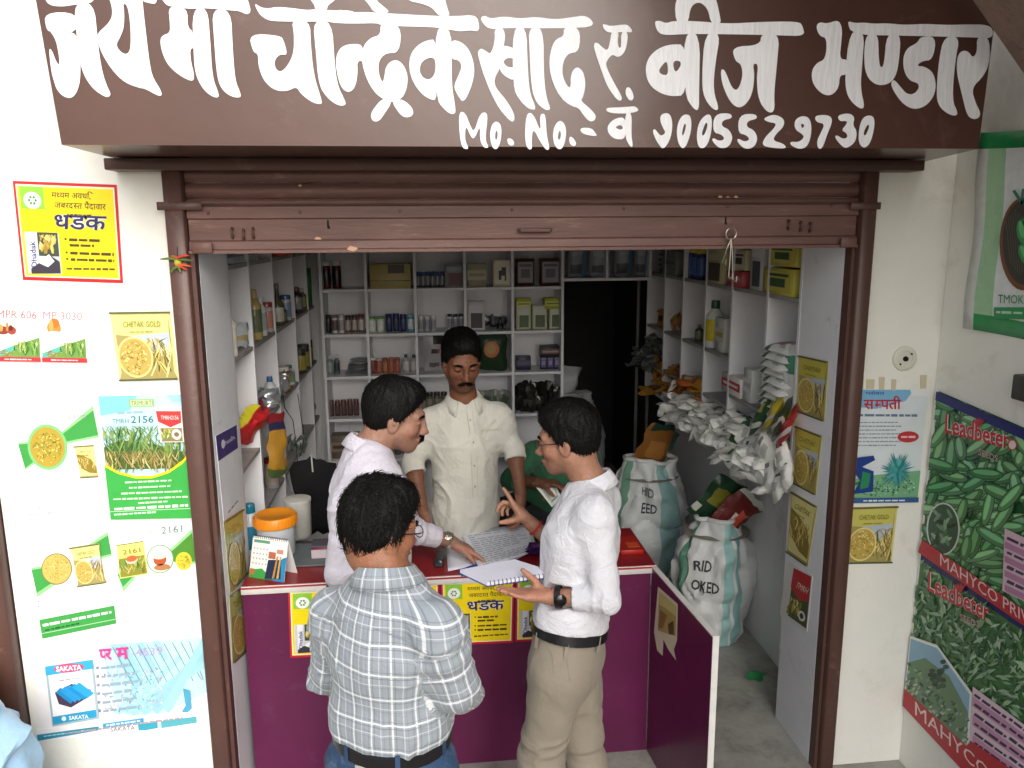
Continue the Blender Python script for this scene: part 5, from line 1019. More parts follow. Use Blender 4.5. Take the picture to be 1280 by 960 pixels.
# ================================================================ sacks on the floor
def sack(name, base, rad, h, c, label, open_=True, seed=1, bands=(), texts=(), slump=.0, cap=None):
    e = empty(name, base); tag(e, label, 'sack'); q = MB(); n, m_ = 72, 52; vs = []; fs = []; cs = []
    for j in range(m_+1):
        t = j/m_; rr = rad*(.80+.34*math.sin(math.pi*min(1, t*.95+.06))-(.20*max(0, t-.75)/.25))
        if open_ and t > .93: rr += rad*.12*(t-.93)/.07
        for i in range(n): a = 2*math.pi*i/n; vs.append((rr*math.cos(a)*(1.06), rr*math.sin(a)*.9, h*t+slump*math.sin(a)*t*t))
    V = np.array(vs); k = V*np.array([7, 7, 4.5])+seed*5; rad_n = V[:, :2]/np.maximum(np.linalg.norm(V[:, :2], axis=1, keepdims=True), 1e-5)
    dsp = NZ(k)*.038+NZ(k*2.7)*.014+np.abs(NZ2(k*1.6))*-.035-np.clip(.16-np.abs(NZ(k*1.1+9)), 0, 1)*.14+NZ2(k*6)*.006; V[:, :2] += rad_n*dsp[:, None]; V[:, 2] += NZ2(k*1.1)*.02*(V[:, 2]/h)**2; V[:, 2] = np.maximum(V[:, 2], 0)
    for j in range(m_):
        for i in range(n):
            fs.append((j*n+i, j*n+(i+1) % n, (j+1)*n+(i+1) % n, (j+1)*n+i)); col = c; th = 360*i/n
            for a0, a1, cc in bands:
                if a0 <= th <= a1: col = cc
            cs.append(lin(col))
    q.mesh(V, fs, cs, True); WOV = mat('woven_sack', vcol=True, rough=.5, noise=.12, nscale=12, bump=.5, bscale=16, dirt=('#8b8a80', 6, .6, .9))
    o = q.build('sack_cloth', WOV, e); md = o.modifiers.new('thickness', 'SOLIDIFY'); md.thickness = .004
    # top: rolled rim or a tied/filled closing
    q = MB(); a0 = vs; rim = V[m_*n:(m_+1)*n]; q.tube([tuple(p) for p in rim], .012, 6, lin(c), closed=True); q.build('rolled_rim', WOV, e)
    q = MB(); k = 12
    fillz = h*.86; vs2 = [(0, 0, fillz+rad*.15)]+[(rad*.92*math.cos(2*math.pi*i/24), rad*.8*math.sin(2*math.pi*i/24), fillz) for i in range(24)]
    q.mesh(vs2, [(0, 1+i, 1+(i+1) % 24) for i in range(24)], lin(cap or '#8a8478'), True); q.build('contents', PRINT_M, e)
    # print wrapped round the cloth
    from mathutils.bvhtree import BVHTree
    bvh = BVHTree.FromPolygons([tuple(p) for p in V], fs)
    for s, th0, th1, z0, hh, cc in texts:
        TV, TF = text_shape(s, .02)
        if not TV: continue
        x0 = min(p[0] for p in TV); x1 = max(p[0] for p in TV); y0 = min(p[1] for p in TV); y1 = max(p[1] for p in TV); out = []
        for p_ in TV:
            th = math.radians(th0+(th1-th0)*(p_[0]-x0)/(x1-x0)); z = z0+hh*(p_[1]-y0)/(y1-y0); d_ = Vector((math.cos(th), math.sin(th), 0))
            hit = bvh.ray_cast(Vector((0, 0, z))+d_*1.0, -d_)[0]
            out.append(hit+d_*.008 if hit else d_*rad+Vector((0, 0, z)))
        q = MB(); q.mesh(out, TF, lin(cc)); q.build('sack_print', PRINT_M, e)
    return e
sack('sack', (1.52, 1.12, 0), .195, .70, '#dcdedd', 'nearer white and teal woven sack on the floor, stuffed with printed bags', seed=2, bands=[(264, 276, '#9cc6c3'), (283, 298, '#8fbdbb'), (190, 204, '#5f8f78')], texts=[('RID', 215, 243, .43, .055, '#3a3d42'), ('OKED', 215, 256, .33, .055, '#3a3d42'), ('HYBRID PADDY SEED', 301, 302, .1, .4, '#3f7a78')][:2])
sack('sack', (1.36, 1.86, 0), .20, .80, '#d6dada', 'farther white and teal woven sack leaning behind the counter, amber bags in its mouth', seed=5, bands=[(272, 300, '#8fb5b3'), (192, 206, '#6f9a86')], texts=[('EED', 240, 268, .50, .06, '#42464a'), ('HID', 236, 262, .60, .05, '#6a6f72')])
sack('sack', (1.02, 3.05, 0), .26, .98, '#a9aaae', 'big plain white sack in the dark back store', seed=8, cap='#b9b9bc')
sack('sack', (.98, 2.25, 0), .22, .50, '#5f6e86', 'low blue grey sack behind the counter at the back', seed=9, cap='#8a8f9a')
q = MB(); V, fs, cs = pouch_mesh(.32, .30, .20, '#c9cace', 210, crum=.012); q.mesh(V, fs, cs, True); o = q.build('polythene_bundle', FILM, loc=(.99, 3.0, 1.06)); o.rotation_euler = (.3, .1, .3); tag(o, 'pale polythene bundle on top of the big white sack', 'bundle')
# bags sticking out of the sacks
def sb_(x, y, z, rx, ry, rz, s, c, st, label): put(pouch(('sb', label), .20, .30, .06, c, st, FILM, .010), 'seed_bag', (x, y, z), (rx, ry, rz), label, 'bag', None, s)
sb_(1.50, 1.08, .79, .35, .55, .1, 1.0, '#20402a', [(.25, .35, .8, .7, '#7d7a2c'), (0, 0, 1, .06, '#c9c9c0'), (.05, .1, .3, .2, '#c4c8c0')], 'dark green seed bag sticking out of the nearer sack')
sb_(1.58, 1.03, .73, .3, .75, .15, .95, '#6a201e', [(.55, .2, .9, .6, '#c9543a'), (.4, .3, .55, .5, '#e0d4c8'), (0, .92, 1, 1, '#c9c9c0')], 'dark red seed bag beside the green one in the nearer sack')
sb_(1.63, 1.12, .84, .1, .2, .6, .7, '#c9cac6', [(.2, .4, .8, .5, '#8a8c88')], 'white bag top showing behind the green bag in the nearer sack')
sb_(1.38, 1.84, .88, .3, .2, .2, 1.05, '#8a5a26', [(.1, .82, 1, 1, '#1f3a2c'), (.3, .3, .7, .6, '#a8743a')], 'amber seed bag with dark green head in the farther sack')
sb_(1.45, 1.92, .84, .2, .5, .5, .9, '#3a6a4a', [(.2, .4, .8, .6, '#8fa08a')], 'green bag deeper in the farther sack')
# green scrap at the foot of the cheek
a = P(962, 855, x=1.60); put(pouch('gs', .09, .06, .03, '#1f7a44', None, FILM, .01), 'plastic_scrap', (1.56, .62, .04), (.5, .3, .3), 'small green plastic scrap on the floor at the foot of the right wall', 'scrap')
# pipes in the back right corner
q = MB(); q.tube([(1.49, 2.70, 0), (1.49, 2.70, 1.85)], .012, 8, lin('#6f6e6c')); o = q.build('pipe', PRINT_M); tag(o, 'thin grey pipe at the right edge of the dark doorway, left one', 'pipe')
q = MB(); q.tube([(1.56, 2.66, 0), (1.56, 2.66, 1.08)], .012, 8, lin('#7a7876')); o = q.build('pipe', PRINT_M); tag(o, 'thin grey pipe beside the doorway, right one under the shelf', 'pipe')
for (b_, z_, c_, s_, d_, l_) in [
    ((356, 361, 376, 408), 1.70, ('#c9c5b8', '#2f5a9a', '#7f9ac0'), 1, .06, 'pale jar with blue lid beside the short dark bottle, third left bay'),
    ((377, 381, 372, 399), 1.70, ('#5f6a52', '#c9c9c4', '#a8a25a'), 0, .055, 'green bottle with white cap at the end of the fourth left bay'),
    ((333, 338, 380, 418), 1.70, ('#b9bcc0', '#9a3a34', '#c98a7a'), 1, .055, 'silver jar with red lid at the back of the second left bay'),
    ((336, 342, 466, 506), 1.325, ('#d2d4d8', '#3a6aa0', '#8fb0cf'), 0, .06, 'white bottle with blue cap on the second left shelf'),
    ((352, 358, 458, 492), 1.325, ('#8a5a3a', '#e0ddd4', '#c9a06a'), 1, .07, 'brown jar with white lid on the second left shelf'),
    ((361, 366, 458, 484), 1.325, ('#c9c9c4', '#3f7a4a', '#7fa07a'), 0, .055, 'pale bottle with green cap on the second left shelf'),
    ((340, 346, 600, 640), .935, ('#a9aeb2', '#8a2f2f', '#c9b9b0'), 1, .07, 'grey jar with red lid low on the left shelves')]:
    bottle(b_, XI, z_, c_, l_, shape=s_, dia=d_)
carton((341, 352, 318, 329), XI, 2.065, ('#b5483a', '#c9705a', '#e2d8c8'), 'red carton on the top left shelf right under the shutter', depth=.12, style=1)
carton((354, 363, 316, 326), XI, 2.065, ('#5f7a4a', '#8fa06a', '#d9d2b0'), 'green carton at the far end of the top left shelf', depth=.12, style=1)
# ================================================================ counter
CT = .846
MAG = mat('magenta_laminate', '#5e1d46', rough=.28, noise=.16, nscale=3, bump=.04, bscale=20, dirt=('#704864', 9, .58, .98), spec=.5)
REDT = mat('red_counter_top', '#8c1f27', rough=.3, noise=.15, nscale=6, bump=.03, spec=.5)
EDGE = mat('white_edging', '#dcdad8', rough=.4, noise=.1, nscale=20)
ct = empty('counter', (.08, .35, 0)); tag(ct, 'magenta laminate shop counter with red top and white edging', 'counter')
def cpart(name, a, b, m, bev=0): return rel(box_obj(name, a, b, m, None, bev), ct)
cpart('front_panel', (-.740, .190, 0), (.885, .208, CT-.030), MAG)
cpart('counter_top', (-.740, .185, CT-.012), (.905, .60, CT), REDT, .002)
cpart('edging', (-.742, .180, CT-.034), (.907, .1845, CT-.001), EDGE, .001)
cpart('top_rim_line', (-.742, .176, CT-.010), (.907, .1795, CT-.004), mat('red_trim', '#a83038', rough=.4))
cpart('back_panel', (-.740, .58, 0), (.885, .598, CT-.013), MAG)
# wing: side panel running forward
q = MB(); w0 = (.888, .188); w1 = (.935, -.39); z1 = CT-.012
nx = .018
q.mesh([(w0[0], w0[1], 0), (w1[0], w1[1], 0), (w1[0]+nx, w1[1], 0), (w0[0]+nx, w0[1], 0), (w0[0], w0[1], z1), (w1[0], w1[1], z1), (w1[0]+nx, w1[1], z1), (w0[0]+nx, w0[1], z1)], [(0, 3, 2, 1), (4, 5, 6, 7), (0, 1, 5, 4), (1, 2, 6, 5), (2, 3, 7, 6), (3, 0, 4, 7)], (1, 1, 1, 1))
rel(q.build('side_panel', MAG), ct)
q = MB(); q.mesh([(w0[0]-.002, w0[1], z1+.001), (w1[0]-.002, w1[1]-.004, z1+.001), (w1[0]+nx+.002, w1[1]-.004, z1+.001), (w0[0]+nx+.002, w0[1], z1+.001), (w0[0]-.002, w0[1], z1+.006), (w1[0]-.002, w1[1]-.004, z1+.006), (w1[0]+nx+.002, w1[1]-.004, z1+.006), (w0[0]+nx+.002, w0[1], z1+.006)], [(0, 3, 2, 1), (4, 5, 6, 7), (0, 1, 5, 4), (1, 2, 6, 5), (2, 3, 7, 6), (3, 0, 4, 7)], (1, 1, 1, 1))
q.box((w1[0]-.002, w1[1]-.005, 0), (w1[0]+nx+.002, w1[1]-.0005, z1))
rel(q.build('edging', EDGE), ct)
YC = dict(y=.190)
dhadak([(360, 738), (462, 733), (462, 818), (363, 822)], YC, 'yellow seed poster at the left end of the counter front, behind the checked shirt')
dhadak([(463, 732), (549, 728), (549, 807), (463, 815)], YC, 'yellow seed poster on the counter front, half hidden by the checked shoulder')
dhadak([(551, 727), (643, 723), (641, 803), (553, 807)], YC, 'yellow seed poster in the middle of the counter front, fully visible')
dhadak([(645, 723), (735, 719), (732, 798), (644, 802)], YC, 'yellow seed poster on the counter front behind the beige trousers')
# torn bag print on the wing
def wing(px, py):
    d_ = RC.T @ np.array([(px-640)/F_PX, (py-480)/F_PX, 1.0]); n_ = np.array([w1[1]-w0[1], -(w1[0]-w0[0]), 0.]); n_ /= np.linalg.norm(n_)
    p0 = np.array([w0[0], w0[1], 0]); t = (p0-CAM).dot(n_)/d_.dot(n_); nn = n_ if n_.dot(CAM-p0) > 0 else -n_; return CAM+d_*t+nn*.002, nn
q = MB(); out = [(823, 733), (848, 755), (847, 800), (843, 812), (846, 826), (836, 812), (830, 800), (829, 820), (822, 813), (818, 790)]
tri = tessellate_polygon([[Vector((a, b, 0)) for a, b in out]]); q.mesh([wing(a, b)[0] for a, b in out], tri, lin('#d2ccb4'))
for pts, c, l in [([(825, 740), (846, 758), (845, 795), (823, 788)], '#a8995a', 1), ([(825, 740), (846, 758), (846, 770), (825, 755)], '#c5ba78', 2), ([(836, 780), (843, 776), (843, 793), (837, 793)], '#5a4a24', 3), ([(826, 762), (835, 769), (829, 786), (824, 784)], '#8a6a3a', 3)]:
    q.mesh([wing(a, b)[0]+wing(a, b)[1]*.0005*l for a, b in pts], [(0, 1, 2, 3)], lin(c))
tag(q.build('torn_seed_poster', PRINT), 'torn yellow bag print on the dark side panel of the counter', 'poster')
# ================================================================ things on the counter
def onc(px, py): p = P(px, py, z=CT); return Vector(p)
# bucket with orange lid
b = onc(347, 694); bk = empty('bucket', tuple(b)); tag(bk, 'white plastic bucket with screw-on orange lid on the counter', 'bucket')
PL_W = mat('milky_plastic', '#c5ccd2', rough=.25, noise=.05); PL_O = mat('orange_lid_plastic', '#e08a1c', rough=.35, noise=.08, bump=.05)
q = MB(); q.lathe([(.068, 0), (.074, .004), (.080, .135), (.080, .14)], 32); q.build('body', PL_W, bk)
q = MB(); prof = [(.086, .132), (.089, .134), (.089, .170), (.084, .176), (.070, .177), (.066, .174), (.001, .174)]; q.lathe(prof, 40)
for i in range(40): a = 2*math.pi*i/40; q.box((.0885, -.0015, .136), (.0902, .0015, .168), M=Matrix.Rotation(a, 4, 'Z'))
q.build('lid', PL_O, bk)
# second pale tub behind
b = onc(366, 676); q = MB(); q.lathe([(.05, 0), (.055, .01), (.058, .16), (.060, .162), (.060, .175), (.05, .178)], 24, c=lin('#b9b9b2')); o = q.build('tub', PRINT_M, loc=b+Vector((.02, .06, 0))); tag(o, 'pale tub half hidden behind the orange lidded bucket', 'tub')
# desk calendar
b = onc(335, 722); cal = empty('desk_calendar', tuple(b)); tag(cal, 'spiral bound desk calendar with pictures standing on the counter', 'calendar')
p1, p2 = Vector(onc(311, 721)), Vector(onc(355, 728)); ax = (p2-p1); Wc = ax.length; ax.normalize(); dp = Vector((-ax.y, ax.x, 0)); H_ = .155; C0 = (p1+p2)/2
def cpt(u, v, side, e=0):  # u 0..1 left-right, v 0..1 up
    off = dp*(.0+(.045)*(v) if side == 0 else .09-.045*v); return C0+ax*((u-.5)*Wc)+off+Vector((0, 0, H_*v))-dp*e
for side, nm in ((0, 'front_leaf'), (1, 'back_leaf')):
    q = MB(); vs = [cpt(0, 0, side), cpt(1, 0, side), cpt(1, 1, side), cpt(0, 1, side)]; vs2 = [v+dp*.002 for v in vs]; q.mesh(vs+vs2, [(0, 1, 2, 3), (7, 6, 5, 4), (0, 4, 5, 1), (1, 5, 6, 2), (2, 6, 7, 3), (3, 7, 4, 0)], lin('#e9ebe9')); o = q.build(nm, PRINT); rel(o, cal)
q = MB()
def cr(u0, v0, u1, v1, c, k=1): q.mesh([cpt(u0, v0, 0, .0006*k), cpt(u1, v0, 0, .0006*k), cpt(u1, v1, 0, .0006*k), cpt(u0, v1, 0, .0006*k)], [(0, 1, 2, 3)], lin(c))
def cpoly(pts, c, k=1): q.mesh([cpt(u, v, 0, .0006*k) for u, v in pts], [tuple(range(len(pts)))], lin(c))
cpoly([(0, 0), (.7, 0), (.35, .25), (0, .18)], '#3f9a4a', 1); cpoly([(.45, 0), (1, 0), (1, .6), (.88, .55)], '#2f86b8', 1); cpoly([(.45, .02), (.9, .06), (.86, .52), (.5, .48)], '#27324c', 2); cpoly([(.66, .05), (.72, .06), (.78, .6), (.73, .58)], '#b9874a', 3); cpoly([(.78, .06), (.84, .07), (.86, .6), (.82, .6)], '#c9a05a', 3)
cr(.5, .52, .7, .68, '#b56a54', 3); cr(.72, .66, .9, .76, '#c98a7a', 3); cr(.02, .08, .15, .22, '#b5704a', 3); cr(.05, .86, .5, .93, '#5f9a7a', 2)
for i in range(5):
    for j in range(4): cr(.06+.09*i, .34+.12*j, .10+.09*i, .375+.12*j, '#9fa8b4', 2)
rel(q.build('calendar_print', PRINT), cal)
q = MB()
for i in range(16): c_ = cpt(.04+.92*i/15, 1, 0); q.tube([c_+dp*.006*math.cos(t)+Vector((0, 0, .006*math.sin(t))) for t in [k*math.pi/4 for k in range(8)]], .001, 5, lin('#3a3a3e'), closed=True)
o = q.build('spiral_binding', PRINT); rel(o, cal); o['kind'] = 'stuff'
# dark red/blue box, black cloth at left back
b = onc(405, 700); q = MB(); q.box((-.05, -.03, 0), (.06, .05, .055), lin('#7a2a3a'), bev=.003); q.box((-.05, -.0306, .008), (.02, -.0302, .045), lin('#c9bcc4')); q.box((-.052, -.032, .0552), (.062, .052, .062), lin('#5a5560'), bev=.002); o = q.build('box', PRINT, loc=b+Vector((0, .03, .001))); tag(o, 'dark red box with pale label on the counter beside the man in white', 'box')
q = MB(); V, fs, cs = pouch_mesh(.24, .40, .05, '#17171a', 300, crum=.012); q.mesh(V, fs, cs, True); o = q.build('cloth', mat('black_cloth', '#161618', rough=.95, bump=.3), loc=P(395, 622, y=1.2)); o.rotation_euler = (0, 0, .2); tag(o, 'black cloth bag hanging at the end of the left shelves', 'bag')
q = MB(); q.tube([P(389, 568, y=1.18), P(391, 590, y=1.17)], .004, 6, lin('#c9c9c9')); o = q.build('tag', PRINT); tag(o, 'small white tag on the black hanging bag', 'tag')
# grey tray edge behind bucket
q = MB(); q.box((0, 0, 0), (.30, .24, .006), lin('#6a7476'), bev=.002); o = q.build('tray', PRINT_M, loc=(-.70, .34, CT+.001)); tag(o, 'grey green sheet under the bucket on the left end of the counter', 'tray')
bk.location.z += .008
# papers
def paper(name, quad, z, c, label, lift=None, lines=True, cat='paper', seed=0):
    N = 8; q = MB(); vs = []; fs = []
    for j in range(N+1):
        for i in range(N+1):
            a, b_ = L2(quad, i/N, j/N); zz = z+(lift(i/N, j/N) if lift else 0); vs.append(P(a, b_, z=zz))
    for j in range(N):
        for i in range(N): k = j*(N+1)+i; fs.append((k, k+N+1, k+N+2, k+1))
    q.mesh(vs, fs, lin(c), True)
    o = q.build(name, PRINT); md = o.modifiers.new('thickness', 'SOLIDIFY'); md.thickness = .0006; tag(o, label, cat)
    if lines:
        q = MB(); r_ = random.Random(seed)
        for k in range(16):
            v = .08+.055*k; u = .08
            while u < .85:
                du = r_.uniform(.04, .14)
                pts = []
                for uu, vv in ((u, v), (u+du, v), (u+du, v+.018), (u, v+.018)):
                    a, b_ = L2(quad, uu, vv); zz = z+(lift(uu, vv) if lift else 0)+.0012; pts.append(P(a, b_, z=zz))
                q.mesh(pts, [(3, 2, 1, 0)], lin('#9aa0ad')); u += du+.025
                if r_.random() < .15: break
        q.build('typed_lines', PRINT, o)
    return o
paper('paper', [(574, 664), (662, 655), (672, 688), (600, 712)], CT+.016, '#e3e6f0', 'sheet of typed paper on the counter under the pointing hand', lambda u, v: .03*u*(1-v))
paper('paper', [(557, 670), (590, 668), (628, 700), (560, 714)], CT+.004, '#dfe2ee', 'lower white sheet sticking out left of the typed paper', lines=False)
paper('paper', [(632, 690), (665, 675), (664, 690), (640, 702)], CT+.006, '#d2d6e6', 'white sheet corner behind the spiral notebook', lines=False)
paper('paper', [(556, 648), (608, 646), (604, 664), (552, 668)], CT+.02, '#c9c8c4', 'grey white form lying at the back of the counter before the shopkeeper', None, seed=4)
q = MB(); f0 = [P(574, 712, z=CT+.012), P(622, 695, z=CT+.014), P(625, 700, z=CT+.014), P(577, 719, z=CT+.010)]; q.mesh(f0+[p-np.array([0, 0, .006]) for p in f0], [(3, 2, 1, 0), (4, 5, 6, 7), (0, 1, 5, 4), (1, 2, 6, 5), (2, 3, 7, 6), (3, 0, 4, 7)], lin('#2a4aa8')); tag(q.build('folder', PRINT_G), 'blue folder edge sticking out between the papers and the notebook', 'folder')
b = onc(551, 705); q = MB(); q.box((-.02, -.06, 0), (.02, .07, .03), lin('#26282c'), bev=.006); q.box((-.015, -.0607, .006), (.015, -.0602, .02), lin('#3e4048')); o = q.build('stapler_case', PRINT_G, loc=b+Vector((0, .02, .001)), rz=-.15); tag(o, 'black case standing on the red counter top beside the watch hand', 'case')
for i, (px, py, c, sc, lab) in enumerate([(672, 690, '#4a1f6a', .8, 'shiny purple packet on the counter beside the white shirt'), (668, 672, '#5f6a3a', .7, 'olive packet behind the purple packet on the counter'), (610, 640, '#8a8254', .9, 'khaki packet at the back of the counter by the shopkeeper')]):
    V, fs, cs = pouch_mesh(.12, .12, .03, c, 310+i, [(.3, .3, .7, .6, ['#8a4aa8', '#9aa05a', '#6a6a3c'][i])]); q = MB(); q.mesh([(v[0], v[2], v[1]) for v in V], [f[::-1] for f in fs], cs, True); b = onc(px, py); o = q.build('packet', FOIL if i == 0 else FILM, loc=b+Vector((0, 0, .018))); tag(o, lab, 'packet')
# file boxes on right end
q = MB(); b = onc(788, 690); q.box((-.05, -.03, 0), (.05, .13, .02), lin('#a8261f'), bev=.003); q.box((-.01, -.0, .0203), (.04, .05, .022), lin('#c9542c')); o = q.build('register_book', PRINT, loc=b+Vector((0, 0, .001))); tag(o, 'red register book at the right end of the counter', 'book')
# blue bag and crate at the bottom left corner
ridge_ = lambda x: 1-np.minimum(1, np.abs(x)*2.6)
q = MB(); n = 64; m_ = 44; vs = []; fs = []; cs = []
for j in range(m_+1):
    t = j/m_; rr = .24*(1-.12*t)*(1 if t < .85 else 1-(t-.85)*2.6)
    for i in range(n): a = 2*math.pi*i/n; vs.append((rr*math.cos(a), rr*.8*math.sin(a), .74*t))
V = np.array(vs); k = V*np.array([6, 6, 5]); V[:, :2] *= (1+NZ(k)*.16+(ridge_(NZ(k*1.7))-.4)*.16+NZ(k*4)*.05)[:, None]; V[:, 2] += NZ2(k*1.3)*.04*(V[:, 2] > .5); V[:, 2] = np.maximum(V[:, 2], 0)
for j in range(m_):
    for i in range(n): fs.append((j*n+i, j*n+(i+1) % n, (j+1)*n+(i+1) % n, (j+1)*n+i))
fs.append(tuple(m_*n+i for i in range(n)))
q.mesh(V, fs, lin('#9fc2e0'), True); b = P(12, 925, y=-.42); o = q.build('polythene_sack', FILM, loc=(b[0]-.20, -.36, 0)); tag(o, 'pale blue polythene sack at the bottom left corner', 'sack')
q = MB(); q.box((-.12, -.1, 0), (.12, .1, .30), lin('#d8a01c'), bev=.02); q.box((-.10, -.102, .08), (.10, -.1005, .24), lin('#e6c890')); o = q.build('carton', PRINT, loc=(-1.62, -.22, .44)); tag(o, 'yellow carton behind the pale blue sack at the left edge', 'box')
q = MB(); q.box((-.16, -.14, 0), (.16, .14, .438), lin('#7a6a58'), bev=.01); o = q.build('crate', PRINT_M, loc=(-1.62, -.22, .001)); tag(o, 'brown crate under the yellow carton at the left edge', 'crate')
# ================================================================ people: smooth implicit bodies, meshed here
def nv(v): v = np.array(v, float); return v/np.linalg.norm(v)
class Field:
    def __init__(s, lo, hi, h):
        s.h = h; s.o = np.array(lo, float); n = np.ceil((np.array(hi)-s.o)/h).astype(int)+2
        s.A = np.full(n, 1.0, np.float32); s.n = n
    def _sub(s, lo, hi):
        i0 = np.clip(np.floor((np.array(lo)-s.o)/s.h).astype(int), 0, s.n); i1 = np.clip(np.ceil((np.array(hi)-s.o)/s.h).astype(int)+1, 0, s.n)
        if (i1 <= i0).any(): return None
        g = [(s.o[k]+np.arange(i0[k], i1[k])*s.h).astype(np.float32) for k in range(3)]
        return tuple(slice(a, b) for a, b in zip(i0, i1)), g[0][:, None, None], g[1][None, :, None], g[2][None, None, :]
    def _comb(s, sl, d, k, mode):
        A = s.A[sl]
        if mode == 'add':
            h = np.maximum(k-np.abs(A-d), 0)/k if k > 0 else 0; s.A[sl] = np.minimum(A, d)-h*h*k*.25
        elif mode == 'sub':
            d = -d; h = np.maximum(k-np.abs(A-d), 0)/k if k > 0 else 0; s.A[sl] = np.maximum(A, d)+h*h*k*.25
    def cone(s, a, b, ra, rb, k=.02, mode='add', flat=None, cut=False, cuta=False):
        a = np.array(a, float); b = np.array(b, float); m = max(ra, rb)+k+.03
        r = s._sub(np.minimum(a, b)-m, np.maximum(a, b)+m)
        if r is None: return
        sl, X, Y, Z = r; px, py, pz = X-a[0], Y-a[1], Z-a[2]; ab = b-a
        if flat is not None:
            f, fk = flat; f = nv(f); dt = (px*f[0]+py*f[1]+pz*f[2])*(fk-1); px = px+dt*f[0]; py = py+dt*f[1]; pz = pz+dt*f[2]; ab = ab+f*ab.dot(f)*(fk-1)
        L2_ = max(ab.dot(ab), 1e-9); t0 = (px*ab[0]+py*ab[1]+pz*ab[2])/L2_; t = np.clip(t0, 0, 1)
        d = np.sqrt((px-t*ab[0])**2+(py-t*ab[1])**2+(pz-t*ab[2])**2)-(ra+(rb-ra)*t)
        if cut: d = np.maximum(d, (t0-1)*math.sqrt(L2_))
        if cuta: d = np.maximum(d, -t0*math.sqrt(L2_))
        s._comb(sl, d.astype(np.float32), k, mode)
    def ell(s, c, r, B=None, k=.02, mode='add'):
        c = np.array(c, float); r = np.array(r, float); m = max(r)+k+.02
        q = s._sub(c-m, c+m)
        if q is None: return
        sl, X, Y, Z = q; x, y, z = X-c[0], Y-c[1], Z-c[2]
        if B is not None: x, y, z = (x*B[0][0]+y*B[0][1]+z*B[0][2], x*B[1][0]+y*B[1][1]+z*B[1][2], x*B[2][0]+y*B[2][1]+z*B[2][2])
        k0 = np.sqrt((x/r[0])**2+(y/r[1])**2+(z/r[2])**2); k1 = np.sqrt((x/r[0]**2)**2+(y/r[1]**2)**2+(z/r[2]**2)**2)+1e-9
        s._comb(sl, (k0*(k0-1)/k1).astype(np.float32), k, mode)
    def plane(s, p, n, k=.0):
        """keeps the side the normal points away from"""
        n = nv(n); X = (s.o[0]+np.arange(s.n[0])*s.h)[:, None, None]; Y = (s.o[1]+np.arange(s.n[1])*s.h)[None, :, None]; Z = (s.o[2]+np.arange(s.n[2])*s.h)[None, None, :]
        d = ((X-p[0])*n[0]+(Y-p[1])*n[1]+(Z-p[2])*n[2]).astype(np.float32)
        if k: h = np.maximum(k-np.abs(s.A-d), 0)/k; s.A = np.maximum(s.A, d)+h*h*k*.25
        else: s.A = np.maximum(s.A, d)
    def mesh(s):
        A = s.A; A[0] = A[-1] = 1; A[:, 0] = A[:, -1] = 1; A[:, :, 0] = A[:, :, -1] = 1; S = A < 0
        c = np.zeros(np.array(A.shape)-1, np.int8)
        for i in (0, 1):
            for j in (0, 1):
                for k in (0, 1): c += S[i:A.shape[0]-1+i, j:A.shape[1]-1+j, k:A.shape[2]-1+k]
        act = (c > 0) & (c < 8); idx = np.argwhere(act); pos = np.zeros((len(idx), 3)); cnt = np.zeros(len(idx))
        cor = [(i, j, k) for i in (0, 1) for j in (0, 1) for k in (0, 1)]; ed = [(a, b) for a in cor for b in cor if a < b and sum(abs(p-q) for p, q in zip(a, b)) == 1]
        for a, b in ed:
            va = A[idx[:, 0]+a[0], idx[:, 1]+a[1], idx[:, 2]+a[2]]; vb = A[idx[:, 0]+b[0], idx[:, 1]+b[1], idx[:, 2]+b[2]]
            m = (va < 0) != (vb < 0); t = va[m]/(va[m]-vb[m]); pos[m] += np.array(a)+np.outer(t, np.array(b)-np.array(a)); cnt[m] += 1
        V = s.o+(idx+pos/cnt[:, None])*s.h; ID = np.full(act.shape, -1, np.int32); ID[act] = np.arange(len(idx)); Q = []
        for ax in range(3):
            o1, o2 = (ax+1) % 3, (ax+2) % 3; sa = [slice(None)]*3; sb2 = [slice(None)]*3; sa[ax] = slice(0, -1); sb2[ax] = slice(1, None)
            dif = S[tuple(sa)] != S[tuple(sb2)]; e = np.argwhere(dif); e = e[(e[:, o1] > 0) & (e[:, o2] > 0) & (e[:, o1] < A.shape[o1]-1) & (e[:, o2] < A.shape[o2]-1)]
            def cell(d1, d2): q = e.copy(); q[:, o1] -= d1; q[:, o2] -= d2; return ID[q[:, 0], q[:, 1], q[:, 2]]
            f = np.stack([cell(1, 1), cell(0, 1), cell(0, 0), cell(1, 0)], 1); inside = S[e[:, 0], e[:, 1], e[:, 2]]; f[~inside] = f[~inside][:, ::-1]; Q.append(f)
        return V, np.concatenate(Q)
def vnormals(V, Q):
    n = np.cross(V[Q[:, 2]]-V[Q[:, 0]], V[Q[:, 3]]-V[Q[:, 1]]); N = np.zeros_like(V)
    for k in range(4):
        for c in range(3): N[:, c] += np.bincount(Q[:, k], n[:, c], len(V))
    return N/np.maximum(np.linalg.norm(N, axis=1, keepdims=True), 1e-12)
def smoothV(V, Q, it=2, f=.5):
    for _ in range(it):
        S = np.zeros_like(V); C = np.zeros(len(V))
        for a, b in ((0, 1), (1, 2), (2, 3), (3, 0)):
            for c in range(3): S[:, c] += np.bincount(Q[:, a], V[Q[:, b], c], len(V))+np.bincount(Q[:, b], V[Q[:, a], c], len(V))
            C += np.bincount(Q[:, a], minlength=len(V))+np.bincount(Q[:, b], minlength=len(V))
        V = V*(1-f)+S/np.maximum(C, 1)[:, None]*f
    return V
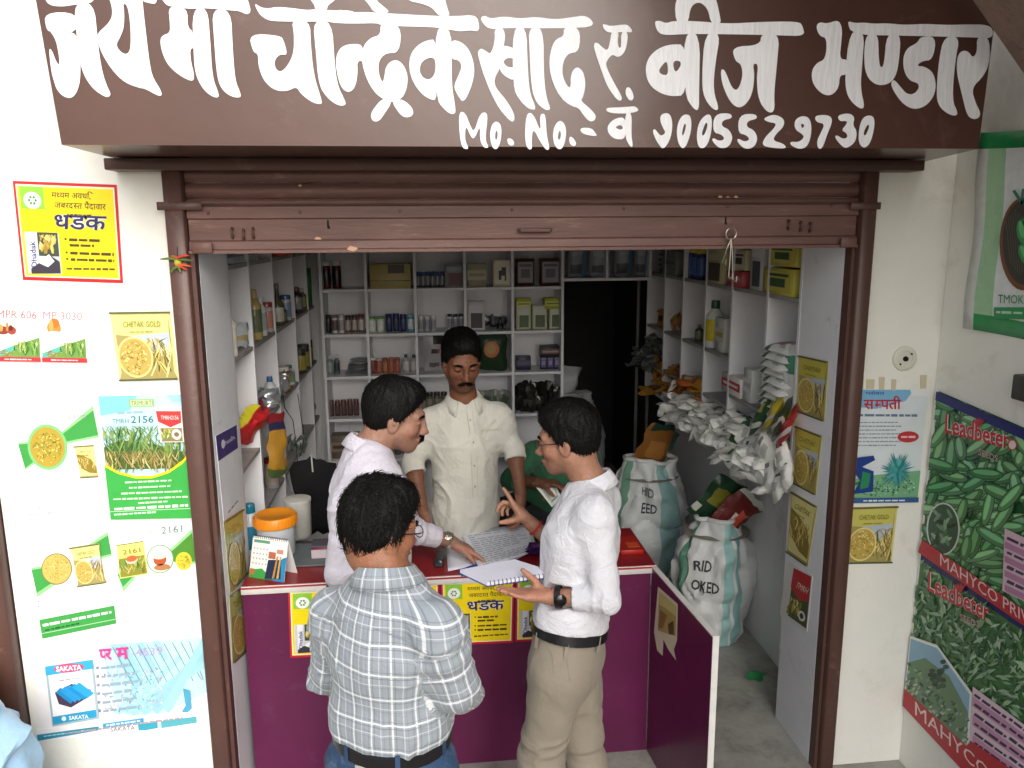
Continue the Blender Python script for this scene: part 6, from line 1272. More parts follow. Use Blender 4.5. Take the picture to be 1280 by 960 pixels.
def npmesh(name, V, Q, m, parent=None, col=None, uv=None):
    me = bpy.data.meshes.new(name); me.vertices.add(len(V)); me.vertices.foreach_set('co', V.astype(np.float32).ravel()); me.loops.add(Q.size); me.loops.foreach_set('vertex_index', Q.astype(np.int32).ravel())
    me.polygons.add(len(Q)); me.polygons.foreach_set('loop_start', np.arange(0, Q.size, Q.shape[1], dtype=np.int32)); me.polygons.foreach_set('loop_total', np.full(len(Q), Q.shape[1], np.int32)); me.update(calc_edges=True)
    me.polygons.foreach_set('use_smooth', np.ones(len(Q), bool))
    if col is not None:
        ca = me.color_attributes.new('Col', 'FLOAT_COLOR', 'POINT'); ca.data.foreach_set('color', col.astype(np.float32).ravel())
    if uv is not None:
        at = me.attributes.new('cloth', 'FLOAT_VECTOR', 'POINT'); at.data.foreach_set('vector', uv.astype(np.float32).ravel())
    me.materials.append(m); o = bpy.data.objects.new(name, me); COL.objects.link(o)
    if parent is not None: o.parent = parent; o.location = -Vector(parent.location)
    return o
def skin_mat():
    m = mat('skin', vcol=True, rough=.5, noise=.20, nscale=55, bump=.25, bscale=170, spec=.4)
    b = m.node_tree.nodes['Principled BSDF']; b.inputs['Subsurface Weight'].default_value = .08; b.inputs['Subsurface Radius'].default_value = (.012, .005, .003); b.inputs['Subsurface Scale'].default_value = .6
    return m
SKIN = skin_mat()
HAIRM = mat('black_hair', '#080706', rough=.55, noise=.3, nscale=60, bump=.4, bscale=150, spec=.18)
def cloth_mat(name, color, rough=.85, weave=.15, sheen=.1, noise=.06, cr=.35, crs=9):
    """woven cloth: crease relief, fine weave"""
    if name in _mats: return _mats[name]
    m = mat(name, color, rough=rough, noise=noise, nscale=7, sheen=sheen); n = m.node_tree.nodes; l = m.node_tree.links; b = n['Principled BSDF']
    tc = n.new('ShaderNodeTexCoord'); t = n.new('ShaderNodeTexNoise'); t.inputs['Scale'].default_value = crs; t.inputs['Detail'].default_value = 3; t.inputs['Distortion'].default_value = 1.6; l.new(tc.outputs['Object'], t.inputs['Vector'])
    ab = n.new('ShaderNodeMath'); ab.operation = 'SUBTRACT'; ab.inputs[1].default_value = .5; l.new(t.outputs[0], ab.inputs[0]); a2 = n.new('ShaderNodeMath'); a2.operation = 'ABSOLUTE'; l.new(ab.outputs[0], a2.inputs[0])
    t2 = n.new('ShaderNodeTexNoise'); t2.inputs['Scale'].default_value = 500; l.new(tc.outputs['Object'], t2.inputs['Vector'])
    t3 = n.new('ShaderNodeTexNoise'); t3.inputs['Scale'].default_value = crs*2.6; t3.inputs['Detail'].default_value = 4; t3.inputs['Distortion'].default_value = 2.2; l.new(tc.outputs['Object'], t3.inputs['Vector']); s3 = n.new('ShaderNodeMath'); s3.operation = 'SUBTRACT'; s3.inputs[1].default_value = .5; l.new(t3.outputs[0], s3.inputs[0]); a3 = n.new('ShaderNodeMath'); a3.operation = 'ABSOLUTE'; l.new(s3.outputs[0], a3.inputs[0]); m3 = n.new('ShaderNodeMath'); m3.operation = 'MULTIPLY_ADD'; m3.inputs[1].default_value = .4; l.new(a3.outputs[0], m3.inputs[0]); l.new(a2.outputs[0], m3.inputs[2])
    ad = n.new('ShaderNodeMath'); ad.operation = 'MULTIPLY_ADD'; ad.inputs[1].default_value = .04; l.new(t2.outputs[0], ad.inputs[0]); l.new(m3.outputs[0], ad.inputs[2])
    bp = n.new('ShaderNodeBump'); bp.inputs['Strength'].default_value = cr; bp.inputs['Distance'].default_value = .03; l.new(ad.outputs[0], bp.inputs['Height']); l.new(bp.outputs[0], b.inputs['Normal'])
    return m
def ridge(x): return 1-np.minimum(1, np.abs(x)*2.6)
def folds(V, N, seed, amp, segs, vert=(8, 8, 3.2)):
    """hanging drapes over the trunk, rings round bent limbs; segs = [(a, b, radius, amp)]"""
    q = V*np.array(vert)+seed*7.3; w = np.stack([NZ(V*5+seed), NZ2(V*5+seed*2), NZ(V*4.1-seed)], 1)
    d = (ridge(NZ(q+w*.9))-.35)*.55+(ridge(NZ2(V*np.array([13, 13, 8])+w*1.4+seed))-.4)*.30+(NZ(V*22+w*2+seed)*.10)
    amt = np.full(len(V), amp)
    for a, b, r, am in segs:
        a = np.array(a); b = np.array(b); ab = b-a; L = np.linalg.norm(ab); t = np.clip(((V-a)@ab)/L**2, 0, 1); c = a+t[:, None]*ab; dist = np.linalg.norm(V-c, axis=1); wgt = np.clip(1.6-dist/r, 0, 1)
        ph = NZ(np.stack([t*L*26+w[:, 0]*1.2, NZ2(V*7+seed)*1.5, t*0+seed*1.3], 1)+w*.8); rd = ridge(ph)-.4
        d = d*(1-wgt*.8)+rd*wgt*.9; amt = amt*(1-wgt)+am*wgt
    return V+N*(d*amt)[:, None]
# ---------------------------------------------------------------- hand
def hand(F, W, D, Nn, thumb, curls, s=1.0, spread=1.0, th=(.35, .5), thumb_dir=None):
    """W wrist, D towards the fingers, Nn out of the palm, thumb = side vector; curls = [(mcp, pip, dip)] in degrees, index first"""
    D = nv(D); Nn = nv(Nn-D*np.dot(Nn, D)); S = nv(thumb-D*np.dot(thumb, D)-Nn*np.dot(thumb, Nn))
    offs = [.030, .010, -.010, -.028]; L0 = [.086, .090, .086, .078]; FL = [.072, .080, .074, .058]; R0 = [.0092, .0095, .009, .0078]
    for i in range(4):
        base = W+(D*L0[i]+S*offs[i]*spread)*s; F.cone(W+(D*.012+S*offs[i]*.55)*s, base, .0155*s, .0125*s, .014)
    F.cone(W+D*.03*s-Nn*0+S*.012*s, W+D*.062*s-S*.010*s, .0185*s, .016*s, .014); F.cone(W+D*.02*s+S*.018*s+Nn*.006*s, W+D*.05*s+S*.026*s+Nn*.006*s, .015*s, .012*s, .012)
    tips = []
    for i in range(4):
        p = W+(D*L0[i]+S*offs[i]*spread)*s; ang = 0; dv_ = nv(D+S*offs[i]*2.2*(spread-.6)); 
        for j, fr in enumerate((.45, .31, .24)):
            ang += math.radians(curls[i][j]); d_ = dv_*math.cos(ang)+Nn*math.sin(ang); q = p+d_*FL[i]*fr*s
            F.cone(p, q, R0[i]*s*(1-.08*j), R0[i]*s*(.94-.10*j), .0035 if j else .008); p = q
        tips.append(p)
    td = nv(thumb_dir) if thumb_dir is not None else nv(D*.75+S*.65+Nn*.35); p = W+(D*.028+S*.024+Nn*.006)*s; q = p+td*.042*s; F.cone(p, q, .0145*s, .0115*s, .012)
    d2 = nv(td+(D*th[0]+Nn*th[1])*.6); q2 = q+d2*.030*s; F.cone(q, q2, .011*s, .0095*s, .004); q3 = q2+nv(d2+Nn*.2+D*.2)*.022*s; F.cone(q2, q3, .0095*s, .0075*s, .004)
    return tips
# ---------------------------------------------------------------- head
def head_parts(J, sk, parent_joints=None):
    C_, Fd, s = J['head'], nv(J['hf']), J.get('hs', 1.0); Up = nv(J.get('hu', (0, 0, 1))-Fd*np.dot(J.get('hu', (0, 0, 1)), Fd)); Rt = np.cross(Fd, Up); B = np.stack([Rt, Fd, Up])
    W = lambda x, y, z: C_+(Rt*x+Fd*y+Up*z)*s
    F = Field(C_-np.array([.17, .17, .24])*s, C_+np.array([.17, .17, .17])*s, .0028)
    e = lambda c, r, k=.015, mode='add': F.ell(W(*c), np.array(r)*s, B, k*s, mode)
    cn = lambda a, b, ra, rb, k=.012, mode='add', **kw: F.cone(W(*a), W(*b), ra*s, rb*s, k*s, mode, **kw)
    e((0, -.018, .045), (.073, .092, .076)); e((0, .026, -.018), (.058, .062, .082), .03); e((0, .052, -.083), (.030, .028, .022), .03)
    for x in (-1, 1):
        cn((x*.052, -.004, -.050), (x*.012, .058, -.092), .020, .017, .03); e((x*.040, .052, -.028), (.022, .024, .020), .025)
        cn((x*.012, .080, .022), (x*.044, .066, .020), .010, .009, .018); e((x*.030, .094, -.001), (.017, .014, .010), .016, 'sub'); e((x*.031, .071, -.002), (.0155, .0145, .0125), .004)
        e((x*.0115, .096, -.040), (.0085, .011, .008), .007)
        e((x*.076, -.010, -.012), (.008, .019, .031), .006); e((x*.083, -.004, -.008), (.006, .010, .017), .006, 'sub')
        cn((x*.070, .004, -.012), (x*.072, -.018, -.004), .008, .008, .01)
    cn((0, .086, .020), (0, .104, -.030), .0078, .0100, .014); e((0, .110, -.036), (.0105, .010, .0085), .007)
    e((0, .085, -.064), (.026, .016, .0075), .008); e((0, .082, -.077), (.022, .015, .0075), .008); cn((-.02, .098, -.0705), (.02, .098, -.0705), .0022, .0022, .003, 'sub')
    nb = J['neck']; F.cone(W(0, -.022, -.055), nb, .054*s, .060, .03); F.cone(nb, nb-nv(nb-J['pelvis'])*.05, .056, .046, .02)
    cn((0, -.03, -.06), (0, -.05, -.02), .05, .05, .03)
    V, Q = F.mesh(); V = smoothV(V, Q, 2, .4); loc = ((V-C_)/s)@B.T; x, y, z = loc.T
    base = np.array(lin(sk)); col = np.tile(base, (len(V), 1))
    def blend(m, c): m = np.clip(m, 0, 1)[:, None]; col[:] = col*(1-m)+np.array(lin(c))*m
    g = lambda cx, cy, cz, rx, ry, rz: np.exp(-(((x-cx)/rx)**2+((y-cy)/ry)**2+((z-cz)/rz)**2))
    dk = tuple(int(int(sk[i:i+2], 16)*.62) for i in (1, 3, 5)); rd = (min(255, int(int(sk[1:3], 16)*.98)), int(int(sk[3:5], 16)*.70), int(int(sk[5:7], 16)*.70))
    blend(g(0, .09, -.071, .024, .03, .011)*1.2, rd); blend(.5*(g(.045, .06, -.03, .02, .03, .02)+g(-.045, .06, -.03, .02, .03, .02)+g(0, .11, -.04, .012, .02, .012)), rd)
    blend(J.get('stubble', .35)*(np.clip((-.045-z)*30, 0, 1)*(y > .0)*(z > -.13)), dk)
    for sx in (-1, 1): blend(1.6*g(sx*.031, .085, -.006, .013, .02, .0028), '#1c1210'); blend(.35*g(sx*.031, .085, -.014, .016, .02, .008), dk)
    for k in range(3): pass
    return V, Q, col, W, B, s, C_
def hair_parts(J, W, B, s, C_, person, seed=1):
    st = J.get('hair', {}); F = Field(C_-np.array([.18, .18, .15])*s, C_+np.array([.18, .18, .19])*s, .0032)
    e = lambda c, r, k=.015, mode='add': F.ell(W(*c), np.array(r)*s, B, k*s, mode)
    v = st.get('vol', 1.0); top = st.get('top', .0)
    e((0, -.020, .050), (.0775+.003*v, .097+.004*v, .083+.006*v)); e((0, -.050, -.005), (.064+.003*v, .058, .066), .03); e((0, .035, .088+top), (.05, .045, .028+.006*v), .03)
    for x in (-1, 1): e((x*.068, -.005, .012), (.0125, .030, .036), .015)
    X = B; Fd, Up = B[1], B[2]
    F.plane(W(0, .088, .060), Fd*1+Up*-.15, .01); F.plane(W(0, .012, 0), nv(Fd*1-Up*.95), .012)
    F.plane(W(0, 0, st.get('nape', -.062)), -Up*1-Fd*-.0, .01); F.plane(W(0, -.02, -.030), nv(-Up+Fd*.55), .012)
    V, Q = F.mesh(); N = vnormals(V, Q); loc = ((V-C_)/s)@B.T; cx, cy, cz = J.get('crown', (0.01, -.05, .11))
    d = loc-np.array([cx, cy, cz]); th = np.arctan2(d[:, 0], d[:, 1]); rr = np.linalg.norm(d, axis=1)
    q = np.stack([th*5+seed, rr*12, loc[:, 2]*10], 1); am = st.get('mess', 1.0)
    V = V+N*((ridge(NZ(q+seed))-.4)*.0045*am+NZ2(q*2.7)*.0022+NZ(V*30+seed)*.003*am)[:, None]
    r_ = np.random.RandomState(seed); n = st.get('n', 2600); sel = r_.choice(len(V), n); P0 = V[sel]; Nn = N[sel]; lc = loc[sel]
    flow = lc-np.array([cx, cy, cz]); flow += np.array([.0, .05, -.0])*(lc[:, 2:3] > .05); flow = flow@B; flow += r_.randn(n, 3)*.03*am; flow -= Nn*np.sum(flow*Nn, 1, keepdims=True); flow /= np.maximum(np.linalg.norm(flow, axis=1, keepdims=True), 1e-6)
    ln = r_.uniform(.012, .026, n)*st.get('len', 1.0)*s; lift = r_.uniform(.1, .5, n)*am; w = r_.uniform(.0010, .0020, n)*s; side = np.cross(Nn, flow); VV = []; QQ = []
    segs = 4
    for j in range(segs):
        t = j/(segs-1); c = P0+flow*(ln*t)[:, None]+Nn*(ln*lift*(t-t*t*.7)-.001)[:, None]; ww = w*(1-t*.85)
        VV.append(np.stack([c+side*ww[:, None], c+Nn*(ww*.9)[:, None], c-side*ww[:, None]], 1))
    VV = np.stack(VV, 1).reshape(-1, 3); base = (np.arange(n)*segs*3)[:, None]
    for j in range(segs-1):
        for k in range(2): QQ.append(base+np.array([j*3+k, j*3+k+1, (j+1)*3+k+1, (j+1)*3+k]))
    QQ = np.concatenate(QQ); npmesh('hair', np.concatenate([V, VV]), np.concatenate([Q, QQ+len(V)]), HAIRM, person)
def tufts(name, person, pts, B, s, n, seed, ln=.008, w=.0011):
    """short hairs along a curve of (point, direction)"""
    r = random.Random(seed); q = MB()
    for k in range(n):
        t = r.random()*(len(pts)-1); i = int(t); f = t-i; p = pts[i][0]*(1-f)+pts[i+1][0]*f; d = nv(pts[i][1]*(1-f)+pts[i+1][1]*f+np.array([r.gauss(0, .18) for _ in range(3)])); wid = pts[i][2]*(1-f)+pts[i+1][2]*f
        p = p+B[2]*r.uniform(-wid, wid)*s; out = B[1]; sd = np.cross(d, out); a = p-d*ln*.3*s; b = p+d*ln*.7*s+out*.001
        q.mesh([a-sd*w, a+sd*w, a+out*.0022, b+out*.0012], [(0, 1, 2), (1, 3, 2), (3, 0, 2), (0, 3, 1)], (1, 1, 1, 1))
    o = q.build(name, HAIRM, None); o.parent = person; o.location = -Vector(person.location)
    return o
def ring(name, m, person, c, ax, ra, rb, wid, th, refdir=(0, 0, 1), n=36, flatk=1.0, fdir=None):
    """a band (belt, watch strap, thread) round axis ax"""
    ax = nv(ax); u = nv(np.array(refdir)-ax*np.dot(refdir, ax)); v = np.cross(ax, u); q = MB(); vs = []
    for i in range(n):
        a = 2*math.pi*i/n; o_ = u*math.cos(a)*ra+v*math.sin(a)*rb; nn = nv(o_)
        for (dr, dz) in ((0, -wid/2), (th, -wid/2*.9), (th, wid/2*.9), (0, wid/2)): vs.append(c+o_+nn*dr+ax*dz)
    fs = []
    for i in range(n):
        j = (i+1) % n
        for k in range(4): l = (k+1) % 4; fs.append((i*4+k, j*4+k, j*4+l, i*4+l))
    q.mesh(vs, fs, (1, 1, 1, 1), True); o = q.build(name, m); o.parent = person; o.location = -Vector(person.location); return o
def collar(J, m, person, uvf=None, open_=.30, rc=.061, hh=.030, drop=.036, spread=.011):
    nb = J['neck']; ax = nv(J.get('cax', J['head']-J['neck'])*.6+np.array([0, 0, .12])); Fd = nv(J['F']-ax*np.dot(J['F'], ax)); L = np.cross(ax, Fd); q = MB(); n = 44; rows = 7; vs = []
    for i in range(n+1):
        a = -math.pi+open_+(2*math.pi-2*open_)*i/n; a += math.pi  # from front round the back to front
        fr = (1+math.cos(a))/2  # 1 at front
        d = Fd*math.cos(a)*1.08+L*math.sin(a); h = hh*(1-.45*fr); dr = drop*(1-.15*fr)+.028*max(0, fr-.72)/.28; sp = spread*(1+1.0*fr)
        prof = [(rc+.002, -.012), (rc, h*.6), (rc+.001, h), (rc+.006, h+.003), (rc+.010, h-.004), (rc+.012+sp*.5, h-dr*.55), (rc+.014+sp, h-dr-.008)]
        sag = -.012*fr
        for r_, z_ in prof: vs.append(nb+d*r_+ax*(z_+sag+.008))
    for i in range(n):
        for k in range(rows-1): a_ = i*rows+k; q.mesh([], [], (1, 1, 1, 1)); q.f.append((a_, a_+rows, a_+rows+1, a_+1)); q.c.append((1, 1, 1, 1)); q.sm.append(True)
    q.v = [tuple(v) for v in vs]; o = q.build('collar', m); md = o.modifiers.new('thickness', 'SOLIDIFY'); md.thickness = .0028; o.parent = person; o.location = -Vector(person.location)
    at = o.data.attributes.new('cloth', 'FLOAT_VECTOR', 'POINT'); V = np.array(vs); aa = np.repeat(np.arange(n+1)/n*.42, rows); bb = np.tile(np.array([0, .03, .045, .05, .06, .08, .10]), n+1); at.data.foreach_set('vector', np.stack([aa, bb, aa*0], 1).astype(np.float32).ravel())
    return o
# ---------------------------------------------------------------- a whole person
def torso(F, J, inf, k=.035, low=True):
    Fd, nb, pv = nv(J['F']), J['neck'], J['pelvis']; up = nv(nb-pv); w = J.get('w', 1.0); Lt = nv(J['shL']-J['shR'])
    waist = pv+up*.13+Fd*J.get('belly', 0); chest = nb-up*.19+Fd*.005; g = J.get('gut', 0)
    F.cone(pv+up*.02, waist, .138*w+inf, .132*w+inf+g, k, flat=(Fd, 1.28-g*4)); F.cone(waist, chest, .132*w+inf+g, .148*w+inf, k, flat=(Fd, 1.30-g*3))
    F.cone(chest, nb-up*.10, .148*w+inf, .120*w+inf, k, flat=(Fd, 1.38))
    if inf > 0: F.cone(nb-up*.13, nb-up*.012, .085, .064, .03)
    for sh in (J['shL'], J['shR']):
        F.cone(nb-up*.040, sh, .046+inf, .047+inf, k); F.cone(chest+(sh-nb)*.35+up*.02, sh-up*.04, .080+inf, .050+inf, k)
def person(name_label, J, sk, shirt, trousers, belt=True, cuffs=(.75, .75), tuck=True, hem=None, hand_specs=None, seed=1, uvmap=False, armr=1.0, beltm=None, legs=True, shoes='#2a211c', fold=.011):
    pv = J['pelvis']; root = bpy.data.objects.new('person', None); COL.objects.link(root); root.location = (pv[0], pv[1], J['floor']); root.empty_display_size = .1
    tag(root, name_label, 'person'); Fd = nv(J['F']); up = nv(J['neck']-pv); Lt = np.cross((0, 0, 1), Fd)
    # body surface
    V, Q, col, W, B, s, C_ = head_parts(J, sk); parts = [(V, Q, col)]; base = np.array(lin(sk))
    allp = np.array([J[k] for k in ('neck', 'pelvis', 'shL', 'shR', 'elL', 'elR')]); F = Field(allp.min(0)-.22, allp.max(0)+.14, .008); torso(F, J, -.022)
    for a in 'LR': F.cone(J['sh'+a], J['el'+a], .037*armr, .033*armr, .02)
    V2, Q2 = F.mesh(); parts.append((V2, Q2, np.tile(base, (len(V2), 1))))
    if legs:
        lg = np.array([J[k] for k in ('hipL', 'hipR', 'knL', 'knR', 'anL', 'anR')]); F = Field(lg.min(0)-.16, lg.max(0)+.14, .009)
        for a in 'LR': F.cone(J['hip'+a], J['kn'+a], .066, .048, .02); F.cone(J['kn'+a], J['an'+a], .046, .034, .02)
        F.cone(J['hipL'], J['hipR'], .072, .072, .03); V3, Q3 = F.mesh(); parts.append((V3, Q3, np.tile(base, (len(V3), 1))))
    tips = {}
    for a in 'LR':
        e_, w_ = J['el'+a], J['wr'+a]; hs = hand_specs.get(a) if hand_specs else None
        pts = [e_, w_]; F = Field(np.minimum(e_, w_)-.24, np.maximum(e_, w_)+.24, .003)
        m_ = e_*.72+w_*.28; F.cone(e_, m_, .031, .038*armr, .02); F.cone(m_, w_, .038*armr, .0265*armr, .02)
        if hs:
            D = nv(hs['D']); F.cone(w_, w_+D*.02, .0265*armr, .024, .02, flat=(hs['N'], 1.2)); tips[a] = hand(F, w_+D*.012, D, np.array(hs['N'], float), np.array(hs['S'], float), hs['curl'], hs.get('s', 1.0), hs.get('spread', 1.0), hs.get('th', (.35, .5)), hs.get('td'))
        Vh, Qh = F.mesh(); Vh = smoothV(Vh, Qh, 1, .35); ch = np.tile(base, (len(Vh), 1))
        if hs and hs.get('dark'): ch[:, :3] *= hs['dark']
        if hs:  # paler palms and knuckle warmth
            dpalm = (Vh-w_)@nv(hs['N']); near = (np.linalg.norm(Vh-w_, axis=1) < .22) & (((Vh-w_)@nv(hs['D'])) > 0); k_ = np.clip(dpalm*60, 0, 1)*near*.35; ch = ch*(1-k_[:, None])+np.array(lin('#c98a72'))*k_[:, None]
        parts.append((Vh, Qh, ch))
    o = 0; VV, QQ, CC = [], [], []
    for v, q, c in parts: VV.append(v); QQ.append(q+o); CC.append(c); o += len(v)
    npmesh('body', np.concatenate(VV), np.concatenate(QQ), SKIN, root, np.concatenate(CC))
    hair_parts(J, W, B, s, C_, root, seed)
    for sx in (-1, 1):
        pts = [(W(sx*.014, .0905, .017), B[0]*sx*.9+B[2]*.5, .0030), (W(sx*.030, .0885, .0225), B[0]*sx, .0034), (W(sx*.046, .0735, .0185), B[0]*sx*.9-B[2]*.3-B[1]*.4, .0016)]
        tufts('eyebrow', root, pts, B, s, 300, seed+sx+5, .010, .0012)
    if J.get('moust'):
        mw = J['moust']
        for sx in (-1, 1):
            pts = [(W(sx*.002, .1045, -.0545), B[0]*sx*.6-B[2]*.8, .0038*mw), (W(sx*.014, .1020, -.0575), B[0]*sx*.8-B[2]*.6, .0045*mw), (W(sx*.029, .0905, -.0640), B[0]*sx*.7-B[2]*.7-B[1]*.2, .0028*mw)]
            tufts('moustache', root, pts, B, s, 420, seed+9+sx, .009, .0014)
    # shirt
    F = Field(allp.min(0)-np.array([.24, .24, .26]), allp.max(0)+.16, .0048)
    for a in 'LR': F.cone(J['wr'+a], J['wr'+a]+.0001, .001, .001, .001) if False else None
    lo = np.minimum(allp.min(0), np.minimum(J['wrL'], J['wrR']))-np.array([.2, .2, .2]); hi = np.maximum(allp.max(0), np.maximum(J['wrL'], J['wrR']))+.14; lo[2] = min(lo[2], pv[2]-.22); hi[2] = J['neck'][2]+.10
    F = Field(lo, hi, .0052); torso(F, J, .012)
    if tuck: F.cone(pv+up*.085, pv+up*.12, .150*J.get('w', 1)+J.get('gut', 0), .146*J.get('w', 1)+J.get('gut', 0), .03, flat=(Fd, 1.26-J.get('gut', 0)*4))
    else: F.cone(pv-up*.10, pv+up*.10, .158*J.get('w', 1), .146*J.get('w', 1), .03, flat=(Fd, 1.25))
    segs = []; ends_ = []
    for i, a in enumerate('LR'):
        S_, e_, w_ = J['sh'+a], J['el'+a], J['wr'+a]; cf = e_+(w_-e_)*cuffs[i]; up_ = .057*armr; 
        F.cone(S_, e_, up_, .053*armr, .034); F.cone(e_, cf, .053*armr, .050*armr if cuffs[i] < .5 else .041*armr, .015, cut=True)
        if cuffs[i] < .5: F.cone(cf-nv(w_-e_)*.055, cf, .054*armr, .056*armr, .004, cut=True, cuta=True)
        else: F.cone(cf-nv(w_-e_)*.060, cf, .0445*armr, .0435*armr, .004, cut=True, cuta=True)
        F.cone(cf-nv(w_-e_)*.02, cf+nv(w_-e_)*.08, .044*armr if cuffs[i] < .5 else .034*armr, .048*armr, .003, 'sub'); segs += [(S_, e_, .10, fold*.55), (e_, cf, .085, fold*.6)]; ends_ += [cf]
    zb = pv[2]+.085 if tuck else None
    if tuck: F.plane(pv+up*.088, -up, .008)
    else: F.plane(pv+np.array([0, 0, hem or -.10]), (0, 0, -1), .004)
    nb = J['neck']; hd = nv(J['head']-nb); F.cone(nb+hd*.006, nb+hd*.12, .056, .068, .006, 'sub', cuta=True)
    if J.get('vneck'): F.cone(nb+Fd*.075+up*.02, nb+Fd*.118-up*.055, .030, .006, .004, 'sub')
    V, Q = F.mesh(); N = vnormals(V, Q); V1 = folds(V, N, seed, fold, segs); mk = np.ones(len(V))
    for c_ in ends_: mk = np.minimum(mk, np.clip((np.linalg.norm(V-c_, axis=1)-.045)/.05, .04, 1))
    mk = np.minimum(mk, np.clip((np.linalg.norm(V-nb, axis=1)-.07)/.05, .2, 1)); V = V+(V1-V)*mk[:, None]
    if not tuck:  # curved shirt tails with a gap at the front
        a_ = np.abs((V-pv)@Lt); lowm = np.clip((pv[2]+(hem or -.1)+.05-V[:, 2])/.05, 0, 1); V[:, 2] += lowm*np.clip((a_-.06)*.45, 0, .05); fr = ((V-pv)@Fd > 0); V[:, 2] += lowm*fr*np.clip(.034-np.abs((V-pv)@Lt-.012), 0, .034)*2.2
    V = smoothV(V, Q, 1, .3); uv = None
    if uvmap:
        d0 = (V-pv)@Lt; f0 = (V-pv)@Fd; h0 = (V-pv)@up; ang = np.arctan2(d0, -f0); uv = np.stack([ang*.15+NZ(V*6)*.006, h0+NZ2(V*6)*.006+np.abs(d0)*.0, h0*0], 1)
        for a in 'LR':
            S_, e_, w_ = J['sh'+a], J['el'+a], J['wr'+a]; L1 = np.linalg.norm(e_-S_)
            def seg(a0, b0): ab = b0-a0; L = np.linalg.norm(ab); t = np.clip(((V-a0)@ab)/L**2, 0, 1); c = a0+t[:, None]*ab; return t*L, np.linalg.norm(V-c, axis=1), V-c, ab/L
            t1, dd1, o1, x1 = seg(S_, e_); t2, dd2, o2, x2 = seg(e_, w_); t1v = (V-S_)@x1; isarm = ((dd1 < .083) & (t1v > .035)) | (dd2 < .072); use2 = dd2 < dd1
            r1 = np.cross(x1, Fd); a1 = np.arctan2(o1@np.cross(x1, nv(r1)), o1@nv(r1))*.06; r2 = np.cross(x2, Fd); r2 = r2 if np.linalg.norm(r2) > .1 else np.array([0, 0, 1.]); a2 = np.arctan2(o2@np.cross(x2, nv(r2)), o2@nv(r2))*.06
            uv[isarm & ~use2] = np.stack([a1, t1, t1*0], 1)[isarm & ~use2]; uv[isarm & use2] = np.stack([a2, t2+L1, t2*0], 1)[isarm & use2]
    so = npmesh('shirt', V, Q, shirt, root, None, uv); collar(J, shirt, root, open_=J.get('copen', .30))
    J['_shirt'] = (V, Q)
    # trousers
    if legs:
        F = Field(np.minimum(lg.min(0), pv)-np.array([.2, .2, .03]), np.maximum(lg.max(0), pv+up*.12)+np.array([.2, .2, .03]), .0058); g = J.get('gut', 0); w = J.get('w', 1)
        F.cone(pv-up*.03, pv+up*.10, .146*w+g*.6, .140*w+g, .03, flat=(Fd, 1.24-g*3)); F.cone(J['hipL']-Fd*.012, J['hipR']-Fd*.012, .094, .094, .04)
        for a in 'LR': F.cone(J['hip'+a], J['kn'+a], .095, .074, .02); F.cone(J['kn'+a], J['an'+a]-np.array([0, 0, .02]), .074, .064, .02, cut=True)
        F.plane(pv+up*(.095 if tuck else -.02), up, .003); V, Q = F.mesh(); N = vnormals(V, Q); V = folds(V, N, seed+20, .008, [(J['kn'+a]+np.array([0, 0, .12]), J['an'+a], .11, .011) for a in 'LR'], (9, 9, 2.5)); npmesh('trousers', V, Q, trousers, root); J['_tr'] = (V, Q)
        for a in 'LR':
            ank = J['an'+a]; tf = nv(J.get('toe'+a, Fd)); F = Field(ank-.3, ank+.3, .007); zf = J['floor']+.035
            hp = np.array([ank[0], ank[1], zf]); F.cone(hp-tf*.03, hp+tf*.05, .038, .040, .02); F.cone(hp+tf*.05, hp+tf*.17, .042, .032, .02, flat=((0, 0, 1), 1.25)); F.cone(hp, hp+np.array([0, 0, .06]), .040, .042, .02); F.plane((0, 0, J['floor']+.002), (0, 0, -1)); V, Q = F.mesh(); npmesh('shoe', V, Q, mat('shoe_'+shoes[1:], shoes, rough=.4, noise=.1), root)
    if belt and legs:
        g = J.get('gut', 0); w = J.get('w', 1); ring('belt', beltm or mat('black_belt', '#17161a', rough=.4, bump=.1), root, pv+up*.075, up, (.1435*w+g)+.006, ((.1435*w+g)/(1.24-g*3))+.007, .036, .004, refdir=Lt)
        for k in range(7):
            a_ = k/7*2*math.pi+.3; o_ = Lt*math.cos(a_)*(.1535*w+g)+np.cross(up, Lt)*math.sin(a_)*((.1435*w+g)/(1.24-g*3)+.011); c_ = pv+up*.075+o_; t_ = nv(np.cross(up, o_)); n_ = nv(o_); q = MB(); q.mesh([c_-t_*.006-up*.025, c_+t_*.006-up*.025, c_+t_*.006+up*.025, c_-t_*.006+up*.025, c_-t_*.006-up*.025+n_*.003, c_+t_*.006-up*.025+n_*.003, c_+t_*.006+up*.025+n_*.003, c_-t_*.006+up*.025+n_*.003], [(0, 3, 2, 1), (4, 5, 6, 7), (0, 1, 5, 4), (1, 2, 6, 5), (2, 3, 7, 6), (3, 0, 4, 7)], (1, 1, 1, 1)); o_ = q.build('belt_loop', trousers); o_.parent = root; o_.location = -Vector(root.location)
    J['_W'] = W; J['_B'] = B; J['_root'] = root; J['_tips'] = tips
    return root
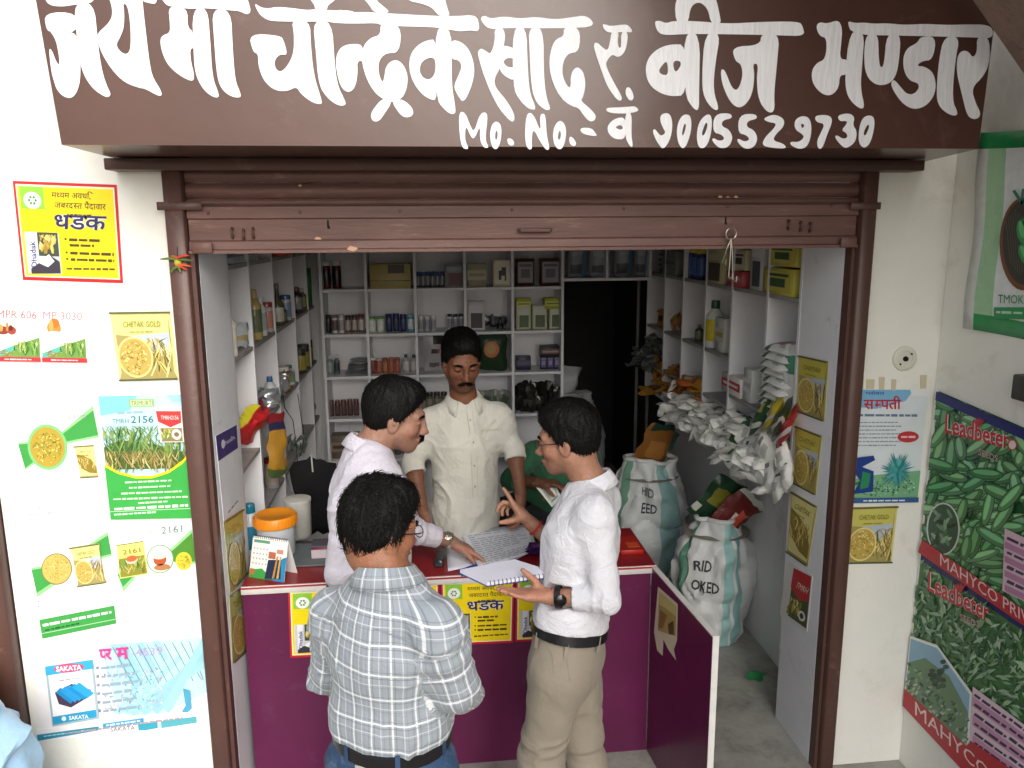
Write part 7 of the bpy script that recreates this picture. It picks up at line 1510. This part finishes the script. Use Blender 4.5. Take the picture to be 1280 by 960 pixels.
def onto(J, pts_px, name, m, w=.003, lift=.0015, src='_shirt'):
    """a seam, placket edge or pocket line laid on the shirt where photo pixels meet it"""
    from mathutils.bvhtree import BVHTree
    kb = '_bvh'+src
    if kb not in J: J[kb] = BVHTree.FromPolygons([tuple(v) for v in J[src][0]], [tuple(int(i) for i in f) for f in J[src][1]])
    out = []
    for a, b in pts_px:
        d_ = nv(RC.T @ np.array([(a-640)/F_PX, (b-480)/F_PX, 1.0])); h = J[kb].ray_cast(Vector(CAM), Vector(d_))
        if h[0] is not None: out.append(h[0]+h[1]*lift)
    if len(out) < 2: return None
    q = MB(); q.tube(out, w/2, 5); o = q.build(name, m); o.parent = J['_root']; o.location = -Vector(J['_root'].location); return o
def glasses(J, m, rim=True):
    W, B, root = J['_W'], J['_B'], J['_root']; q = MB()
    for sx in (-1, 1):
        q.tube([W(sx*.032+.021*math.cos(t), .101-.003*abs(math.cos(t)), -.002+.015*math.sin(t)) for t in [i*math.pi/8 for i in range(16)]], .0013, 6, closed=True)
        q.tube([W(sx*.053, .098, .003), W(sx*.072, .075, .004), W(sx*.079, .0, .004), W(sx*.077, -.018, -.006)], .0016, 6)
    q.tube([W(-.012, .103, .0), W(0, .106, .003), W(.012, .103, .0)], .0013, 6); o = q.build('spectacles', m); o.parent = root; o.location = -Vector(root.location)
    return o
# ================================================================ the five people
def px3(a, b, y): return P(a, b, y=y)
WHITE_SH = cloth_mat('white_cotton', '#cfcfd7', cr=.5)
WHITE_SH2 = cloth_mat('white_pinkish_cotton', '#c8c4d0', cr=.5)
CREAM_SH = cloth_mat('cream_cotton', '#c2c1b8', cr=.4)
BEIGE_TR = cloth_mat('beige_drill', '#8a8174', cr=.22)
BLACK_TR = cloth_mat('black_trouser_cloth', '#1b1b20')
GREEN_SH = cloth_mat('green_cloth', '#2a5c40')
# denim
DENIM = mat('blue_denim', '#2c4566', rough=.8, noise=.35, nscale=12, bump=.3, bscale=90, dirt=('#6a829c', 7, .55, .8))
# checked shirt: stripes from the cloth's own coordinates
PLAID = bpy.data.materials.new('checked_cotton'); PLAID.use_nodes = True
def plaid_nodes(m):
    n = m.node_tree.nodes; l = m.node_tree.links; b = n['Principled BSDF']; b.inputs['Roughness'].default_value = .85; b.inputs['Sheen Weight'].default_value = .1
    at = n.new('ShaderNodeAttribute'); at.attribute_name = 'cloth'; sp = n.new('ShaderNodeSeparateXYZ'); l.new(at.outputs['Vector'], sp.inputs[0])
    def M_(op, a, b_=None, c=None):
        t = n.new('ShaderNodeMath'); t.operation = op
        for i, v in enumerate((a, b_, c)):
            if v is None: continue
            if isinstance(v, (int, float)): t.inputs[i].default_value = v
            else: l.new(v, t.inputs[i])
        return t.outputs[0]
    def line(src, per, off, half):
        f = M_('FRACT', M_('DIVIDE', M_('ADD', src, off+10*per), per)); d_ = M_('MULTIPLY', M_('ABSOLUTE', M_('SUBTRACT', f, .5)), per)
        mr = n.new('ShaderNodeMapRange'); l.new(d_, mr.inputs[0]); mr.inputs[1].default_value = half+.0006; mr.inputs[2].default_value = half-.0006; mr.inputs[3].default_value = 0; mr.inputs[4].default_value = 1; return mr.outputs[0]
    col = n.new('ShaderNodeRGB'); col.outputs[0].default_value = lin('#89919a'); cur = col.outputs[0]
    def over(mask, c, s_):
        nonlocal cur
        mx = n.new('ShaderNodeMix'); mx.data_type = 'RGBA'; l.new(M_('MULTIPLY', mask, s_), mx.inputs[0]); l.new(cur, mx.inputs[6]); mx.inputs[7].default_value = lin(c); cur = mx.outputs[2]
    U, Vv = sp.outputs[0], sp.outputs[1]
    for src, per in ((U, .056), (Vv, .070)):
        over(line(src, per, .026, .0012), '#cfd3d8', .5); over(line(src, per, .0085, .0011), '#4a525c', .5); over(line(src, per, -.0085, .0011), '#3e454e', .35); over(line(src, per, 0, .0024), '#dfe2e6', .64); over(line(src, per, .034, .0009), '#5a616a', .35)
    l.new(cur, b.inputs['Base Color'])
    tc = n.new('ShaderNodeTexCoord'); t = n.new('ShaderNodeTexNoise'); t.inputs['Scale'].default_value = 9; t.inputs['Detail'].default_value = 3; t.inputs['Distortion'].default_value = 1.6; l.new(tc.outputs['Object'], t.inputs['Vector'])
    bp_ = n.new('ShaderNodeBump'); bp_.inputs['Strength'].default_value = .3; bp_.inputs['Distance'].default_value = .03; l.new(M_('ABSOLUTE', M_('SUBTRACT', t.outputs[0], .5)), bp_.inputs['Height']); l.new(bp_.outputs[0], b.inputs['Normal'])
plaid_nodes(PLAID); _mats['checked_cotton'] = PLAID
def legs(J, pv, Fd, floor, stance=.10, step=(0, 0)):
    Lt = nv(np.cross((0, 0, 1), Fd)); Fh = nv(np.array([Fd[0], Fd[1], 0])); H = pv[2]-floor
    for a, s_, st in (('L', 1, step[0]), ('R', -1, step[1])):
        J['hip'+a] = pv+Lt*.085*s_-np.array([0, 0, .04]); J['an'+a] = np.array([pv[0], pv[1], floor+.09])+Lt*stance*s_+Fh*st; J['kn'+a] = (J['hip'+a]+J['an'+a])/2+Fh*.025+np.array([0, 0, .02])
RELAX = [(20, 28, 15), (24, 30, 18), (28, 34, 20), (32, 36, 20)]
# --- man at the right: white shirt, beige trousers, pointing, notebook in the near hand
Fd = nv((-.88, .47, 0)); pv = px3(708, 812, -.36)
J = dict(F=Fd, floor=0.0, head=px3(709, 549, -.24), hf=(-.90, .42, -.16), neck=px3(738, 606, -.27), pelvis=pv, w=1.01,
         shL=px3(743, 641, -.415), shR=px3(752, 622, -.11), elL=px3(757, 748, -.50), elR=px3(722, 705, -.02), wrL=px3(692, 746, -.44), wrR=px3(664, 655, .02), stubble=.25, hair=dict(vol=1.2, mess=.7, n=2600), copen=.34)
legs(J, pv, Fd, 0.0, .10, (.06, -.10))
hl = nv(px3(640, 742, -.44)-J['wrL']); hr = nv(px3(640, 628, .05)-J['wrR'])
R = person('man in white shirt and beige trousers, pointing and holding an open spiral notebook', J, '#9c715c', WHITE_SH, BEIGE_TR, cuffs=(.62, .45), seed=4, fold=.012, armr=.92,
       hand_specs=dict(L=dict(D=hl, N=(.05, .1, 1), S=(-.1, .9, .3), curl=[(0, 6, 4), (0, 8, 4), (2, 8, 6), (4, 10, 6)], td=(-.45, .10, .95), th=(.9, -.2)),
                       R=dict(D=hr, N=(-.45, -.2, -1), S=(-.35, -.9, .35), curl=[(-14, 6, 4), (40, 50, 30), (52, 58, 30), (58, 62, 30)], spread=.8, td=(-.8, -.45, .0))))
glasses(J, mat('dark_thin_frame', '#2a2624', rough=.3, metal=.5)); JR = J
ring('wrist_watch', mat('black_strap', '#141416', rough=.5), R, J['wrL']+(J['elL']-J['wrL'])*.10, J['elL']-J['wrL'], .032, .030, .020, .004)
wc = J['wrL']+(J['elL']-J['wrL'])*.10; q = MB(); q.lathe([(.001, 0), (.018, 0), (.019, .003), (.019, .007), (.016, .009), (.001, .009)], 20, M=Matrix.Translation(Vector(wc)+Vector((0, -.034, .006))) @ Matrix.Rotation(math.radians(80), 4, 'X')); o = q.build('watch_case', mat('black_gloss', '#0e0e10', rough=.15)); rel(o, R)
ring('red_thread', mat('red_cotton_thread', '#b3202a', rough=.8), R, J['wrR']+(J['elR']-J['wrR'])*.10, J['elR']-J['wrR'], .0295, .0285, .008, .004)
ring('thin_thread', mat('red_cotton_thread', '#b3202a'), R, J['wrL']-(J['elL']-J['wrL'])*.03, J['elL']-J['wrL'], .0275, .0265, .003, .002)
onto(J, [(720, 622), (723, 645), (731, 668), (737, 690)], 'sleeve_seam', WHITE_SH, .003)
onto(J, [(683, 800), (690, 820), (692, 840), (684, 858)], 'pocket_seam', BEIGE_TR, .003, src='_tr'); onto(J, [(706, 806), (712, 850), (712, 900), (706, 950)], 'side_seam', BEIGE_TR, .0025, src='_tr')
# --- notebook resting on that hand
pn = [px3(575, 712, -.33), px3(642, 699, -.24), px3(697, 714, -.42), px3(610, 731, -.52)]
zc = J['wrL'][2]+.028
pn = [P(575, 712, z=zc+.022), P(643, 699, z=zc+.024), P(697, 716, z=zc+.022), P(609, 728, z=zc+.020)]
nb_ = empty('notebook', tuple(pn[3])); tag(nb_, 'open white spiral notebook held by the man at the right', 'notebook')
def slab(name, pts, z0, z1, c, grow=0, m=None):
    q = MB(); c_ = sum(pts)/4; pp = [p+(p-c_)*grow for p in pts]; q.mesh([p+np.array([0, 0, z0]) for p in pp]+[p+np.array([0, 0, z1]) for p in pp], [(0, 1, 2, 3), (7, 6, 5, 4), (0, 4, 5, 1), (1, 5, 6, 2), (2, 6, 7, 3), (3, 7, 4, 0)], lin(c)); o = q.build(name, m or PRINT); rel(o, nb_)
slab('back_cover', pn, -.014, -.0115, '#3a4a8a', .03); slab('pages', pn, -.0112, 0, '#dfe0ee')
q = MB(); e0, e1 = pn[3], pn[2]
nrm_ = nv(np.cross(e1-e0, (0, 0, 1)))
for i in range(17): c_ = e0+(e1-e0)*(.04+.92*i/16)+np.array([0, 0, -.006]); q.tube([c_+nrm_*.008*math.cos(t)+np.array([0, 0, .010*math.sin(t)]) for t in [k*math.pi/4 for k in range(8)]], .0011, 5, lin('#2a2a40'), closed=True)
o = q.build('spiral_binding', PRINT); rel(o, nb_); o['kind'] = 'stuff'
# --- man in the checked shirt, seen from behind
Fd = nv((.45, .89, 0)); pv = px3(491, 941, -.90)
J = dict(F=Fd, floor=-.119, head=px3(476, 660, -.88), hf=(.80, .57, -.24), hs=.96, neck=px3(484, 722, -.93), pelvis=pv, w=.97, gut=.010,
         shL=px3(420, 765, -.83), shR=px3(548, 785, -1.02), elL=px3(412, 852, -.72), elR=px3(570, 860, -1.0), wrL=px3(470, 880, -.58), wrR=px3(588, 872, -.76), stubble=.2, hair=dict(vol=1.0, mess=1.5, n=4600, len=1.2), copen=.3)
legs(J, pv, Fd, -.119, .12)
R = person('man seen from behind in a grey checked shirt, blue jeans and black belt', J, '#8f6048', PLAID, DENIM, cuffs=(.75, .9), seed=9, uvmap=True, armr=1.06, fold=.014,
       hand_specs=dict(L=dict(D=(.9, .2, -.1), N=(0, 0, -1), S=(.2, .9, 0), curl=RELAX), R=dict(D=(-.85, .5, -.2), N=(0, -.3, -1), S=(.3, .9, 0), curl=RELAX)))
glasses(J, mat('black_frame', '#15151a', rough=.3)); JB = J
# yoke seam and jeans label
onto(J, [(398, 770), (430, 776), (470, 786), (510, 800), (536, 815)], 'yoke_seam', PLAID, .003)
c_ = pv+nv(J['neck']-pv)*.035-Fd*.125; Lt = np.cross((0, 0, 1), Fd); q = MB(); q.mesh([c_-Lt*.035-np.array([0, 0, .010]), c_+Lt*.035-np.array([0, 0, .010]), c_+Lt*.035+np.array([0, 0, .010]), c_-Lt*.035+np.array([0, 0, .010])], [(0, 1, 2, 3)], lin('#c9c9c4')); o = q.build('waist_label', PRINT); md = o.modifiers.new('thickness', 'SOLIDIFY'); md.thickness = .002; md.offset = 0; rel(o, R)
# --- shopkeeper facing us
Fd = nv((.10, -1, 0)); pv = px3(583, 668, .68)
J = dict(F=Fd, floor=0.0, head=px3(577, 451, .60), hf=(.16, -.92, -.30), hs=1.02, neck=px3(580, 500, .655), pelvis=pv, w=.96, gut=.008,
         vneck=True, shR=px3(540, 527, .66), shL=px3(624, 521, .66), elR=px3(516, 578, .63), elL=px3(643, 562, .63), wrR=px3(529, 640, .50), wrL=px3(651, 618, .52), stubble=.45, moust=1.15, hair=dict(vol=1.1, mess=.9, n=3400, top=.010), copen=.55)
legs(J, pv, Fd, 0.0, .11)
R = person('shopkeeper in a cream shirt with rolled sleeves, standing behind the counter facing us', J, '#744b35', CREAM_SH, BLACK_TR, belt=False, cuffs=(.22, .22), tuck=False, hem=-.080, seed=14, fold=.015, armr=.86,
       hand_specs=dict(L=dict(D=nv((-.05, -.10, -1)), N=(-1, 0, 0), S=(0, -1, 0), curl=RELAX, s=.95), R=dict(D=nv((.18, -.25, -.9)), N=(.9, .1, .1), S=(0, -1, 0), curl=RELAX, s=.95)))
JK = J
SEAM = cloth_mat('cream_seam', '#b5b09a')
onto(J, [(583, 512), (587, 540), (589, 570), (590, 600), (591, 622)], 'placket_edge', SEAM, .003); onto(J, [(590, 512), (594, 540), (596, 570), (597, 600), (597, 622)], 'placket_edge', SEAM, .002)
onto(J, [(603, 538), (627, 536), (629, 560), (616, 568), (605, 562), (603, 538)], 'pocket_edge', SEAM, .003)
for (a, b) in ((587, 525), (591, 553), (592, 582), (593, 608)):
    onto(J, [(a, b), (a+1.4, b)], 'button', mat('button_plastic', '#8f8b7c', rough=.3), .008)
# --- man in white shirt on the left, profile, pointing at the papers
Fd = nv((.95, .30, 0)); pv = px3(462, 752, -.10)
J = dict(F=Fd, floor=0.0, head=px3(495, 521, .03), hf=(.95, .06, -.20), hs=1.06, neck=px3(460, 561, .0), pelvis=pv, w=1.12, gut=.008,
         shR=px3(437, 624, -.17), shL=px3(487, 606, .15), elR=px3(428, 715, -.18), elL=px3(512, 662, .26), wrR=px3(455, 765, -.10), wrL=px3(562, 676, .33), stubble=.35, moust=1.9, hair=dict(vol=1.4, mess=.5, n=2800, top=.004), copen=.36)
legs(J, pv, Fd, 0.0, .10)
hl = nv(P(600, 694, z=CT+.030)-J['wrL'])
R = person('man in white shirt with thick moustache, in profile, pointing at papers on the counter', J, '#98715f', WHITE_SH2, BLACK_TR, cuffs=(.70, .85), seed=21, fold=.017,
       hand_specs=dict(R=dict(D=(.3, .3, -.9), N=(.9, .2, .3), S=(0, -1, 0), curl=RELAX), L=dict(D=hl, N=(-.15, -.25, -1), S=(.1, -.95, .2), curl=[(4, 8, 6), (34, 46, 26), (42, 52, 28), (46, 54, 28)], td=(.7, -.5, -.35), dark=.85)))
JD = J
ring('wrist_watch', mat('steel_bracelet', '#c4bfb0', rough=.2, metal=.9, bump=.3, bscale=160), R, J['wrL']+(J['elL']-J['wrL'])*.05, J['elL']-J['wrL'], .033, .030, .017, .004)
q = MB(); q.lathe([(.001, 0), (.018, 0), (.020, .003), (.020, .007), (.016, .009), (.001, .009)], 20, M=Matrix.Translation(Vector(J['wrL']+(J['elL']-J['wrL'])*.05)+Vector((.0, -.020, .026))) @ Matrix.Rotation(math.radians(38), 4, 'X')); o = q.build('watch_case', mat('steel_bracelet')); rel(o, R)
# --- seated helper in green, mostly hidden
Fd = nv((-.75, -.65, 0)); pv = px3(668, 640, 1.30)
J = dict(F=Fd, floor=0.0, head=px3(712, 530, 1.20), hf=(-.8, -.4, -.4), hs=.95, neck=px3(708, 556, 1.22), pelvis=pv, w=.95,
         shR=px3(668, 566, 1.12), shL=px3(735, 575, 1.30), elR=px3(640, 600, 1.00), elL=px3(730, 622, 1.1), wrR=px3(672, 604, .86), wrL=px3(700, 612, .95), stubble=.3, hair=dict(vol=1.0, n=800))
Lt = np.cross((0, 0, 1), Fd)
for a, s_ in (('L', 1), ('R', -1)): J['hip'+a] = pv+Lt*.09*s_; J['kn'+a] = pv+Lt*.13*s_+Fd*.40; J['an'+a] = np.array([0, 0, .09])+(pv+Lt*.12*s_+Fd*.42)*np.array([1, 1, 0])
R = person('seated helper in a green shirt behind the counter, mostly hidden by the man in white', J, '#6a4634', GREEN_SH, BLACK_TR, belt=False, cuffs=(.3, .3), tuck=True, seed=31, fold=.014,
       hand_specs=dict(R=dict(D=nv((.8, -.4, .1)), N=(0, 0, -1), S=(0, -.9, .2), curl=RELAX, s=.9), L=dict(D=nv((-.3, -.9, .2)), N=(0, 0, -1), S=(-.9, .3, 0), curl=RELAX, s=.9)))
q = MB(); q.lathe([(.16, 0), (.16, .02), (.14, .03)], 20, c=lin('#6a2a2a')); 
zs = pv[2]-.13
st = empty('stool', (pv[0], pv[1], 0)); tag(st, 'round stool under the seated helper behind the counter', 'stool')
q = MB(); q.lathe([(.15, zs-.03), (.155, zs-.025), (.155, zs-.005), (.14, zs)], 20, c=lin('#7a2a2a')); q.build('seat', PRINT_M, st)
for k in range(4): a = k*math.pi/2+.4; q = MB(); q.tube([(.09*math.cos(a), .09*math.sin(a), zs-.03), (.15*math.cos(a), .15*math.sin(a), 0)], .012, 8, lin('#4a4a4c')); q.build('leg', PRINT_M, st)
q = MB(); h0 = [px3(666, 604, .84), px3(692, 600, .84), px3(702, 622, .80), px3(690, 634, .80)]; q.mesh(h0+[p+np.array([0, .002, 0]) for p in h0], [(3, 2, 1, 0), (4, 5, 6, 7), (0, 1, 5, 4), (1, 2, 6, 5), (2, 3, 7, 6), (3, 0, 4, 7)], lin('#cfd4cc')); o = q.build('paper', PRINT); tag(o, 'pale leaflet held by the seated helper, beside the white collar', 'paper')
q = MB(); q.mesh([h*.72+(h0[0]*.0+sum(h0)/4)*.28+np.array([0, -.001, 0]) for h in h0[1:]], [(0, 2, 1)], lin('#8a9a8c')); q.build('printed_picture', PRINT, o)
